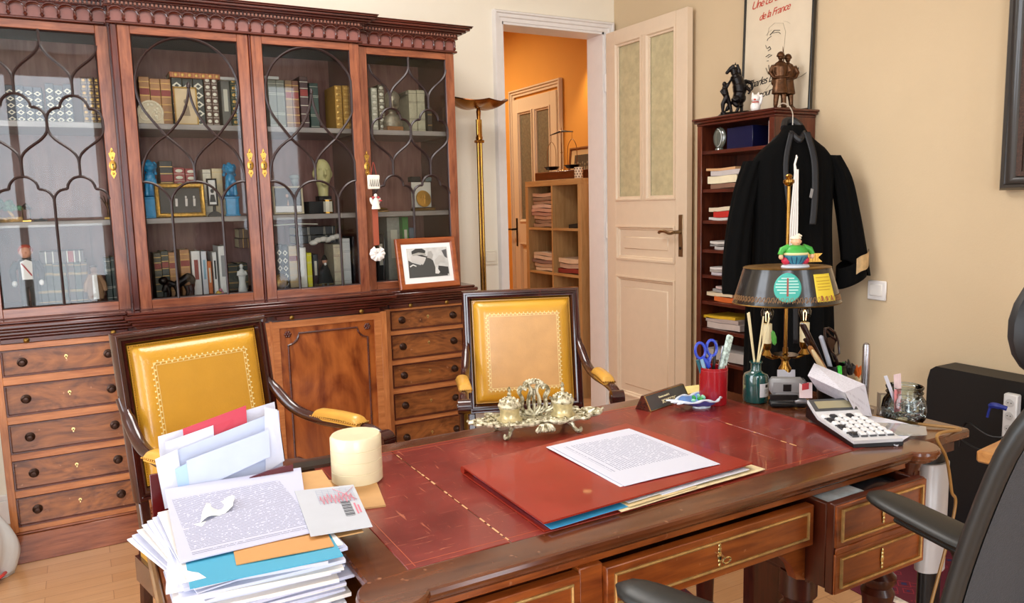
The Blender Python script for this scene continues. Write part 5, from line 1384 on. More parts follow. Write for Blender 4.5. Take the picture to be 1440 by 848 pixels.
m.build('stripes', plain('navy_stripe', '#1d3a6b', .4), br_)
m = MB(); m.lathe([(.031,.031),(.033,.034),(.031,.037)], (0,0,0), 24, sy=.8); m.build('belt', plain('cream_belt', '#efe2a8', .4), fg)
m = MB(); m.lathe([(.031,.036),(.030,.044),(.022,.052),(.010,.056),(0,.057)], (0,0,0), 24, sy=.8)
for sx in (-1, 1): m.tube([(sx*.018,0,.050),(sx*.036,-.002,.044),(sx*.042,-.004,.032)], [.009,.008,.006], 10)
m.build('green_top', plain('green_top', '#3fa83f', .4), fg)
skin = plain('painted_skin', '#e9b48e', .45)
m = MB(); m.sph((0,-.002,.064), (.012,.011,.012), 14); m.sph((0,-.013,.063), (.004,.004,.004), 8)
for sx in (-1, 1): m.sph((sx*.040,-.006,.027), (.006,.006,.007), 10); m.sph((sx*.012,-.001,.064), (.003,.002,.004), 8)
m.build('head_and_hands', skin, fg)
m = MB(); m.sph((0,.001,.073), (.014,.013,.006), 12); m.tube([(0,0,.076),(.008,0,.081),(.015,0,.078)], [.005,.004,.002], 7); m.build('cap', plain('cream_cap', '#f2e7cf', .4), fg)

# ---------------------------------------------------------------- tall pile of papers on the pull-out slide
ZP = .700
rnd = random.Random(21)
stk = [plain('pile_paper_a', '#d5d8ea', .7, var=.05), plain('pile_paper_b', '#dfe0ea', .7), plain('pile_paper_c', '#c6cae0', .7, var=.05), plain('pile_paper_d', '#efe9e2', .7)]
z = ZP
GX, GY = .183, 1.175
spec_ = {2: ('royal_blue', '#1f50a8', 'royal blue folder near the bottom of the tall paper pile'), 3: ('yellow_edge', '#e3d48a', 'pale yellow folder on the royal blue one in the tall paper pile')}
for k in range(24):
    t = rnd.uniform(.0030, .0062)
    if k in spec_: n_, c_, lab = spec_[k]; mt = plain(n_+'_card', c_, .45); grp = None; t = .005
    else: mt = stk[k % 4]; lab = 'bundle of white documents within the tall paper pile left of the desk'; grp = 'document bundles in the tall pile'
    w, h = .212+rnd.uniform(-.010,.008), .296+rnd.uniform(-.008,.006)
    rectsheet('document_bundle', GX+rnd.uniform(-.008,.008), GY+rnd.uniform(-.008,.010), z, w, h, R(rnd.uniform(-7, 3)), t*.9, mt, lab, 'documents', grp, wav=.0012, seed=k, n=8)
    z += t*.92
    if z > .812: break
ZTOP = z+.001
# skewed documents fanning out to the left
for k in range(7):
    rectsheet('loose_document', GX-.020+.003*k, GY+.02-.004*k, ZP+.072+.0055*k, .205, .285, R(16-2.2*k), .0022, stk[(k+1) % 4], 'white document sticking out of the left side of the tall pile', 'document', 'documents fanning out left of the pile', wav=.003, seed=40+k, n=8)
rectsheet('kraft_envelope', GX+.045, GY+.045, ZTOP, .225, .30, R(-4), .002, kraft, 'brown kraft envelope under the printed page on the tall pile', 'envelope', None, .001, 3)
rectsheet('blue_folder', GX+.006, GY-.034, ZTOP+.0025, .195, .28, R(-3), .0018, plain('teal_blue_card', '#45a3c4', .5), 'light blue card folder under the printed page on the tall pile', 'folder', None, .001, 4)
rectsheet('orange_folder', GX+.040, GY-.004, ZTOP+.0048, .13, .275, R(-5), .0015, plain('buff_orange_card', '#cf9455', .6), 'buff orange card folder between the blue folder and the printed page', 'folder', None, .001, 5)
zt = ZTOP+.0075
tp = [atz(231, 689, zt+.004), atz(423, 658.5, zt), atz(436, 750, zt), atz(253, 793, zt)]
pg = print_mat('dense_print', .018, .19, .012, .245, .0052, '#5c5f78', '#c6c8de', 230, .38)
quadsheet('printed_page', [tp[0], tp[1], tp[2], tp[3]], .0015, pg, 'densely printed white page lying on top of the tall pile', 'page', None, sag=-.001, seed=6)
# crumpled receipt
m = MB(); 
rc = [atz(282, 735, zt+.004), atz(290, 708, zt+.006), atz(330, 698, zt+.010), atz(328, 715, zt+.006)]
def rcf(u, v):
    p = rc[0].lerp(rc[3], u).lerp(rc[1].lerp(rc[2], u), v); return (p.x, p.y, p.z+.004*math.sin(7*u+2*v)+.003*math.sin(5*v+u))
o0 = rc[0]; m.slab(lambda u, v: tuple(Vector(rcf(u, v))-o0), 12, 12, .0005)
rcp = tag(m.build('receipt', plain('receipt_paper', '#f1f2e6', .6), loc=o0, ang=60), 'small crumpled white receipt on the printed page of the tall pile', 'receipt')
o0 = atz(245, 730, zt+.003); pts_ = [atz(px, py, zt+.004)-o0 for px, py in ((245,727),(275,718),(292,712),(296,725),(284,740),(262,735))]
m = MB(); m.prism([(p.x, p.y) for p in pts_], 0, .0006, 'xy'); tag(m.build('receipt', plain('receipt_paper2', '#eef0ea', .6), loc=o0), 'torn white slip left of the crumpled receipt on the tall pile', 'slip')
# postal form
zf = zt+.003
fm = [atz(414, 691, zf), atz(497, 682, zf), atz(524, 741, zf-.004), atz(437, 755, zf)]
pf = plain('form_paper', '#bfc3cb', .6, var=.03)
fo_ = quadsheet('postal_form', fm, .0008, pf, 'grey white postal form with red scribble and barcode, overhanging the right of the tall pile', 'form', None, sag=0, seed=7)
Rf = Matrix.Rotation(fo_.rotation_euler.z, 4, 'Z')
def fq(u, v, dz=.0012):
    p = Vector(fm[3]).lerp(fm[2], u).lerp(Vector(fm[0]).lerp(fm[1], u), v); q = Rf.to_3x3().inverted() @ (p - fo_.location); return Vector((q.x, q.y, q.z+dz))
def ink(name, rects, mat, parent):
    mm = MB()
    for u0, u1, v0, v1 in rects: mm.add([fq(u0,v0), fq(u1,v0), fq(u1,v1), fq(u0,v1)], [(0,1,2,3)])
    return mm.build(name, mat, parent, fix=False)
ink('barcode', [(.66+.0, .82, .28+.022*i, .28+.022*i+(.012 if i % 3 else .006)) for i in range(16)], plain('ink_black', '#3c3d44', .6), fo_)
ink('printed_grid', [(.33, .92, .93-.045*i, .935-.045*i) for i in range(8)] + [(.33+.1*i, .335+.1*i, .60, .93) for i in range(7)], plain('ink_blue', '#9aa4be', .6), fo_)
rnd = random.Random(4)
mm = MB(); mm.tube([fq(.35+.55*i/26, .70+.12*math.sin(i*2.1)+rnd.uniform(-.03,.03), .002) for i in range(27)], .0006, 4); mm.tube([fq(.62,.62,.002), fq(.97,.93,.002)], .0005, 4); mm.tube([fq(.62,.93,.002), fq(.95,.62,.002)], .0005, 4)
mm.build('red_scribble', plain('ink_red', '#d98a98', .6), fo_)
ink('printed_label', [(.86,.89,.30,.55),(.91,.94,.32,.5)], plain('ink_pink', '#d37a8c', .6), fo_)
# envelopes standing upright in a dark red letter rack behind the pile
lr = thing('letter_holder', 'dark red lacquered letter holder with a curved front, behind the tall pile', 'letter holder', (.187, 1.415, ZP))
lac = plain('dark_red_lacquer', '#5a0f10', .2, coat=.6)
m = MB(); xs_ = [(-.115,0),(.113,0),(.113,.125)] + [(lerp(.113,-.115,i/10), .125-.085*(i/10)**1.9) for i in range(1, 11)]
m.prism(xs_, -.052, -.048, 'xz'); m.build('front_panel', lac, lr)
m = MB(); m.box(-.115,.113,.048,.052,0,.12,.001); m.build('back_panel', lac, lr); m = MB(); m.box(-.115,.113,-.05,.05,0,.004); m.build('floor_panel', lac, lr)
def env(name, c4, mat, lab, cat='envelope'):
    o0 = Vector(c4[3]); mm = strip([tuple(Vector(p)-o0 for p in c4)], .0012)
    return tag(mm.build(name, mat, loc=o0, ang=20), lab, cat)
def e4(pts, y, dy=.03): return [aty(px, py, y+(dy if i < 2 else 0)) for i, (px, py) in enumerate(pts)]
ev_w = plain('envelope_white', '#d8dbea', .65, var=.03); ev_b = plain('envelope_bluish', '#c2cbe2', .65, var=.05)
env('envelope', e4([(222,614),(386,565),(400,690),(232,712)], 1.440), ev_w, 'white envelope standing at the back of the letter holder')
env('folder', e4([(257,603),(346,570),(350,640),(262,660)], 1.428, .026), plain('crimson_card', '#c02640', .45), 'crimson card folder standing among the envelopes in the letter holder', 'folder')
env('envelope', e4([(232,622),(300,598),(306,700),(240,705)], 1.420, .024), ev_w, 'white envelope with two small black squares, standing left in the letter holder')
env('envelope', e4([(247,634),(392,577),(398,655),(258,700)], 1.408, .022), ev_b, 'large white envelope with a folded edge, standing in front in the letter holder')
env('envelope', e4([(372,572),(390,576),(400,648),(374,664)], 1.400, .02), ev_w, 'narrow white envelope standing at the right end of the letter holder')
env('letter', e4([(218,646),(249,632),(262,706),(232,716)], 1.395, .018), ev_w, 'white letter standing at the left end of the letter holder')
env('letter', e4([(246,660),(262,652),(272,700),(254,706)], 1.385, .012), plain('light_blue_paper', '#a9c6ec', .6), 'narrow light blue letter standing in front at the left of the letter holder')
env('envelope', e4([(262,648),(378,604),(380,642),(268,694)], 1.384, .012), ev_b, 'pale blue envelope standing foremost in the letter holder')
# small dark mirror-like tray at the desk's back left corner
m = MB(); m.prism([(-.045,-.018),(.050,-.022),(.058,.010),(-.040,.020)], 0, .006, 'xy'); tag(m.build('pen_tray', plain('pewter_tray', '#6f6860', .2, .8), loc=(.372, 1.492, ZD)), 'small pewter pen tray at the back left corner of the desk', 'tray')
m = MB(); m.box(-.15,.15,-.105,.105,0,.010,.001); tag(m.build('kraft_envelope', kraft, loc=(.30, 1.33, ZD+.0),rz=R(5)) if False else rectsheet('kraft_envelope', .385, 1.30, ZD, .10, .16, R(-12), .003, kraft), 'brown kraft envelope on the desk beside the round ivory box', 'envelope')
# ---------------------------------------------------------------- inside the bookcase
SH = [.930, 1.257, 1.625]           # shelf heights
bk_mats = {}
def bmat(c, r=.45, var=.12):
    k = (c, r)
    if k not in bk_mats: bk_mats[k] = plain('book_cover_'+c.strip('#'), c, r, var=var, vscale=60)
    return bk_mats[k]
gold_b = plain('gilt_spine', '#d3a85a', .35, .5); silver_b = plain('pale_spine_tooling', '#d9d3c0', .45, .2); page_b = plain('page_block', '#ded0ae', .8)
red_lab = plain('red_title_label', '#8c2a22', .5); dark_lab = plain('dark_title_label', '#1c1c1c', .5)
def book(x, y, z, t, h, d, cover, tool=gold_b, style='bands', label=None, cat='book', group=None, lean=0.0, lie=False, name='book', title=None):
    m = MB()
    m.box(-t/2, t/2, 0, .004, 0, h, min(.002, t*.2)); m.box(-t/2, -t/2+.002, .002, d, 0, h); m.box(t/2-.002, t/2, .002, d, 0, h)
    m.box(-t/2+.002, t/2-.002, .004, d-.003, .003, h-.003, mi=1)
    w = t/2-.0012
    if style == 'bands':
        for k in (.14, .30, .46, .62, .78, .90): m.box(-t/2-.0003, t/2+.0003, -.0012, .001, h*k-.0012, h*k+.0012, mi=2)
        m.box(-w, w, -.0008, .001, h*.64, h*.76, mi=3)
    elif style == 'ornate':
        for k in range(7): m.box(-w, w, -.001, .001, h*(.06+.135*k), h*(.06+.135*k)+.0014, mi=2); m.sph((0, -.0004, h*(.125+.135*k)), (w*.7, .0012, h*.035), 8, mi=2)
    elif style == 'diamond':
        for k in range(5): m.add([(-w,-.0009,h*(.1+.18*k)),(0,-.0009,h*(.03+.18*k)),(w,-.0009,h*(.1+.18*k)),(0,-.0009,h*(.17+.18*k))], [(0,1,2,3)], mi=2)
        for k in range(5): m.add([(-w*.5,-.0012,h*(.1+.18*k)),(0,-.0012,h*(.065+.18*k)),(w*.5,-.0012,h*(.1+.18*k)),(0,-.0012,h*(.135+.18*k))], [(0,1,2,3)], mi=0)
    elif style == 'lines':
        for k in (.08, .3, .33, .7, .73, .92): m.box(-t/2-.0002, t/2+.0002, -.0008, .001, h*k, h*k+.0012, mi=2)
    elif style == 'plain': m.box(-w*.5, w*.5, -.0006, .001, h*.35, h*.8, mi=2)
    o = m.build(name, [cover, page_b, tool, title or red_lab], loc=(x, y, z), fix=(style != 'diamond'))
    if lie: o.rotation_euler = (0, R(90), 0); o.location = (x, y, z+t/2)
    elif lean: o.rotation_euler = (0, lean, 0)
    tag(o, label, cat, group); return o
ORD = ['first', 'second', 'third', 'fourth', 'fifth', 'sixth', 'seventh', 'eighth', 'ninth', 'tenth']
def row(px0, px1, ytop, n, shelf, y, cover, tool, style, desc, place, grp, jit=.004, d=.15, title=None, hts=None):
    """n books between two picture columns on a shelf"""
    pym = 200
    a = aty(px0, ytop, y); b = aty(px1, ytop, y); W_ = (b.x-a.x)/n; rr = random.Random(px0)
    for i in range(n):
        h = min(a.z-SH[shelf]+rr.uniform(-jit, jit), (.300, .340, .33)[shelf])
        cv = cover[i % len(cover)] if isinstance(cover, list) else cover
        book(a.x+W_*(i+.5), y, SH[shelf], W_*.95, max(.05, h), d, cv, tool, style, '%s, %s from the left %s' % (desc, ORD[i], place) if n > 1 else '%s %s' % (desc, place), 'book', grp, title=title)
DG, BR, OL = bmat('#2d332c'), bmat('#5a3a2a'), bmat('#4c4a3a')
TAN, RED, CRM = bmat('#b07a48'), bmat('#9c3a38'), bmat('#d8cdb6')
GRY = bmat('#6b6a60')
Yb = 3.47
# door 1, top shelf: dark set with pale squares, middle reflections; bottom: green law reports
row(6, 58, 120, 4, 2, 3.47, bmat('#303a4a'), silver_b, 'diamond', 'dark blue book with pale square tooling', 'on the top shelf behind the leftmost door', 'blue books behind the leftmost door')
row(62, 100, 118, 3, 2, 3.47, bmat('#3b3f46'), silver_b, 'diamond', 'dark grey book with pale tooling', 'in the middle of the top shelf behind the leftmost door', 'grey books behind the leftmost door')
row(112, 140, 108, 3, 2, 3.47, BR, gold_b, 'ornate', 'brown book with gilt spine', 'at the right of the top shelf behind the leftmost door', 'brown books behind the leftmost door')
row(44, 92, 370, 5, 0, 3.47, bmat('#26332b'), gold_b, 'lines', 'dark green law book', 'beside the doll on the bottom shelf behind the leftmost door', 'green law books on the bottom shelf')
row(94, 122, 368, 3, 0, 3.47, [bmat('#3d2a22'), bmat('#26332b')], gold_b, 'lines', 'dark worn book', 'beyond the glazing bar behind the leftmost door', 'dark books behind the leftmost door')
row(146, 172, 362, 3, 0, 3.47, bmat('#2c3b34'), silver_b, 'lines', 'tall dark green book', 'at the right end behind the leftmost door', 'green books at the right end')
book(aty(54,350,3.46).x, 3.46, SH[0]+.165, .045, .15, .14, bmat('#4b3d38'), silver_b, 'bands', 'large worn dark book lying flat above the green law books behind the leftmost door', lie=True)
# doll in evening dress
def doll(name, lab, px, shelf, y, h, coat, hair, shirt, sash=True, cat='doll'):
    p = aty(px, 300, y); t = thing(name, lab, cat, (p.x, y, SH[shelf])); k = h/.25
    sk = plain('doll_skin_'+name, '#d9987a', .5)
    m = MB(T=Matrix.Scale(k, 4))
    for s in (-1, 1): m.tube([(s*.016,0,0),(s*.017,0,.06),(s*.014,0,.115)], [.013,.014,.018], 10); m.sph((s*.018,-.01,.008), (.012,.020,.008), 10)
    m.build('trousers', coat, t)
    m = MB(T=Matrix.Scale(k, 4)); m.lathe([(.024,.09),(.032,.11),(.030,.15),(.036,.18),(.026,.20),(.012,.205)], (0,0,0), 18, sy=.7)
    for s in (-1, 1): m.tube([(s*.032,0,.19),(s*.050,-.004,.155),(s*.046,-.014,.115)], [.013,.012,.010], 10)
    m.tube([(-.02,.012,.12),(-.022,.02,.07)], [.012,.006], 8); m.build('tailcoat', coat, t)
    m = MB(T=Matrix.Scale(k, 4)); m.prism([(-.018,.12),(.018,.12),(.020,.19),(0,.20),(-.020,.19)], -.0275, -.020, 'xz'); m.build('shirt_front', shirt, t)
    if sash: m = MB(T=Matrix.Scale(k, 4)); m.tube([(-.016,-.029,.185),(.016,-.029,.135)], .0028, 6); m.build('sash', plain('sash_red', '#b8333a', .5), t)
    m = MB(T=Matrix.Scale(k, 4)); m.sph((0,-.002,.228), (.021,.021,.026), 16); m.sph((0,-.022,.226), (.005,.005,.005), 8); 
    for s in (-1, 1): m.sph((s*.021,0,.226), (.004,.004,.006), 8)
    m.cyl((0,0,.195),(0,0,.21),.010); m.build('head', sk, t)
    m = MB(T=Matrix.Scale(k, 4)); m.sph((0,.004,.243), (.023,.021,.016), 14); 
    for s in (-1, 1): m.sph((s*.018,.006,.235), (.009,.012,.012), 10)
    m.build('hair', hair, t)
    m = MB(T=Matrix.Scale(k, 4))
    for s in (-1, 1): m.sph((s*.046,-.018,.105), (.009,.008,.012), 10)
    m.sph((-.044,-.026,.098), (.004,.009,.004), 8); m.build('gloves', shirt, t)
    return t
blkc = plain('black_cloth', '#141416', .8); whtc = plain('white_cloth', '#e9e6e2', .7)
doll('doll', 'red-haired doll in black evening dress and white gloves behind the leftmost door', 30, 0, 3.41, .235, blkc, plain('red_hair', '#b8442c', .7), whtc)
# puppet in brown coat
p = aty(134, 400, 3.41); t = thing('puppet', 'small puppet in brown coat and white apron hanging behind the leftmost door', 'puppet', (p.x, 3.41, SH[0]))
m = MB(); m.lathe([(.028,.02),(.030,.05),(.022,.10),(.008,.125)], (0,0,0), 16, sy=.6)
for s in (-1, 1): m.tube([(s*.012,0,.115),(s*.030,-.002,.08),(s*.034,-.004,.05)], [.009,.010,.008], 8)
m.build('coat', plain('tan_coat', '#8d6a4c', .7, var=.2), t)
m = MB(); m.prism([(-.010,.02),(.010,.02),(.008,.115),(-.008,.115)], -.020, -.014, 'xz'); m.build('apron', whtc, t)
m = MB(); m.sph((0,-.002,.135), (.013,.012,.014), 12)
for s in (-1, 1): m.cyl((s*.010,0,0), (s*.010,0,.03), .006, n=8)
m.build('head_and_feet', plain('puppet_wood', '#7a5236', .5), t)
m = MB(); m.sph((0,.002,.146), (.014,.013,.007), 10); m.build('cap', plain('puppet_cap', '#3a2a20', .6), t)
m = MB(); m.cyl((0,.004,.14),(0,.004,.30),.0007,n=5); m.build('string', dark_lab, t)
# coral-like miniature, gilt lantern and twig figure on the middle shelf of door 1
rnd = random.Random(8); p = aty(14, 290, 3.42); t = thing('miniature_garden', 'colourful miniature garden ornament on the middle shelf behind the leftmost door', 'ornament', (p.x, 3.42, SH[1]))
m = MB(); 
for k in range(26): m.sph((rnd.uniform(-.032,.032), rnd.uniform(-.02,.02), rnd.uniform(.045,.078)), rnd.uniform(.006,.011), 8)
m.build('foliage', plain('miniature_foliage', '#4d7a5a', .6, var=.4, vscale=80), t)
m = MB(); m.tube(spline([(0,0,.0),(.006,0,.02),(-.004,0,.04),(.004,0,.06)],5), .005, 7); m.lathe([(.040,0),(.042,.006),(.03,.016),(0,.018)], (0,0,0), 20, sy=.6)
for k in range(16): m.sph((rnd.uniform(-.04,.04), rnd.uniform(-.02,.01), .012), rnd.uniform(.004,.008), 8)
m.build('rocks', plain('miniature_rocks', '#c59a5c', .6, var=.4, vscale=80), t)
p = aty(36, 290, 3.42); t = thing('lantern', 'tiny gilt pagoda lantern beside the miniature garden', 'lantern', (p.x, 3.42, SH[1]))
m = MB(); 
for sx in (-1,1):
    for sy in (-1,1): m.cyl((sx*.012,sy*.010,0),(sx*.012,sy*.010,.045),.0015,n=6)
m.box(-.015,.015,-.012,.012,0,.006,.001); m.build('lantern_frame', brass, t)
m = MB(); m.lathe([(.024,.045),(.015,.056),(.004,.066),(0,.07)], (0,0,0), 4); m.build('lantern_roof', brass, t)
p = aty(153, 290, 3.42); t = thing('twig_figure', 'bronze twig figure on a block on the middle shelf behind the leftmost door', 'figure', (p.x-.005, 3.42, SH[1]))
m = MB(); m.box(-.014,.014,-.010,.010,0,.010,.001); m.build('block', brass_dk, t)
m = MB(); m.tube([(0,0,.01),(.002,0,.04),(-.004,0,.065)], .004, 7); 
for a in (-.9,-.4,.3,.8): m.tube([(-.002,0,.05),(.022*math.sin(a),0,.07+.02*math.cos(a)),(.034*math.sin(a),0,.075+.02*math.cos(a))], [.003,.002,.001], 6)
m.build('branches', bronze_br, t)
p = aty(56, 297, 3.42); m = MB(); m.prism([(-.02,0),(.02,0),(.024,.006),(.008,.008),(.004,.016),(-.006,.008),(-.024,.007)], -.006, .006, 'xz'); tag(m.build('toy_boat', dark_lab, loc=(p.x, 3.42, SH[1])), 'small dark model boat beside the gilt lantern', 'model boat')
# ---- door 2
book(aty(237,99,3.47).x, 3.46, SH[2]+.196, .022, .195, .13, bmat('#b8683a'), gold_b, 'ornate', 'tan gilt book lying flat on the top row behind the second door', lie=True)
row(194, 239, 108, 3, 2, 3.47, TAN, gold_b, 'bands', 'tan leather book with gilt bands', 'on the top shelf behind the second door', 'tan leather set behind the second door')
row(240, 285, 108, 3, 2, 3.475, DG, silver_b, 'diamond', 'dark green book with diamond tooling', 'on the top shelf behind the second door', 'diamond tooled set behind the second door')
row(286, 305, 108, 2, 2, 3.465, BR, silver_b, 'ornate', 'brown book with pale tooling', 'on the top shelf right of the diamond tooled set', 'brown pair behind the second door')
row(309, 322, 110, 1, 2, 3.49, bmat('#6f6e66'), silver_b, 'plain', 'thick grey book', 'on the top shelf behind the second door', None)
row(323, 332, 110, 1, 2, 3.48, bmat('#3a4a38'), gold_b, 'ornate', 'green gilt book', 'at the right end of the top shelf behind the second door', None)
p = aty(309, 100, 3.47); m = MB(); m.box(0,.075,0,.12,0,.012,.001); tag(m.build('white_box', plain('white_card_box', '#d6d2cc', .6), loc=(p.x-.012, 3.465, 1.822)), 'flat white box lying on the grey book behind the second door', 'box')
# stone medallion
p = aty(213, 170, 3.41); t = thing('stone_medallion', 'round carved cream stone relief standing behind the second door', 'relief', (p.x, 3.415, SH[2]))
m = MB(); pts = [(-.046,0),(.046,0)] + arc(0, .048, .048, -20, 200, 22)
m.prism(pts, 0, .014, 'xz'); m.build('disc', plain('carved_stone', '#d0c0a4', .75, bump=.4, bscale=90), t)
m = MB(); m.tube([(u, -.001, v) for u, v in arc(0, .048, .042, -10, 190, 22)], .0022, 6)
for a, b, r in ((-.02,.035,.019),(.02,.035,.019)): m.tube([(a+u, -.001, b+v) for u, v in [(r*math.cos(x), r*math.sin(x)) for x in [i*.314 for i in range(21)]]], .002, 6)
for k in range(14): m.sph((rnd.uniform(-.03,.03), -.001, rnd.uniform(.012,.08)), (.005,.003,.006), 8)
m.build('relief_carving', plain('carved_stone_light', '#e2d6bd', .7), t)
def std_frame(name, lab, px0, py0, px1, py1, y, shelf, fmat, fw_, pic, lean=.12, cat='picture frame', matw=0.0, prof=None):
    a = aty(px0, py0, y); b = aty(px1, py1, y); z0 = SH[shelf]; w = abs(b.x-a.x); h = a.z-z0
    t = thing(name, lab, cat, ((a.x+b.x)/2, y, z0)); t.rotation_euler = (-lean, 0, 0)
    m = MB(); m.frame(-w/2, w/2, .001, h, prof or [(0,.006),(0,-.004),(fw_*.3,-.008),(fw_*.7,-.004),(fw_,-.002),(fw_,.004)]); m.build('frame', fmat, t)
    m = MB(); m.box(-w/2+fw_*.9, w/2-fw_*.9, .001, .004, fw_*.9, h-fw_*.9); m.build('picture', pic, t)
    if matw:
        m = MB(); m.frame(-w/2+fw_*.9, w/2-fw_*.9, fw_*.9, h-fw_*.9, [(0,.0015),(0,-.0002),(matw,-.0002),(matw,.0015)]); m.build('mount', plain('mount_'+name, '#e9e2d2', .7), t)
    return t, w, h
t, w, h = std_frame('picture_frame', 'narrow gilt framed portrait engraving on the top shelf behind the second door', 243, 121, 280, 172, 3.405, 2, brass_lt, .006, plain('engraving', '#c9b290', .7, var=.1), .05)
m = MB(); m.sph((0,-.0002,h*.62), (.008,.001,.010), 10); m.prism([(-.014,h*.25),(.014,h*.25),(.010,h*.5),(0,h*.55),(-.010,h*.5)], -.0005, .001, 'xz'); m.build('portrait', plain('engraved_tone', '#8f7c66', .7), t)
# blue foo dogs
blu = plain('turquoise_glaze', '#1f8fc4', .15, coat=.7, var=.15, vscale=50)
def foo(px, y, lab, k, flip=1):
    p = aty(px, 290, y); t = thing('foo_dog', lab, 'lion figurine', (p.x, y, SH[1]), 0, 'turquoise lion dogs behind the second door')
    m = MB(T=Matrix.Scale(k, 4)); m.box(-.026,.026,-.022,.022,0,.078,.003); m.box(-.029,.029,-.025,.025,0,.008,.002); m.box(-.029,.029,-.025,.025,.072,.080,.002); m.build('pedestal', blu, t)
    m = MB(T=Matrix.Scale(k, 4))
    m.sph((0,.006,.115), (.022,.022,.036), 14); m.sph((0,-.004,.150), (.020,.018,.026), 14); m.sph((0,-.010,.192), (.023,.022,.022), 16)
    m.sph((0,-.030,.186), (.014,.012,.011), 12)
    for s in (-1, 1):
        m.tube([(s*.012,-.012,.145),(s*.014,-.022,.112),(s*.014,-.022,.083)], [.010,.008,.009], 8); m.sph((s*.016,.002,.092), (.014,.020,.013), 10)
        m.sph((s*.020,-.004,.200), (.008,.005,.008), 8); m.sph((s*.010,-.030,.200), (.005,.005,.005), 8)
        for j in range(4): m.sph((s*(.018+.003*(j % 2)), .002+.004*j, .205-.012*j), (.008,.008,.008), 8)
    for j in range(5): m.sph((0, .004+.006*j, .212-.012*j), (.010,.008,.008), 8)
    m.tube([(0,.024,.10),(0,.034,.125),(0,.026,.15)], [.008,.010,.004], 8)
    m.build('lion_body', blu, t, remesh=.0022)
foo(214, 3.43, 'turquoise glazed lion dog on a pedestal, left of the gilt frame behind the second door', 1.06)
foo(326, 3.43, 'turquoise glazed lion dog on a pedestal at the right behind the second door', 1.02)
row(223, 242, 226, 1, 1, 3.50, bmat('#3c3a36'), gold_b, 'bands', 'thick dark book', 'right of the left turquoise lion dog', None)
row(243, 276, 237, 2, 1, 3.50, RED, silver_b, 'ornate', 'red book with pale tooling', 'above the gilt frame behind the second door', 'red pair behind the second door')
row(284, 296, 237, 1, 1, 3.47, CRM, dark_lab, 'lines', 'cream book with dark print', 'behind the small black frame', None)
row(297, 312, 237, 1, 1, 3.47, bmat('#cdb892'), gold_b, 'lines', 'pale tan book', 'beside the right turquoise lion dog', None)
gprof = [(0,.008),(0,-.006),(.004,-.012),(.010,-.009),(.014,-.011),(.018,-.004),(.018,.004)]
t, w, h = std_frame('picture_frame', 'ornate gilt frame with a dark group photograph behind the second door', 216, 258, 290, 303, 3.385, 1, plain('ornate_gilt', '#c99b45', .35, .6, var=.4, vscale=90, bump=.6, bscale=120), .018, plain('dark_photo', '#3b3834', .5, var=.2), .10, prof=gprof)
m = MB()
for cx, s in ((-.015,1),(.022,.8),(.052,.85)): m.prism([(cx-.004,h*.33),(cx+.004,h*.33),(cx+.006,h*.55),(cx-.003,h*.56)], -.0005, .001, 'xz')
m.sph((-.022,-.0005,h*.66), (.005,.001,.006), 8); m.sph((.022,-.0005,h*.60), (.004,.001,.005), 8); m.sph((.052,-.0005,h*.60), (.004,.001,.005), 8)
m.build('pale_figures', plain('photo_white', '#d8d2cc', .6), t)
t, w, h = std_frame('picture_frame', 'small black frame with a portrait photo on a dark stand behind the second door', 291, 266, 307, 288, 3.40, 1, dark_lab, .006, plain('photo_grey', '#d9d6d2', .6), .05)
t.location.z = 1.300; m = MB(); m.sph((0,-.0002,h*.55), (.007,.001,.009), 10); m.prism([(-.012,h*.15),(.012,h*.15),(.007,h*.42),(-.007,h*.42)], -.0005, .001, 'xz'); m.build('portrait', dark_lab, t)
m = MB(); m.prism(arc(0, 0, .026, 0, 180, 12, .022), -.008, .008, 'xz'); m.cyl((0,0,.018),(0,0,.048),.006,n=10); tag(m.build('photo_stand', dark_lab, loc=(t.location.x+.005, 3.404, SH[1])), 'half-round dark stand carrying the small black frame', 'stand')
# bottom shelf door 2
row(215, 247, 355, 3, 0, 3.48, [OL, DG, TAN], gold_b, 'bands', 'old leather book', 'on the bottom shelf behind the second door', 'old books on the bottom shelf behind the second door')
row(252, 266, 352, 1, 0, 3.48, TAN, gold_b, 'bands', 'tan gilt book', 'right of the first glazing bar behind the second door', None)
for i, (a_, b_, yt, c_, tl_, lab) in enumerate(((268,281,354,'#e4e0dc',red_lab,'white paperback with red and pink print'),(282,290,354,'#dcdde2',plain('blue_print', '#8fb4c8', .5),'white paperback with blue print'),(291,297,368,'#d4763a',silver_b,'orange striped paperback'),(298,304,354,'#eceae6',dark_lab,'slim white paperback'),(306,318,346,'#ebe9e4',plain('grey_title', '#9b9b9b', .5),'tall white book with grey title'))):
    row(a_, b_, yt, 1, 0, 3.47, bmat(c_, .5, .03), tl_, 'plain', lab, 'on the bottom shelf behind the second door', None)
row(320, 348, 372, 2, 0, 3.50, DG, gold_b, 'lines', 'dark green book', 'behind the white statuette', 'books behind the white statuette')
for k, (py, c_) in enumerate(((338, '#5d463a'), (324, '#6a5646'))):
    book(aty(335,py,3.5).x, 3.49, 1.118+.042*k, .040, .13, .12, bmat(c_), gold_b, 'bands', ('lower' if k == 0 else 'upper')+' brown book of the two lying flat above the white statuette', lie=True)
p = aty(341, 400, 3.40); t = thing('statuette', 'small white plaster statuette with folded arms behind the second door', 'statuette', (p.x, 3.40, SH[0]))
m = MB(); m.lathe([(.020,0),(.021,.006),(.017,.010),(.019,.012),(.013,.05),(.016,.075),(.012,.095),(.006,.104)], (0,0,0), 16, sy=.75); m.sph((0,-.001,.115), (.008,.009,.011), 12)
for s in (-1, 1): m.tube([(s*.013,0,.094),(s*.018,-.006,.080),(s*-.002,-.014,.078)], [.0055,.0055,.004], 8)
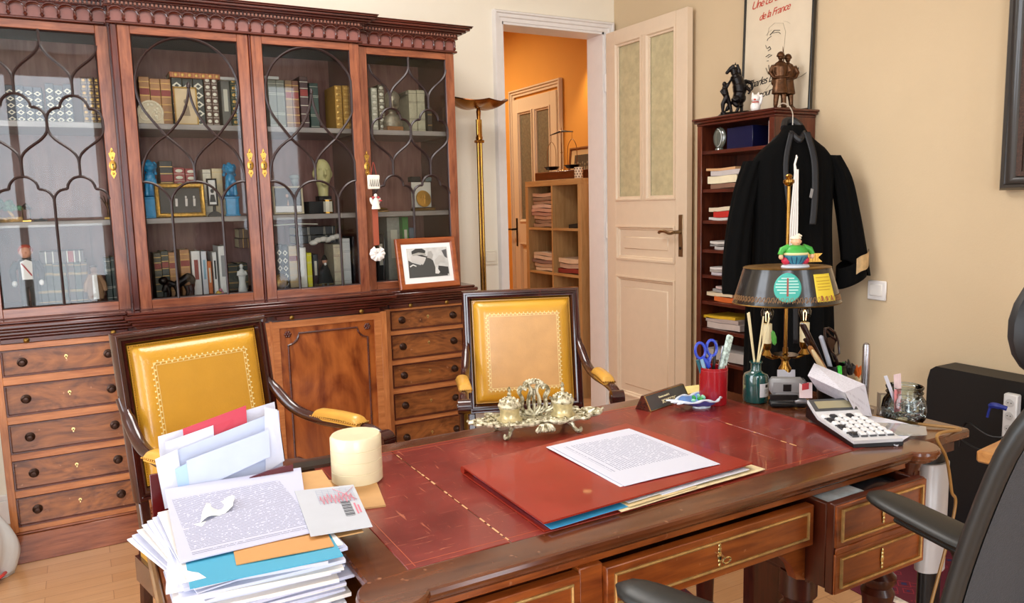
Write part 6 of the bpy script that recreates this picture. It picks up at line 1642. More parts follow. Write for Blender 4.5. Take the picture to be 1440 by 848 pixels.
m.build('figure', plain('white_plaster', '#e6e6e2', .6), t, remesh=.0018)
# dark bronze lion-like sculpture
p = aty(258, 395, 3.40); t = thing('bronze_sculpture', 'dark bronze curled animal sculpture on the bottom shelf behind the second door', 'sculpture', (p.x-.02, 3.40, SH[0]))
m = MB(); m.tube(spline([(-.055,0,.03),(-.04,0,.065),(-.01,0,.055),(.02,0,.072),(.045,0,.085),(.055,0,.06),(.048,0,.03)],5), [.012]*10+[.018]*10+[.014]*5+[.010]*6, 10)
m.sph((-.055,-.004,.075), (.020,.016,.018), 12); m.lathe([(.06,0),(.062,.008),(0,.01)], (0,0,0), 24, sy=.4)
for x in (-.04,-.01,.03,.048): m.tube([(x,-.004,.05),(x+.004,-.008,.025),(x,-.006,.006)], [.012,.008,.009], 8)
m.build('bronze_animal', bronze_blk, t, remesh=.0024)
p = aty(308, 408, 3.385); t = thing('toy_figures', 'small yellow and pink toy figure at the foot of the tall white book', 'toy', (p.x, 3.39, SH[0]))
m = MB(); m.sph((0,0,.010), (.012,.009,.010), 10); m.sph((-.010,-.002,.006), .006, 8); m.build('toy_body', plain('toy_yellow', '#e7c04c', .4), t)
m = MB(); m.sph((.006,-.006,.022), (.008,.007,.007), 10); m.sph((.013,0,.010), .007, 8); m.build('toy_head', plain('toy_pink', '#d98a9a', .4), t)
# ---- door 3
row(376, 399, 112, 2, 2, 3.47, bmat('#6f7263'), silver_b, 'lines', 'grey green book', 'on the top shelf behind the third door', 'grey green books behind the third door')
row(400, 419, 112, 2, 2, 3.47, [bmat('#8a6a48'), bmat('#7a4a34')], gold_b, 'bands', 'brown leather book', 'in the middle of the top shelf behind the third door', 'brown books behind the third door')
row(420, 432, 106, 1, 2, 3.47, bmat('#4a3030'), silver_b, 'bands', 'dark maroon book', 'left of the finial behind the third door', None)
row(434, 447, 116, 1, 2, 3.48, bmat('#2c4038'), silver_b, 'lines', 'dark green book', 'right of the finial behind the third door', None)
p = aty(376, 108, 3.46); m = MB(); m.box(0,.06,0,.12,0,.012,.001); tag(m.build('white_box', bpy.data.materials['white_card_box'], loc=(p.x-.012, 3.46, 1.835)), 'flat white box lying on the books behind the third door', 'box')
for k, (a_, b_) in enumerate(((470, 480), (481, 492))):
    a = aty(a_, 120, 3.44); b = aty(b_, 120, 3.44)
    book((a.x+b.x)/2, 3.44, SH[2], (b.x-a.x)*.96, a.z-SH[2], .16, bmat('#b98a3a'), gold_b, 'ornate', '%s of two gold bound books at the right of the top shelf behind the third door' % ('left' if k == 0 else 'right'), 'book', 'gold bound pair', title=dark_lab)
    m = None
# carved head
p = aty(453, 240, 3.46); t = thing('carved_head', 'pale green stone carved head behind the third door', 'carved head', (p.x, 3.46, SH[1]+.055))
m = MB(); m.sph((0,0,.125), (.040,.040,.062), 20); m.lathe([(.022,.02),(.024,.06),(.030,.08)], (0,0,0), 16); m.tube([(.0,-.038,.14),(0,-.050,.115),(0,-.040,.108)], [.005,.008,.006], 8)
m.sph((0,-.030,.088), (.015,.010,.006), 10); m.sph((0,-.028,.076), (.014,.012,.010), 10)
for s in (-1, 1): m.sph((s*.016,-.036,.140), (.009,.004,.004), 8); m.sph((s*.040,0,.12), (.006,.009,.016), 8)
m.build('head_stone', plain('yellow_green_stone', '#c9bf86', .5, var=.08), t, remesh=.0028)
m = MB(); m.box(-.030,.030,-.025,.025,0,.022,.002); m.build('head_plinth', bronze_blk, t)
m = MB(); m.box(0,.11,0,.10,0,.054,.001); tag(m.build('black_box', black_matt, loc=(aty(432,290,3.46).x, 3.43, SH[1])), 'black box carrying the carved head behind the third door', 'box')
p = aty(461, 285, 3.40); t = thing('tea_tin', 'small white and gold porcelain tin on the middle shelf behind the third door', 'tin', (p.x, 3.40, SH[1]))
m = MB(); m.lathe([(.019,0),(.021,.003),(.020,.058),(.016,.062),(.0,.062)], (0,0,0), 8); m.build('tin_body', plain('porcelain_white', '#e9e1cc', .25, coat=.4), t)
m = MB(); m.lathe([(.0215,.0),(.0215,.007)], (0,0,0), 8); m.lathe([(.0208,.053),(.0208,.060)], (0,0,0), 8); m.build('gold_bands', brass, t)
t, w, h = std_frame('photo_frame', 'cream framed photograph of a man in a dark suit behind the third door', 383, 262, 428, 303, 3.40, 1, plain('cream_frame', '#e6d6b4', .5), .007, plain('photo_dark2', '#37363a', .5, var=.2), .08, 'photo frame')
m = MB(); m.box(-w/2+.008, w/2-.008, -.0005, .001, .010, h*.30); m.build('pale_foreground', plain('photo_pale', '#cfc8c0', .6), t)
m = MB(); m.sph((-.004,-.0005,h*.66), (.006,.001,.008), 8); m.prism([(-.006,h*.32),(.002,h*.32),(-.001,h*.54)], -.0008, .001, 'xz'); m.build('portrait', plain('photo_skin', '#b58f78', .6), t)
p = aty(416, 250, 3.47); t = thing('soldier_bust', 'grey statuette of a capped soldier behind the glass of the third door', 'statuette', (p.x, 3.50, SH[1]))
m = MB(); m.lathe([(.030,0),(.030,.05),(.022,.06),(.030,.09),(.034,.11),(.014,.125)], (0,0,0), 18, sy=.7); m.sph((0,-.002,.145), (.016,.017,.020), 12); m.lathe([(.018,.155),(.022,.160),(.020,.172),(0,.175)], (0,0,0), 16); m.build('soldier', plain('grey_stone', '#8b8f8a', .6), t, remesh=.0025)
# bottom shelf door 3
for k in range(2): book(aty(415,330,3.47).x, 3.46, 1.125+.038*k, .036, .19-.01*k, .12, bmat('#1e2022'), silver_b, 'lines', ('lower' if k == 0 else 'upper')+' of two large black books lying flat behind the third door', lie=True)
m = MB(); m.slab(lambda u, v: (lerp(0,.20,u), lerp(0,.10,v), .004*math.sin(u*3)), 6, 2, .004); tag(m.build('loose_papers', paper2, loc=(aty(382,312,3.44).x, 3.44, 1.212)), 'loose cream papers on top of the black books behind the third door', 'papers')
row(388, 404, 345, 2, 0, 3.48, bmat('#20242c'), silver_b, 'diamond', 'black book with white pattern', 'on the bottom shelf behind the third door', 'patterned black books')
row(405, 418, 345, 1, 0, 3.48, bmat('#c4ad88'), gold_b, 'bands', 'old vellum book', 'on the bottom shelf behind the third door', None)
row(421, 430, 349, 1, 0, 3.45, bmat('#e9e5da', .5, .03), silver_b, 'lines', 'white paperback', 'left of the yellow book behind the third door', None)
row(431, 438, 357, 1, 0, 3.45, bmat('#e4dc2a', .5, .03), silver_b, 'lines', 'bright yellow paperback', 'behind the third door', None)
row(439, 447, 358, 1, 0, 3.46, bmat('#2a2c33'), silver_b, 'plain', 'black paperback', 'right of the yellow book behind the third door', None)
row(468, 480, 345, 1, 0, 3.47, bmat('#e2d4b4'), red_lab, 'lines', 'cream book', 'behind the robed figurine of the third door', None)
row(481, 492, 336, 1, 0, 3.46, bmat('#f0efec', .5, .03), plain('grey_dot', '#9a9a9c', .5), 'lines', 'tall white binder', 'behind the third door', None)
row(494, 507, 333, 1, 0, 3.47, bmat('#121216', .3), plain('magenta_patch', '#d23a6a', .5), 'plain', 'black folder with magenta label', 'at the right end behind the third door', None)
p = aty(394, 385, 3.41); m = MB(); m.lathe([(.0,0),(.032,0),(.034,.004),(.028,.008),(.0,.010)], (0,0,0), 30, T=Matrix.Rotation(R(80),4,'X')); m.tube([(.022*math.cos(i*.35),-.010,.022*math.sin(i*.35)) for i in range(18)], .0022, 5, closed=True)
tag(m.build('bronze_medallion', brass_dk, loc=(p.x, 3.415, SH[0]+.038)), 'round dark bronze medallion leaning on the books behind the third door', 'medallion')
p = aty(457, 380, 3.40); t = thing('robed_figurine', 'small figurine of a lawyer in black robe and cap behind the third door', 'figurine', (p.x, 3.40, SH[0]))
m = MB(); m.lathe([(.038,.018),(.036,.022),(.022,.075),(.012,.098),(.006,.104)], (0,0,0), 22, sy=.6); m.build('robe', blkc, t)
m = MB(); 
for s in (-1, 1): m.cyl((s*.011,0,0),(s*.010,0,.03),.006,n=8)
m.build('legs', plain('figurine_trousers', '#5b6572', .6), t)
m = MB(); m.sph((0,-.003,.116), (.011,.010,.013), 12); m.sph((0,-.013,.114), (.003,.003,.003), 6); m.build('head', plain('figurine_skin', '#c88d72', .5), t)
m = MB(); m.lathe([(.016,.122),(.013,.126),(.007,.140),(0,.146)], (0,0,0), 14); m.build('cap', blkc, t)
m = MB(); m.sph((0,-.010,.104), (.006,.003,.007), 8); m.build('collar', whtc, t)
p = aty(455, 330, 3.42); m = MB()
for k in range(6): m.sph((-.045+.022*k, .004*(k % 2), .008+.008*abs(math.sin(k))), (.020,.014,.012), 10)
tag(m.build('white_cloth_flower', plain('crumpled_white', '#ddd8cf', .8, bump=.5, bscale=80), loc=(p.x, 3.42, 1.155), rot=(0, R(-8), 0)), 'crumpled white cloth lying above the robed figurine behind the third door', 'cloth').location.z = 1.128
# ---- door 4
t = thing('bust_plaque', 'large bronze bust medallion behind the fourth door, top shelf', 'plaque', (aty(552,160,3.47).x, 3.47, SH[2]))
m = MB(); m.sph((0,0,.135), (.034,.030,.046), 18); m.sph((.004,.008,.160), (.036,.030,.030), 14); m.tube([(0,-.03,.14),(0,-.040,.122),(0,-.03,.118)], [.005,.007,.005], 8); m.sph((0,-.024,.100), (.012,.010,.008), 8)
m.lathe([(.045,.022),(.050,.045),(.036,.070),(.018,.085),(.020,.11)], (0,0,0), 20, sy=.6); m.build('bust', plain('pale_bronze', '#8f8572', .4, .5, var=.25, vscale=50), t, remesh=.003)
m = MB(); m.box(-.04,.04,-.03,.03,0,.024,.002); m.build('bust_base', wood('walnut_block', '#7a4a26', '#a56c3a', 'x', 8), t)
row(521, 530, 122, 1, 2, 3.47, bmat('#a9a592'), silver_b, 'ornate', 'pale tooled book', 'at the left end of the top shelf behind the fourth door', None)
row(531, 540, 120, 1, 2, 3.49, bmat('#6c6250'), silver_b, 'ornate', 'brown tooled book', 'behind the bronze bust, left side', None)
row(574, 597, 126, 2, 2, 3.47, bmat('#b4ac90'), dark_lab, 'lines', 'thick cream book', 'right of the bronze bust behind the fourth door', 'cream books behind the fourth door')
m = MB(); m.box(0,.10,0,.12,0,.016,.001); tag(m.build('book', [bmat('#6e6656')], loc=(aty(571,124,3.47).x, 3.48, 1.800)), 'grey book lying flat on the cream books behind the fourth door', 'book')
row(601, 607, 150, 1, 2, 3.50, bmat('#3b322a'), gold_b, 'lines', 'small dark book', 'at the right end of the top shelf behind the fourth door', None)
# gold medal in case
t = thing('medal_box', 'white open case holding a large gold medal behind the fourth door', 'medal case', (aty(594,280,3.44).x, 3.44, SH[1]), R(6))
m = MB(); m.box(-.052,.052,.006,.014,.016,.135,.002); m.build('case_lid', plain('white_satin', '#ded9cc', .6), t)
m = MB(); m.box(-.058,.058,-.024,.014,0,.014,.002); m.build('case_base', brass_dk, t)
m = MB(); T = Matrix.Translation((.004,-.002,.056)) @ Matrix.Rotation(R(80), 4, 'X'); m.lathe([(0,0),(.038,0),(.040,.003),(.038,.006),(0,.006)], n=36, T=T)
m.tube([(.032*math.cos(i*.3), -.002-.006*0, .0) for i in range(2)], .0005, 4)
for P in ([(-.016,-.012,.002),(-.004,.016,.002),(.014,.012,.002)], [(-.02,.006,.002),(0,0,.003),(.022,-.010,.002)], [(.002,-.024,.002),(.006,.020,.002)]): m.tube([T @ Vector((x, y, .007)) for x, y, z in P], .0018, 6)
m.build('gold_medal', plain('gold_medal', '#e0ad4e', .28, .8), t)
m = MB(); m.box(0,.05,0,.04,0,.024,.002); tag(m.build('small_case', black_matt, loc=(aty(577,244,3.45).x, 3.445, 1.394)), 'small dark jewellery case on top of the white medal case', 'case')
m = MB(); m.box(0,.032,0,.03,0,.022,.004); tag(m.build('small_case', plain('grey_teal_case', '#5f7274', .5), loc=(aty(594,243,3.45).x+.014, 3.445, 1.394)), 'small grey green jewellery case on top of the white medal case', 'case')
m = MB(); m.box(0,.06,0,.04,0,.020,.002); tag(m.build('small_box', bmat('#5a2430'), loc=(aty(587,236,3.49).x, 3.50, 1.42)), 'dark red box behind the fourth door above the medal case', 'box').location.z = SH[1]
p = aty(533, 293, 3.41); m = MB(); m.tube([(-.02,0,.010),(0,-.004,.014),(.03,0,.012)], [.008,.007,.004], 8); m.box(-.03,.036,-.01,.01,0,.006,.001); tag(m.build('penknife', brass_dk, loc=(p.x+.01, 3.41, SH[1])), 'small dark trinket lying at the left of the middle shelf behind the fourth door', 'trinket')
row(529, 540, 330, 1, 0, 3.46, bmat('#141313', .4), silver_b, 'plain', 'black binder', 'at the left end of the bottom shelf behind the fourth door', None)
row(543, 563, 306, 1, 0, 3.50, bmat('#a9a598', .6), silver_b, 'plain', 'thick grey cardboard file', 'behind the framed photograph', None)
row(565, 574, 305, 1, 0, 3.46, bmat('#3f8a3f', .4), silver_b, 'plain', 'bright green book', 'above the framed photograph behind the fourth door', None)
row(575, 583, 320, 1, 0, 3.47, bmat('#6f7c8a', .5), silver_b, 'plain', 'grey blue booklet', 'beside the green book behind the fourth door', None)
m = MB(); m.box(0,.085,0,.08,0,.028,.002); tag(m.build('grey_box', bmat('#7d7a76', .6), loc=(aty(592,320,3.46).x, 3.46, 1.09)), 'flat grey box above the framed photograph behind the fourth door', 'box')
m = MB(); m.box(0,.15,0,.10,0,.156,.002); tag(m.build('archive_box', bmat('#4a3a32', .6), loc=(aty(585,350,3.47).x, 3.455, SH[0])), 'dark brown archive box under the flat grey box behind the fourth door', 'box')
m = MB(); m.box(0,.042,0,.05,0,.018,.002); tag(m.build('small_carton', bmat('#d9c27a', .6), loc=(aty(608,322,3.45).x, 3.440, 1.0865)), 'small pale yellow carton behind the fourth door', 'carton')
# ---- charm ornaments hanging on the fourth door's handle
hx = 1.133; hy = BUC-.010
t = thing('hanging_charm', 'white tile charm with angel and scallop shell hanging on the bookcase door handle', 'charm', (aty(528,300,3.266).x, 3.266, 0))
z_ = lambda py: aty(527, py, 3.266).z
m = MB(); m.box(-.030,.026,-.004,.003,z_(266),z_(246),.003); m.build('tile', plain('white_ceramic', '#ece6d6', .4, var=.1, vscale=80), t)
m = MB()
for k in range(5): m.tube([(-.022+.010*k,-.0055,z_(262)),(-.018+.010*k,-.006,z_(252)),(-.014+.010*k,-.0055,z_(262))], .0012, 5)
m.build('tile_lettering', plain('dark_ink', '#4a3a33', .6), t)
m = MB(); m.tube(spline([(-.012,0,z_(246)),(0,-.002,z_(228)),(.012,0,z_(246))],5), .0013, 5); m.build('tile_cord', plain('red_cord', '#a83a2c', .6), t)
m = MB(); zb0 = z_(294); m.lathe([(.020,0),(.018,.01),(.010,.045),(.004,.052)], (.0,-.010,zb0), 12, sy=.5); m.sph((.0,-.012,zb0+.058), (.008,.007,.009), 10)
for s in (-1, 1): m.sph((s*.016,-.004,zb0+.034), (.008,.003,.018), 8, rot=(0, s*.3, 0))
m.build('angel', plain('white_ceramic2', '#efe6da', .4), t)
m = MB(); 
for s in (-1, 1): m.sph((s*.012,-.014,zb0+.05), (.007,.004,.005), 8); 
m.sph((.022,-.012,zb0+.036), (.008,.003,.004), 8); m.build('red_bows', plain('red_bow', '#b8383c', .5), t)
m = MB(); m.box(-.016,.010,-.006,-.001,z_(345),z_(292),.001); m.build('ribbon', plain('terracotta_ribbon', '#9c4a30', .6), t)
m = MB(); zc = z_(357); N_ = 9
def shell(u, v):
    a = R(lerp(-158, 158, u)); r = .033*v*(1+.04*math.cos(N_*2*math.pi*u)); return (-.003+r*math.sin(a)*1.05, -.012-.006*math.sin(math.pi*v)-.0015*math.cos(N_*2*math.pi*u)*v, zc+.001-r*math.cos(a)*1.0)
m.surf(shell, 54, 8); m.surf(lambda u, v: tuple(Vector(shell(u, v))+Vector((0,.004,0))), 54, 8); m.box(-.014,.010,-.014,-.006, zc+.006, zc+.024,.002); m.build('scallop_shell', plain('shell_white', '#f1ece6', .4), t)
# ---- framed black and white photograph standing on the ledge
a, b, c_, d_ = aty(546, 331, 3.262), aty(642, 327, 3.262), aty(650, 404, 3.262), aty(557, 415, 3.262)
wf = .300; hf = .232; LX0 = (c_.x+d_.x)/2
t = thing('photo_frame', 'brown framed black and white photograph of a capped officer, on the bookcase ledge', 'photo frame', (LX0-.004, 3.238, .907)); t.rotation_euler = (R(-11), R(0), R(3))
m = MB(); m.frame(-wf/2, wf/2, 0, hf, [(0,.012),(0,-.004),(.004,-.008),(.018,-.006),(.026,.0),(.026,.010)]); m.build('frame', wood('frame_wood', '#7a3416', '#b3602f', 'x', 7, .3, .4), t)
m = MB(); m.box(-wf/2+.024, wf/2-.024, .002, .006, .024, hf-.024); m.build('mount', plain('photo_mount', '#f2f1ee', .6), t)
pw0, pw1, pz0, pz1 = -wf/2+.050, wf/2-.045, .052, hf-.046
m = MB(); m.box(pw0, pw1, .0005, .003, pz0, pz1); m.build('photograph', plain('photo_bg', '#c9c8c3', .45, var=.12, vscale=40), t)
def flat(pts, c, nm, y=-.0002):
    mm = MB(); mm.prism([(lerp(pw0,pw1,u), lerp(pz0,pz1,v)) for u, v in pts], y, .001, 'xz'); mm.build(nm, plain(nm+'_tone', c, .45), t)
flat([(.0,.0),(.95,.0),(.92,.22),(.72,.16),(.66,.30),(.62,.55),(.48,.72),(.40,.50),(.30,.42),(.10,.52),(.02,.60)], '#4a4a48', 'officer_coat')
flat([(.10,.55),(.08,.70),(.14,.80),(.40,.72),(.44,.60),(.40,.50),(.36,.42),(.22,.50)], '#c4c0ba', 'officer_face', -.0006)
flat([(.12,.80),(.12,.90),(.22,.98),(.38,.98),(.46,.90),(.44,.80),(.28,.84)], '#3a3a38', 'cap_crown', -.0008)
flat([(.12,.80),(.28,.85),(.44,.81),(.46,.74),(.30,.78),(.14,.74)], '#a8a59c', 'cap_band', -.0010)
flat([(.24,.76),(.36,.76),(.47,.70),(.46,.67),(.34,.71)], '#2c2c2b', 'cap_visor', -.0012)
flat([(.48,.66),(.52,.86),(.60,.88),(.64,.74),(.60,.60)], '#a9a6a0', 'second_face', -.0006)
flat([(.66,.42),(.66,.56),(.78,.72),(.86,.70),(.92,.60),(.90,.46),(.80,.50),(.74,.40)], '#bdbab4', 'third_face_and_hands', -.0006)
flat([(.64,.10),(.66,.32),(.70,.30),(.76,.14),(.72,.08)], '#d6d4cf', 'white_glove', -.0010)
flat([(.74,.36),(.98,.30),(.98,.06),(.80,.05),(.72,.20)], '#3c3c3b', 'dark_sleeve', -.0006)
flat([(.86,.88),(.98,.92),(.98,.60),(.92,.66)], '#5a5a5a', 'dark_background', -.0006)
flat([(.04,.40),(.12,.46),(.20,.40),(.19,.37),(.12,.42),(.05,.36)], '#dcdad4', 'braid', -.0008)
m = MB(); m.box(-.02,.02,.014,.018,0,.16); m.T = Matrix.Rotation(R(0),4,'X'); m.build('easel_strut', black_matt, t)
# ---------------------------------------------------------------- narrow bookshelf against the right wall
SX, SY0, SY1, SZ = 2.56, 2.315, 2.775, 1.648
bsx = wood('shelf_mahogany', '#35110c', '#6b2c1c', 'y', 7, .3, .35); bsz = wood('shelf_mahogany_upright', '#35110c', '#7a3a22', 'z', 7, .3, .35)
ns = thing('narrow_bookshelf', 'narrow tall mahogany bookshelf against the right wall beside the open door', 'bookshelf', (2.68, 2.545, 0))
def L(x0, x1, y0, y1): return (x0-2.68, x1-2.68, y0-2.545, y1-2.545)
for y0, y1 in ((SY0, SY0+.02), (SY1-.02, SY1)):
    m = MB(); m.box(*L(SX, 2.805, y0, y1), .0, SZ-.03, .001); m.build('side_panel', bsz, ns)
m = MB(); m.box(*L(2.79, 2.804, SY0+.02, SY1-.02), .05, SZ-.03); m.build('back_panel', bsz, ns)
m = MB(); m.box(*L(SX-.005, 2.806, SY0-.004, SY1+.004), SZ-.034, SZ-.022, .003); m.box(*L(SX-.016, 2.808, SY0-.015, SY1+.015), SZ-.022, SZ-.008, .005); m.box(*L(SX-.022, 2.808, SY0-.020, SY1+.020), SZ-.010, SZ, .003)
m.build('cornice', bsx, ns)
for y0, y1 in ((SY0, SY0+.030), (SY1-.030, SY1)): m = MB(); m.box(*L(SX-.004, SX+.004, y0, y1), .0, SZ-.034, .002); m.build('front_stile', bsz, ns)
SHZ = [1.500, 1.325, 1.180, 1.045, .925, .800, .670, .52, .30, .08]
for z in SHZ: m = MB(); m.box(*L(SX+.006, 2.79, SY0+.02, SY1-.02), z-.016, z, .001); m.build('shelf', bsx, ns)
m = MB(); m.box(*L(SX+.002, 2.79, SY0+.02, SY1-.02), 0, .06); m.build('base_rail', bsx, ns)
def pile(shelf_z, y0, y1, items, xf=2.585):
    z = shelf_z
    for (t, c, lab, cat, dy, tilt) in items:
        m = MB(); w = (y1-y0)
        m.slab(lambda u, v: (lerp(0,.16,u), lerp(0, w, v), t + tilt*v + .002*math.sin(5*v+c[1].__hash__() % 3)), 3, 8, t*.92)
        tag(m.build('file' if cat == 'file' else 'document', plain('shelf_doc_'+c.strip('#'), c, .6, var=.06), loc=(xf, y0+dy, z+.001)), lab, cat)
        z += t + max(0, tilt)
Y1 = 2.735; Y0 = 2.53
pile(1.325, Y0+.02, Y1, [(.022,'#8a6450','dusky brown file lying lowest on the second shelf of the narrow bookshelf','file',-.02,0),(.036,'#efe3c2','thick cream box file on the second shelf of the narrow bookshelf','file',0,0),(.024,'#c9c0bd','grey file above the cream one on the narrow bookshelf','file',-.02,.0),(.012,'#d9a878','tan folder on top of the grey file on the narrow bookshelf','file',.01,0)])
pile(1.180, Y0+.05, Y1-.01, [(.012,'#d9d4cf','flat white file on the third shelf of the narrow bookshelf','file',0,0),(.030,'#c22a22','bright red file on the third shelf of the narrow bookshelf','file',-.03,0),(.020,'#e2d2b6','cream papers sagging over the red file on the narrow bookshelf','papers',0,-.004)])
pile(1.045, Y0+.06, Y1-.02, [(.014,'#bfb8b4','grey papers on the fourth shelf of the narrow bookshelf','papers',-.03,0),(.010,'#8a8683','dark grey papers on the fourth shelf of the narrow bookshelf','papers',.0,0),(.012,'#dcd6cf','white papers, topmost on the fourth shelf of the narrow bookshelf','papers',.0,0)])
pile(.925, Y0+.06, Y1-.02, [(.012,'#cfc6cc','pale lilac papers on the fifth shelf of the narrow bookshelf','papers',-.01,0),(.014,'#a9a19c','grey folder on the fifth shelf of the narrow bookshelf','papers',.0,0),(.010,'#e3dcd8','white sheets, topmost on the fifth shelf of the narrow bookshelf','papers',.0,0)])
pile(.800, Y0+.0, Y1-.04, [(.024,'#d96a2c','orange file on the sixth shelf of the narrow bookshelf','file',-.01,0),(.018,'#e5d2b2','cream sheaf over the orange file','papers',.04,0),(.014,'#9c9a98','grey magazine on the cream sheaf','magazine',.0,.002),(.012,'#c9b3ae','pinkish papers on top of the grey magazine','papers',-.02,.003)])
pile(.670, Y0+.0, Y1+.005, [(.030,'#cdbdb4','thick sheaf of papers on the seventh shelf of the narrow bookshelf','papers',-.01,0),(.020,'#b9a8a2','dusky papers on the seventh shelf of the narrow bookshelf','papers',.0,0),(.014,'#e2b62c','yellow folder, topmost on the seventh shelf of the narrow bookshelf','file',.02,-.006)])
pile(.52, Y0-.1, Y1, [(.05,'#b8b0aa','thick grey file near the bottom of the narrow bookshelf','file',0,0)])
# top compartment: glass dome shape and dark blue box
t = thing('glass_award', 'clear glass oval award in the top compartment of the narrow bookshelf', 'award', (2.60, 2.675, 1.501))
m = MB(); m.sph((0,0,.055), (.016,.040,.050), 20); m.lathe([(.022,0),(.02,.008),(0,.008)], (0,0,0), 20); m.build('glass_body', plain('clear_award_glass', '#5f6258', .05, coat=1, spec=1), t)
m = MB(); m.tube([(-.016, .028*math.cos(i*.2), .055+.040*math.sin(i*.2)) for i in range(8, 24)], .0018, 6); m.build('glint_arc', plain('glass_glint', '#cfd2cc', .1, coat=1), t)  # pale arc: highlight on the glass put into colour
m = MB(); m.box(0,.11,0,.155,0,.095,.002); tag(m.build('presentation_box', plain('navy_box', '#14163c', .3, coat=.3), loc=(2.60, 2.475, 1.501)), 'dark navy presentation box in the top compartment of the narrow bookshelf', 'box')
m = MB(); m.cyl((0,0,0),(0,0,.10),.006,n=10); tag(m.build('white_candle', plain('pinkish_white', '#e2c9c2', .5), loc=(2.575, 2.355, 1.501)), 'thin pinkish white candle in the right corner of the top compartment', 'candle')
# ---- bronze rearing horse with its tamer
hp = (2.655, 2.635)
t = thing('horse_bronze', 'black bronze of a rearing horse held by a man, on top of the narrow bookshelf', 'statue', (*hp, SZ), R(-45)); t.scale = (1.05,1.25,.97)
m = MB(); m.lathe([(.075,0),(.078,.006),(.066,.016),(.05,.022),(0,.024)], (0,0,0), 22, sy=.6)
for k in range(8): m.sph((.05*math.cos(k), .025*math.sin(k*1.7), .018), (.014,.012,.008), 8)
m.build('rocky_base', bronze_blk, t, remesh=.003)
m = MB()
# horse, head up left, body rearing, belly to the right
body = spline([(.012,0,.085),(.018,0,.115),(.014,0,.150),(.004,0,.180)], 6); m.tube(body, [.026]*6+[.029]*6+[.026]*6+[.020], 12)
m.sph((.016,0,.085), (.030,.024,.028), 12)
m.tube(spline([(.004,0,.180),(-.006,0,.205),(-.004,0,.228)],6), [.020]*4+[.015]*6+[.011]*3, 10)
m.tube([(-.004,0,.232),(-.020,0,.222),(-.034,0,.208)], [.013,.011,.007], 10); m.sph((-.036,0,.205), (.008,.007,.008), 8)
for s in (-1,1): m.tube([(-.002,s*.007,.238),(.0,s*.009,.250)], [.004,.001], 6)
m.tube(spline([(.006,0,.240),(.014,0,.215),(.018,0,.185)],5), [.006]*5+[.008]*6, 8)
# forelegs pawing to the right
m.tube(spline([(.022,.008,.155),(.050,.010,.160),(.066,.010,.150),(.070,.010,.128),(.062,.010,.118)],5), [.013]*5+[.009]*5+[.006]*5+[.005]*6, 8)
m.tube(spline([(.022,-.010,.140),(.046,-.012,.130),(.060,-.012,.112),(.052,-.012,.100)],5), [.012]*5+[.008]*5+[.005]*6, 8)
# hind legs
for s in (-1,1): m.tube(spline([(.014,s*.012,.082),(-.004+.02*(s > 0),s*.014,.066),(.012+.014*(s > 0),s*.014,.044),(.004+.02*(s > 0),s*.014,.020)],5), [.020]*5+[.012]*5+[.007]*6, 8)
m.tube(spline([(.0,0,.075),(-.022,0,.060),(-.036,0,.035),(-.052,0,.022)],5), [.008]*5+[.009]*6+[.004]*5, 8)
m.build('horse', bronze_blk, t, remesh=.0022)
m = MB(); # tamer
m.sph((-.046,-.012,.152), (.010,.010,.012), 12); m.tube(spline([(-.046,-.012,.140),(-.044,-.012,.115),(-.036,-.012,.092)],5), [.010]*3+[.015]*5+[.013]*3, 10)
m.tube([(-.040,-.012,.132),(-.030,-.012,.150),(-.020,-.008,.168),(-.016,-.006,.185)], [.008,.007,.005,.004], 8)
m.tube([(-.048,-.014,.130),(-.060,-.016,.118),(-.052,-.020,.105)], [.008,.006,.005], 8)
for s, a in ((-1,-.012),(1,.016)): m.tube([(-.036,-.012,.092),(-.040+a,-.012+s*.004,.060),(-.036+a*1.3,-.012+s*.004,.022)], [.013,.010,.006], 8)
m.build('tamer', bronze_blk, t, remesh=.0022)
# ---- bronze soldiers
t = thing('soldier_bronze', 'brown bronze of two soldiers in greatcoats on top of the narrow bookshelf', 'statue', (2.668, 2.375, SZ), R(-38))
m = MB(); m.box(-.048,.048,-.030,.030,0,.010,.003); m.build('statue_base', bronze_br, t)
def soldier(cx, cy, k, tall=1.0):
    m = MB(T=Matrix.Translation((cx, cy, .009)) @ Matrix.Scale(k, 4))
    m.lathe([(.034,.060),(.035,.065),(.029,.100),(.025,.130),(.029,.150),(.031,.172),(.022,.188),(.010,.196)], (0,0,0), 18, sy=.72)
    for s in (-1,1):
        m.tube([(s*.013,0,.065),(s*.016,0,.035),(s*.018,-.002,.010)], [.013,.011,.009], 10); m.sph((s*.019,-.010,.006), (.009,.017,.006), 10)
        m.tube([(s*.028,0,.178),(s*.042,-.002,.150),(s*.030,-.014,.128)], [.011,.010,.008], 8)
    m.sph((0,-.002,.212), (.012,.013,.015), 12); m.lathe([(.017,.214),(.018,.217),(.014,.228),(.006,.235),(0,.236)], (0,0,0), 16)
    m.box(-.016,.016,.012,.030,.135,.185,.004); m.cyl((-.018,0,.236),(-.018,0,.236),.001)
    m.sph((-.026,.010,.110), (.010,.012,.014), 10); m.box(-.034,.034,-.022,.022,.124,.130,.002)
    return m
m = soldier(-.012, -.008, 1.0); m.tube([(.024,.010,.06),(.012,.012,.24),(.010,.012,.262)], [.004,.003,.0012], 6); m.build('front_soldier', bronze_br, t, remesh=.0024)
m = soldier(.022, .016, .97); m.build('rear_soldier', bronze_br, t, remesh=.0024)
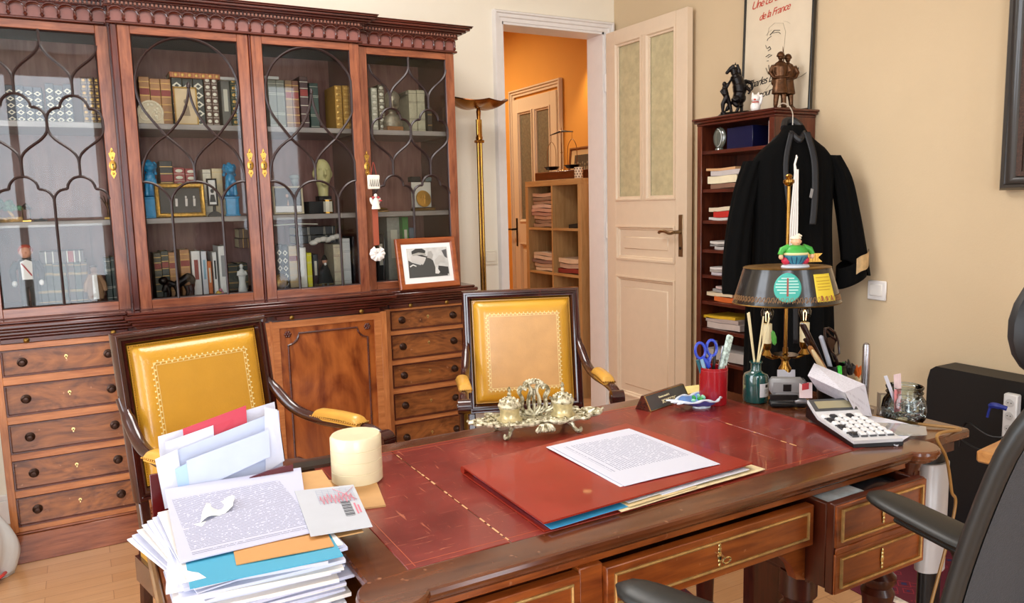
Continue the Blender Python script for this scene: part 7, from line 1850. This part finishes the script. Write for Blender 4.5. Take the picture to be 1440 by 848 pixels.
# ---- small white cat figurine
t = thing('cat_figurine', 'small white beckoning cat ornament between the two bronzes', 'cat ornament', (2.600, 2.462, SZ), R(-40)); t.scale = (1.3,)*3
m = MB(); m.sph((0,0,.018), (.017,.014,.020), 14); m.sph((0,-.003,.045), (.015,.013,.013), 14); 
for s in (-1,1): m.tube([(s*.008,0,.054),(s*.010,0,.066)], [.006,.001], 8)
m.tube([(.014,-.002,.026),(.019,-.004,.044),(.017,-.006,.056)], [.006,.005,.006], 8); m.build('cat_body', plain('cat_white', '#f3ece6', .3, coat=.4), t, remesh=.0016)
m = MB(); m.sph((-.004,-.016,.040), (.004,.002,.003), 8); m.tube([(.010*math.cos(i*.5), -.001+.0135*math.sin(i*.5)-.002, .032) for i in range(13)], .0018, 6); m.build('cat_collar', plain('cat_red', '#c8452f', .4), t)
# ---- poster leaning behind the bronzes
py0, py1 = 2.715, 2.318; ph = .66; pw = py0-py1
t = thing('poster', 'framed poster with a sketched face and handwriting, leaning on the wall above the narrow bookshelf', 'poster', (2.775, (py0+py1)/2, SZ), R(-90)); t.rotation_euler = (R(-1.8), 0, R(-90))
m = MB(); m.frame(-pw/2, pw/2, 0, ph, [(0,.010),(0,-.006),(.002,-.008),(.008,-.008),(.010,-.006),(.010,.004)]); m.build('frame', plain('black_frame', '#100e0d', .3, coat=.3), t)
m = MB(); m.box(-pw/2+.008, pw/2-.008, .0, .004, .008, ph-.008); m.build('sheet', plain('poster_paper', '#e2d2b8', .6, var=.02), t)
inkb = plain('charcoal_ink', '#26201e', .7); inkg = plain('grey_wash', '#9d917f', .7); inkr = plain('red_ink', '#c8402e', .6)
def Pp(u, v): return (lerp(-pw/2, pw/2, u), -.0012, v)
m = MB()
VO = -.085
def st(pts, r): m.tube([Pp(u, v+VO) for u, v in pts], r*1.15, 5, flat=.3)
# brow, eye, nose, mouth
st([(.40,.442),(.46,.458),(.54,.452)], .0032); st([(.44,.448),(.52,.446),(.55,.436)], .0028); st([(.42,.436),(.37,.428),(.36,.420)], .002)
st([(.37,.385),(.40,.392),(.42,.380),(.38,.374)], .003); st([(.35,.350),(.40,.358),(.44,.352),(.38,.344)], .003); st([(.37,.330),(.39,.330)], .0035); st([(.34,.402),(.36,.385)], .0016)
m.build('ink_strokes', inkb, t)
m = MB(); st([(.36,.44),(.38,.475),(.46,.490),(.58,.480),(.62,.44),(.61,.38),(.60,.34)], .0009); st([(.34,.445),(.38,.458),(.42,.462)], .0009); st([(.58,.488),(.64,.480),(.68,.468)], .0008)
st([(.36,.30),(.40,.27),(.45,.29),(.48,.31)], .0045); st([(.40,.31),(.42,.28)], .006); st([(.36,.20),(.46,.235),(.50,.25)], .0007); m.build('grey_strokes', inkg, t)
TP = Matrix.Rotation(R(90), 4, 'X')
def hand(body, size, u, v, mat, rot=0):
    text_mesh('handwriting', body, size, mat, t, Matrix.Translation((lerp(-pw/2, pw/2, u), -.0012, v)) @ Matrix.Rotation(R(-rot), 4, 'Y') @ TP, shear=.45, ext=.0002, spacing=.82)
hand('Une certaine', .050, .10, .490, inkr, 4); hand('idée', .050, .62, .515, inkr, 4); hand('de la France', .046, .22, .432, inkr, 5)
hand('Charles De Gaulle', .050, .06, .135, inkb, 6); hand('pour Hi', .046, .26, .085, inkb, 8)
VO = 0; m = MB(); st([(.78,.145),(.86,.148),(.93,.160)], .0014); m.build('flourish', inkb, t)
# ---- light switch, left wall plate
t = thing('wall_switch', 'square white light switch on the right wall beside the black robe', 'light switch', (XR-.002, 1.991, .895), R(-90))
m = MB(); m.box(-.042,.042,-.009,0,-.040,.040,.006); m.build('switch_plate', white_pt, t)
m = MB(); m.box(-.028,.028,-.014,-.008,-.022,.026,.004); m.build('rocker', plain('switch_rocker', '#f4efe8', .35), t)
t = thing('wall_switch', 'white light switch on the back wall behind the floor lamp', 'light switch', (aty(689,362,YF).x, YF-.001, aty(689,362,YF).z))
m = MB(); m.box(-.042,.042,-.009,0,-.040,.040,.006); m.build('switch_plate', plain('ivory_switch', '#efe6d2', .35), t)
m = MB(); m.box(-.028,.028,-.013,-.008,-.022,.026,.004); m.build('rocker', plain('ivory_rocker', '#f4ecd9', .35), t)
# ---- large dark frame at the right edge
t = thing('picture_frame', 'large dark carved picture frame on the right wall, at the right edge of view', 'picture frame', (XR-.03, 1.17, 1.285), R(-90))
fw2 = .69; m = MB(); m.frame(-fw2/2, fw2/2, 0, 1.0, [(0,.028),(0,-.010),(.008,-.022),(.018,-.020),(.024,-.010),(.034,-.006),(.048,.004),(.048,.020)]); m.build('frame', plain('ebony_frame', '#1a120f', .28, coat=.4), t)
m = MB(); m.frame(-fw2/2+.046, fw2/2-.046, .046, .954, [(0,.02),(0,-.002),(.016,.002),(.016,.02)]); m.build('carved_slip', plain('carved_slip', '#3d2418', .4, .3, var=.6, vscale=200, bump=.8, bscale=300), t)
m = MB(); m.box(-fw2/2+.060, fw2/2-.060, .008, .014, .060, .94); m.build('picture', plain('dark_canvas', '#3a2a20', .5, var=.3, vscale=8), t)
# ---- black lawyer's robe on a hanger
rob = plain('black_robe_wool', '#060606', .95, bump=.4, bscale=300, spec=.15); sat = plain('black_satin_band', '#1c1c1f', .45, spec=.4)
RX, RY = 2.515, 2.185
hg = thing('coat_hanger', 'padded clothes hanger with a bare metal hook on the bookshelf cornice', 'hanger', (RX, RY, 1.50), R(-27)); hg.scale = (.72, 1, 1)
m = MB(); m.tube(spline([(0,0,.04),(0,0,.085),(.004,.010,.112),(.002,.040,.140),(-.010,.085,.160),(-.022,.118,.150)],6), .0028, 8); m.build('hook', plain('hanger_wire', '#d9d2c8', .3, .7), hg)
m = MB(); m.tube(spline([(-.185,0,-.055),(-.10,0,.0),(0,0,.040),(.10,0,.0),(.185,0,-.055)],8), [.012]*8+[.016]*17+[.012]*8, 12); m.build('padded_arms', black_matt, hg)
ro = thing('lawyer_robe', 'long black lawyer robe with satin bands and gold-lined cuff, hung on the narrow bookshelf', 'robe', (RX, RY, 0), R(-27)); ro.scale = (.665, .9, 1)
prof_z = [1.560,1.535,1.505,1.470,1.430,1.38,1.30,1.20,1.05,.90,.75,.55,.30,.16]
prof_w = [.055,.075,.120,.190,.240,.250,.245,.240,.245,.250,.255,.26,.265,.27]
prof_d = [.045,.055,.060,.062,.065,.075,.080,.085,.09,.095,.10,.105,.11,.115]
def samp(tab, v): f = v*(len(tab)-1); i = min(int(f), len(tab)-2); return lerp(tab[i], tab[i+1], f-i)
def rbody(u, v):
    a = 2*math.pi*u; z = samp(prof_z, v); w = samp(prof_w, v); d = samp(prof_d, v)
    fold = min(1, max(0, (v-.25)*1.6))*(.012*math.sin(a*11+1.5*math.sin(v*4)) + .008*math.sin(a*19+v*3))
    c, s = math.cos(a), math.sin(a)
    return ((w+fold)*math.copysign(abs(c)**.9, c), (d+fold)*math.copysign(abs(s)**.8, s)-.01, z)
m = MB(); m.surf(rbody, 140, 44, cu=True); m.build('robe_body', rob, ro, fix=True, ang=80)
for s, tip in ((-1, [(-.235,-.01,1.425),(-.285,-.02,1.32),(-.325,-.03,1.18),(-.350,-.04,1.02),(-.352,-.05,.90)]), (1, [(.225,-.01,1.440),(.290,-.015,1.36),(.335,-.02,1.24),(.368,-.03,1.10),(.392,-.03,.99)])):
    P = spline(tip, 8); m = MB(); n = len(P)
    def slv(u, v, P=P, n=n, s=s):
        f = v*(n-1); i = min(int(f), n-2); c = P[i].lerp(P[i+1], f-i); a = 2*math.pi*u
        r = lerp(.062, .088, v) + .007*math.sin(a*7+v*3); return (c.x + r*math.cos(a)*.95, c.y + r*math.sin(a)*.62, c.z + (.05*(math.cos(a)*-s)*.0) + (.035*s*-math.cos(a)*v if s > 0 else 0))
    m.surf(slv, 60, 24, cu=True); sl = m.build('sleeve', rob, ro, ang=80, solid=.003)
# turned back cuff with gold lining (right sleeve)
c0 = Vector((.366,-.03,.985))
m = MB(); m.surf(lambda u, v: (c0.x + .088*math.cos(2*math.pi*u)*.98, c0.y + .068*math.sin(2*math.pi*u), c0.z+.045-.085*v-.035*math.cos(2*math.pi*u)*0-.012+.030*math.cos(2*math.pi*u)), 40, 6, cu=True)
m.build('turned_cuff', rob, ro, solid=.004, ang=80)
gl = plain('gold_satin_lining', '#c9a877', .4, var=.2, vscale=40)
m = MB()
def cuffg(u, v, off=0.0):
    a = R(lerp(-100, -12, u)); return (c0.x + (.092+off)*math.cos(a), c0.y + (.072+off)*math.sin(a), c0.z + lerp(-.012, .050, v) + .030*math.cos(a) + .003*math.sin(u*9))
m.surf(lambda u, v: cuffg(u, v), 16, 5); m.surf(lambda u, v: cuffg(u, v, .003), 16, 5); m.build('gold_cuff_lining', gl, ro)
# satin facings, stole
def band(name, pts, w, mat, y_off):
    mm = MB(); P = spline(pts, 6)
    mm.surf(lambda u, v: (lambda f, i: (lambda c: (c.x + (u-.5)*w, c.y, c.z))(P[i].lerp(P[min(i+1, len(P)-1)], f-i)))(v*(len(P)-1), min(int(v*(len(P)-1)), len(P)-2)), 4, 30)
    return mm.build(name, mat, ro, solid=.004, fix=False)
band('satin_facing', [(.045,-.072,1.53),(.085,-.088,1.42),(.088,-.098,1.28),(.072,-.108,1.17)], .040, sat, 0)
band('satin_facing', [(-.045,-.072,1.53),(-.085,-.088,1.40),(-.060,-.104,1.20),(-.03,-.116,.95),(-.02,-.122,.70)], .032, sat, 0)
m = MB(); m.tube(spline([(-.050,-.02,1.545),(-.030,-.062,1.520),(0,-.078,1.500),(.030,-.062,1.520),(.050,-.02,1.545)],6), .014, 8); m.tube(spline([(-.052,.0,1.550),(-.03,.03,1.575),(0,.04,1.580),(.03,.03,1.575),(.052,0,1.550)],6), .020, 8); m.build('collar', sat, ro)
m = MB(); m.box(-.012,.012,-.002,.001,-.008,.008); m.build('neck_label', plain('woven_label', '#3a3a3e', .7), ro, loc=(.006,-.050,1.485))
m = MB(); m.box(-.008,.008,-.002,.002,-.018,.018,.001); m.build('cloth_tab', plain('grey_tab', '#8c8a88', .7), ro, loc=(.062,-.108,1.292), rot=(0, R(14), 0))
m = MB(); zt_, zb_ = 1.385, 1.03
def jab(u, v):
    w = lerp(.012, .030, min(1, v*1.6)); x = -.055 + .012*math.sin(v*2.0)*(1-v)+ (u-.5)*w*1.6 + (.014*(1-v)**3); return (x, -.122-.004*math.sin(u*22)-.004, lerp(zt_, zb_, v))
m.surf(jab, 30, 20); m.build('white_jabot', plain('white_pleated_cotton', '#f3efe9', .7), ro, solid=.003, fix=False)
m = MB(); m.tube([(-.045,-.125,1.375),(-.050,-.124,1.405),(-.038,-.122,1.432),(-.040,-.120,1.440)], [.009,.006,.006,.003], 8); m.build('jabot_tie', bpy.data.materials['white_pleated_cotton'], ro)
# ---- right foreground table corner
t = thing('wooden_table', 'light brown wooden table top reaching in at the right edge of view', 'table', (1.50, .80, 0), R(7.3))
tw = wood('oak_table', '#9a5f2a', '#c98f50', 'x', 7, .35, .3)
m = MB(); m.box(.0, .95, -.45, .035, .755, .780, .004); m.build('tabletop', tw, t)
m = MB(); m.box(.30,.36,-.10,-.02,0,.755,.004); m.build('table_leg', tw, t); m = MB(); m.box(.86,.92,-.10,-.02,0,.755,.004); m.build('table_leg', tw, t)
m = MB(); m.box(.36,.86,-.07,-.05,.68,.755); m.build('table_apron', tw, t)
# ---- black device standing against the right wall
dv = thing('black_cabinet', 'black rounded panel cabinet with cables standing against the right wall', 'cabinet', (2.70, 1.50, 0), R(-90))
# local x -> -Y world ... build directly: local x runs along -Y, local y points away from camera
m = MB(); pts = [(-.19,0),(.32,0),(.32,.60),(.30,.650),(-.155,.655),(-.175,.640),(-.185,.60)]
m.prism(pts, -.02, .10, 'xz'); m.build('cabinet_body', plain('soft_black_panel', '#070708', .55), dv)
m = MB(); m.box(.10,.30,-.024,-.018,.20,.56,.002); m.build('recess_panel', plain('recess_black', '#030303', .8), dv)
m = MB(); m.prism([(.255,.60),(.30,.655),(.32,.66),(.32,.56)], -.03, .10, 'xz'); m.build('corner_cap', plain('cap_black', '#111113', .35), dv)
m = MB(); m.box(-.05,.05,-.006,.002,-.10,.10); 
ps = thing('power_strip', 'white power strip with a row of sockets on the black cabinet', 'power strip', (2.655, 1.372, .52), R(-90))
m = MB(); m.box(-.022,.022,-.016,.012,-.095,.095,.004); m.build('strip_body', plain('white_plastic', '#dfe0e0', .4), ps)
for k in range(4): m = MB(); m.lathe([(.013,0),(.013,.002)], (0,0,0), 16, T=Matrix.Translation((0,-.016,-.066+.044*k)) @ Matrix.Rotation(R(90),4,'X')); m.sph((-.005,-.0185,-.066+.044*k), (.002,.001,.002), 6, mi=1); m.sph((.005,-.0185,-.066+.044*k), (.002,.001,.002), 6, mi=1); m.build('socket', [plain('socket_grey', '#c4c4c2', .5), black], ps)
m = MB(); m.tube(spline([(0,0,0),(-.01,.02,.005),(-.01,.045,.0),(-.01,.055,-.04)],5), [.008]*5+[.010]*6+[.004]*5, 8); tag(m.build('blue_plug', plain('blue_plug', '#1c2f8c', .4), loc=(2.60, 1.360, .575)), 'dark blue plug and lead on the power strip', 'plug')
m = MB(); m.tube(spline([(2.63,1.30,.50),(2.60,1.40,.47),(2.62,1.50,.49),(2.62,1.52,.40)],6), .003, 6); m.tube(spline([(2.62,1.31,.46),(2.58,1.42,.42),(2.62,1.58,.46)],6), .003, 6); tag(m.build('black_cable', black), 'thin black cable sagging across the front of the black cabinet', 'cable').location = (0,0,0)
m = MB(); m.box(-.012,.012,-.05,.05,0,.66,.003); tag(m.build('white_panel', white_pt, loc=(2.745,1.13,0)), 'narrow white upright panel beside the black cabinet', 'panel')
# brown cable looping off the side table
P = [atx(1240,582,1.70), aty(1268,592,1.12), aty(1290,598,1.09), aty(1312,606,1.04), aty(1330,640,1.02), aty(1337,680,1.01), aty(1341,730,1.0)]
P = [Vector((1.62,1.17,.752)), Vector((1.66,1.05,.752)), Vector((1.70,.985,.750))] + [aty(1318,612,.955), aty(1331,645,.95), aty(1338,690,.95), aty(1341,725,.95), Vector((1.53,.95,.30)), Vector((1.55,1.0,.01))]
m = MB(); m.tube(spline(P, 8), .0034, 8); tag(m.build('brown_cable', plain('tan_cable', '#a5793f', .4)), 'tan brown cable looping from the side table down to the floor', 'cable')
# ---- rugs
def rug_mat(name, c1, c2, c3, sc_=9):
    m, nt, b = nmat(name); tc = nt.nodes.new('ShaderNodeTexCoord')
    v = nt.nodes.new('ShaderNodeTexVoronoi'); v.inputs['Scale'].default_value = sc_; v.distance = 'MANHATTAN'; nt.links.new(tc.outputs['Object'], v.inputs['Vector'])
    r = nt.nodes.new('ShaderNodeValToRGB'); r.color_ramp.interpolation = 'CONSTANT'; e = r.color_ramp.elements
    e[0].color = col(c2); e[1].position = .28; e[1].color = col(c1); x = e.new(.52); x.color = col(c3); x = e.new(.60); x.color = col(c1)
    nt.links.new(v.outputs['Distance'], r.inputs['Fac']); nt.links.new(r.outputs['Color'], b.inputs['Base Color']); b.inputs['Roughness'].default_value = .95; return m
def rug(lab, x0, x1, y0, y1, rz, c, bcol, fringe=True):
    t = thing('oriental_rug', lab, 'rug', ((x0+x1)/2, (y0+y1)/2, 0), R(rz)); w = (x1-x0)/2; h = (y1-y0)/2
    m = MB(); m.box(-w, w, -h, h, .0005, .004, .001); m.build('rug_field', rug_mat('rug_field_'+lab[:8], *c), t)
    m = MB(); m.frame(-w, w, -h, h, [(.05,.0035),(.05,.0048),(.085,.0048),(.085,.0035)], T=Matrix(((1,0,0,0),(0,0,1,0),(0,1,0,0),(0,0,0,1)))); m.build('rug_border', bcol, t)
    if fringe:
        m = MB(); rr = random.Random(2)
        for k in range(150):
            y = lerp(-h, h, k/149); m.tube([(-w, y, .006), (-w-.02, y+rr.uniform(-.01,.01), .008), (-w-.045, y+rr.uniform(-.02,.02), .003)], [.003,.0025,.001], 4)
        f = m.build('rug_fringe', plain('rug_fringe_'+lab[:5], '#4a2a24', .9), t); f['kind'] = 'stuff'
rug('red oriental rug under the left half of the desk', .55, 1.62, 1.25, 2.05, -8, ('#571218','#c9b8a0','#1f1c2c', 16), plain('rug_border_cream', '#b7a188', .95, var=.5, vscale=90))
rug('deep red patterned rug under the right end of the desk', 2.08, 2.74, .45, 1.95, -4, ('#5a0f22','#26204a','#8a1f2e', 20), plain('rug_border_pale', '#c9bcae', .95, var=.5, vscale=60), False)
# ---------------------------------------------------------------- torchiere floor lamp
tx, ty = 1.782, 3.50
fl_ = thing('floor_lamp', 'tall brass uplighter floor lamp between the bookcase and the doorway', 'floor lamp', (tx, ty, 0))
cop = plain('copper_brass', '#a8702f', .22, .95); 
m = MB(); m.lathe([(.0,0),(.125,0),(.128,.010),(.11,.018),(.03,.026),(.012,.04),(0,.04)], (0,0,0), 36); m.build('lamp_base', cop, fl_)
m = MB(); 
for s in (-1, 1): m.cyl((s*.0085,0,.03),(s*.0085,0,1.70),.0075,n=12)
m.build('pole', plain('polished_brass_pole', '#b98f45', .12, 1.0), fl_)
m = MB(); m.lathe([(.016,1.60),(.018,1.61),(.012,1.63),(.009,1.70),(.012,1.74),(.004,1.77)], (0,0,0), 20); m.box(-.022,.022,-.014,.014,1.585,1.60,.003); m.build('neck', cop, fl_)
# folded bowl: wide shallow dish with an open dip in the middle
m = MB()
def bowl(u, v, off=0.0):
    a = 2*math.pi*u; r = .155*v; x = r*math.cos(a); y = r*math.sin(a)*.75
    z = 1.765 + .042*v**2.0 + .018*math.cos(2*a)*0 - .016*v*abs(math.sin(a)) - .030*math.exp(-((abs(x)-.07)/.045)**2)*(1-v)*0
    return (x, y, z-off-.022*math.sin(math.pi*min(1, abs(x)/.155))*(1-.5*v))
m.surf(lambda u, v: bowl(u, v), 60, 14, cu=True); m.surf(lambda u, v: bowl(u, v, .005), 60, 14, cu=True)
m.build('bowl', [cop], fl_, fix=False, ang=70)
m = MB(); m.tube([bowl(i/60, 1, .0025) for i in range(60)], .0035, 6, closed=True); m.build('bowl_rim', plain('dark_copper_rim', '#6f3f1e', .25, .9), fl_)
# ---------------------------------------------------------------- hallway furniture
cubx0, cubx1, cy0, cy1, cz = 2.80, 3.185, 4.10, 4.80, 1.432
birch_z = wood('birch_upright', '#a9814f', '#cfa873', 'z', 6, .5, .1, 1.0, .3, 2); birch_y = wood('birch_shelf', '#a9814f', '#cfa873', 'y', 6, .5, .1, 1.0, .3, 2)
cs = thing('cube_shelf', 'light birch open cube shelf in the hallway, seen through the doorway', 'shelf unit', (2.99, 4.45, 0))
def Lc(x0, x1, y0, y1): return (x0-2.99, x1-2.99, y0-4.45, y1-4.45)
for y0, y1 in ((cy0, cy0+.038), (cy1-.038, cy1)): m = MB(); m.box(*Lc(cubx0, cubx1, y0, y1), 0, cz-.038, .001); m.build('side_panel', birch_z, cs)
m = MB(); m.box(*Lc(cubx0-.001, cubx1, cy0, cy1), cz-.038, cz, .001); m.build('top_panel', birch_y, cs)
m = MB(); m.box(*Lc(cubx0, cubx1, cy0+.038, cy1-.038), 0, .038); m.build('bottom_panel', birch_y, cs)
ym = (cy0+cy1)/2; m = MB(); m.box(*Lc(cubx0+.001, cubx1, ym-.008, ym+.008), .038, cz-.038); m.build('divider', birch_z, cs)
m = MB(); m.box(*Lc(cubx1-.006, cubx1, cy0+.03, cy1-.03), .03, cz-.03); m.build('back_board', birch_z, cs)
cz_sh = [1.110, .805, .470]
for z in cz_sh:
    for a, b in ((cy0+.038, ym-.008), (ym+.008, cy1-.038)): m = MB(); m.box(*Lc(cubx0+.002, cubx1-.006, a, b), z-.016, z); m.build('shelf', birch_y, cs)
def hpile(z, y0, y1, n, h, cols, lab, grp, jx=0):
    rr = random.Random(int(z*100)+int(y0*10)); t = h/n
    for k in range(n):
        m = MB(); c = cols[k % len(cols)]; w = y1-y0-rr.uniform(0, .03)
        m.slab(lambda u, v: (lerp(0,.26,u), lerp(0,w,v), t+.003*math.sin(6*v+k)), 3, 8, t*.85)
        nm = 'hall_doc_'+c.strip('#'); mt = bpy.data.materials.get(nm) or plain(nm, c, .6, var=.08)
        tag(m.build('file_bundle', mt, loc=(cubx0+.015+rr.uniform(0,.02), y0+rr.uniform(0,.015), z+.001+k*t)), lab, 'file', grp)
hpile(1.110, ym+.02, cy1-.06, 9, .235, ['#a58a78','#8f7868','#e0c9b4','#b58f84','#c9a596','#d8bcae'], 'bundle of files stacked in the upper left cube of the birch shelf', 'files in the upper left cube')
hpile(.805, ym+.02, cy1-.06, 5, .130, ['#dccbb8','#cdbba8','#8f7a78'], 'bundle of files stacked in the middle left cube of the birch shelf', 'files in the middle left cube')
hpile(.805, cy0+.05, ym-.03, 3, .10, ['#8a3430','#c9b4a2','#e2cdb2'], 'bundle of files stacked in the middle right cube of the birch shelf', 'files in the middle right cube')
m = MB(); m.slab(lambda u, v: (lerp(0,.2,u), lerp(0,.13,v), .028-.012*abs(v-.3)), 4, 6, .024); tag(m.build('black_pouch', black_matt, loc=(cubx0+.03, cy0+.06, 1.114)), 'small black pouch lying in the upper right cube of the birch shelf', 'pouch')
# on top: mahogany box with apothecary scales, cup, framed picture
sc2 = thing('balance_scales', 'antique balance scales on a mahogany box on top of the birch shelf', 'scales', (2.90, 4.47, cz), R(90)); sc2.scale = (1.22, 1, 1.12)
m = MB(); m.box(-.26,.20,-.07,.07,0,.052,.004); m.build('scale_box', wood('dark_red_box', '#2f0d0a', '#5e2016', 'x', 6, .3, .4), sc2)
m = MB(); m.lathe([(.022,.052),(.018,.058),(.006,.066),(.005,.16),(.009,.165),(.005,.17),(.004,.285),(.010,.292),(.004,.30),(0,.318)], (0,0,0), 16); m.build('scale_column', plain('old_brass', '#8a6a48', .3, .9), sc2)
m = MB(); m.tube([(-.115,0,.278),(-.05,0,.286),(0,0,.292),(.05,0,.286),(.115,0,.278)], [.003,.005,.007,.005,.003], 8); m.build('scale_beam', bronze_blk, sc2)
for s in (-1,1):
    m = MB(); m.tube(spline([(s*.105-.045,0,.085),(s*.105-.042,0,.19),(s*.105,0,.235),(s*.105+.042,0,.19),(s*.105+.045,0,.085)],6), .0020, 6); m.cyl((s*.105,0,.235),(s*.105,0,.278),.0012,n=6)
    m.build('pan_hanger', bpy.data.materials['old_brass'], sc2)
    m = MB(); m.lathe([(.0,.062),(.035,.066),(.052,.084),(.050,.085),(.034,.070),(.0,.066)], (s*.105,0,0), 24, cap=False); m.build('scale_pan', bronze_blk, sc2)
t = thing('patterned_cup', 'small white cup with a dark openwork pattern at the right end of the birch shelf', 'cup', (2.83, 4.165, cz))
m = MB(); m.lathe([(0,0),(.026,0),(.028,.003),(.028,.070),(.025,.070),(.024,.005)], (0,0,0), 24); m.build('cup_body', plain('cup_white', '#f0e2c8', .4), t)
m = MB()
for i in range(9):
    for j in range(4):
        a = 2*math.pi*i/9 + (j % 2)*.3; m.sph((.0275*math.cos(a), .0275*math.sin(a), .010+.017*j), (.0045,.0045,.0055), 6)
m.build('pattern', plain('cup_pattern', '#5a4030', .5), t)
t = thing('picture_frame', 'brown framed old group photograph leaning on the wall behind the scales', 'picture frame', (3.155, 4.58, cz), R(-90)); t.rotation_euler = (R(-6), 0, R(-90))
m = MB(); m.frame(-.20,.20,0,.24,[(0,.01),(0,-.008),(.010,-.010),(.018,-.004),(.018,.006)]); m.build('frame', wood('hall_frame', '#4a2412', '#84502c', 'x', 7), t)
m = MB(); m.box(-.186,.186,.0,.004,.014,.226); m.build('mount', plain('hall_mount', '#c9a878', .6), t)
m = MB(); m.box(-.135,.135,-.001,.001,.040,.185); m.build('photograph', plain('sepia_photo', '#3c3224', .5, var=.3, vscale=40), t)
m = MB()
for k in range(9): m.sph((-.12+.03*k, -.001, .115+.012*(k % 2)), (.008,.001,.010), 8); m.prism([(-.132+.03*k,.045),(-.108+.03*k,.045),(-.112+.03*k,.100),(-.128+.03*k,.100)], -.0012, -.0005, 'xz')
m.build('figures', plain('sepia_figures', '#7a6a52', .6), t)
# ceiling spot
sp = thing('ceiling_spot', 'small halogen spotlight on a short arm high on the hallway wall', 'spotlight', (3.07, 4.46, 2.395))
m = MB(); m.lathe([(.045,.018),(.048,.0),(.040,-.010),(.034,-.010),(.032,.0)], (0,0,0), 28, cap=False); m.box(.0,.125,-.012,.012,.0,.018,.003); m.build('spot_ring', plain('chrome_ring', '#d8d2c4', .2, .9), sp)
m = MB(); m.lathe([(.032,-.004),(.0,-.006)], (0,0,0), 20); m.build('spot_lens', plain('lit_lens', '#fff2c8', .4, emit=('#ffdf90', 6)), sp)
def spot(nm, loc, tgt, e, size, c=(1.0, .74, .38)):
    l = bpy.data.lights.new(nm, 'SPOT'); l.energy = e; l.color = c; l.spot_size = R(size); l.spot_blend = .7; l.shadow_soft_size = .06
    o = bpy.data.objects.new(nm, l); COL.objects.link(o); o.location = loc; o.rotation_euler = (Vector(tgt)-Vector(loc)).to_track_quat('-Z', 'Y').to_euler(); return o
spot('hall_spot_light', (3.07, 4.46, 2.37), (3.13, 4.52, 0), 16, 84, (1.0, .80, .48))
for yy in (5.6, 6.4):  # two unseen spots added to brighten the hallway
    s2 = thing('ceiling_spot', 'added out-of-view spotlight brightening the hallway, %s' % ('nearer' if yy < 6 else 'farthest'), 'spotlight', (2.2, yy, 2.97))
    m = MB(); m.lathe([(.045,.010),(.048,.0),(.040,-.008),(.032,-.004),(0,-.006)], (0,0,0), 24); m.build('spot_ring', plain('added_spot_lens', '#fff2c8', .4, emit=('#ffdf90', 6)), s2)
    spot('hall_spot_light', (2.2, yy, 2.93), (2.4, yy-.3, 0), 42, 150, (1.0, .84, .60))
# white plastic bag and dark pile at the left edge
t = thing('plastic_bag', 'white plastic bag slumped on the floor left of the bookcase', 'bag', (-.42, 3.17, 0))
m = MB()
def bag(u, v):
    a = 2*math.pi*u; r = (.095+.02*math.sin(3*a+v*5)+.012*math.sin(7*a+2*v))*(1-.45*v**2.2)*(.85+.3*math.sin(math.pi*min(1, v+.15))); return (r*math.cos(a), r*math.sin(a), .36*v+.004)
m.surf(bag, 50, 26, cu=True); m.prism([bag(i/30, 0)[:2] for i in range(30)], .002, .006, 'xy'); m.build('bag_body', plain('white_plastic_film', '#d8dfe0', .35, coat=.3, bump=.5, bscale=40), t, ang=80, solid=.001)
m = MB(); m.tube([(.05,-.09,.02),(.085,-.05,.03),(.09,0,.02)], .006, 6); m.build('red_print', plain('bag_red', '#c03a34', .5), t)
m = MB(); m.sph((0,0,.0), (.085,.075,.10), 16); m.sph((.02,-.03,.09), (.06,.055,.06), 12)
tag(m.build('dark_bundle', plain('dark_patterned_cloth', '#5b5c62', .8, var=.6, vscale=60, bump=.5, bscale=60), loc=(-.405, 3.17, .46)), 'dark grey patterned cloth bundle on top of the white bag', 'cloth')
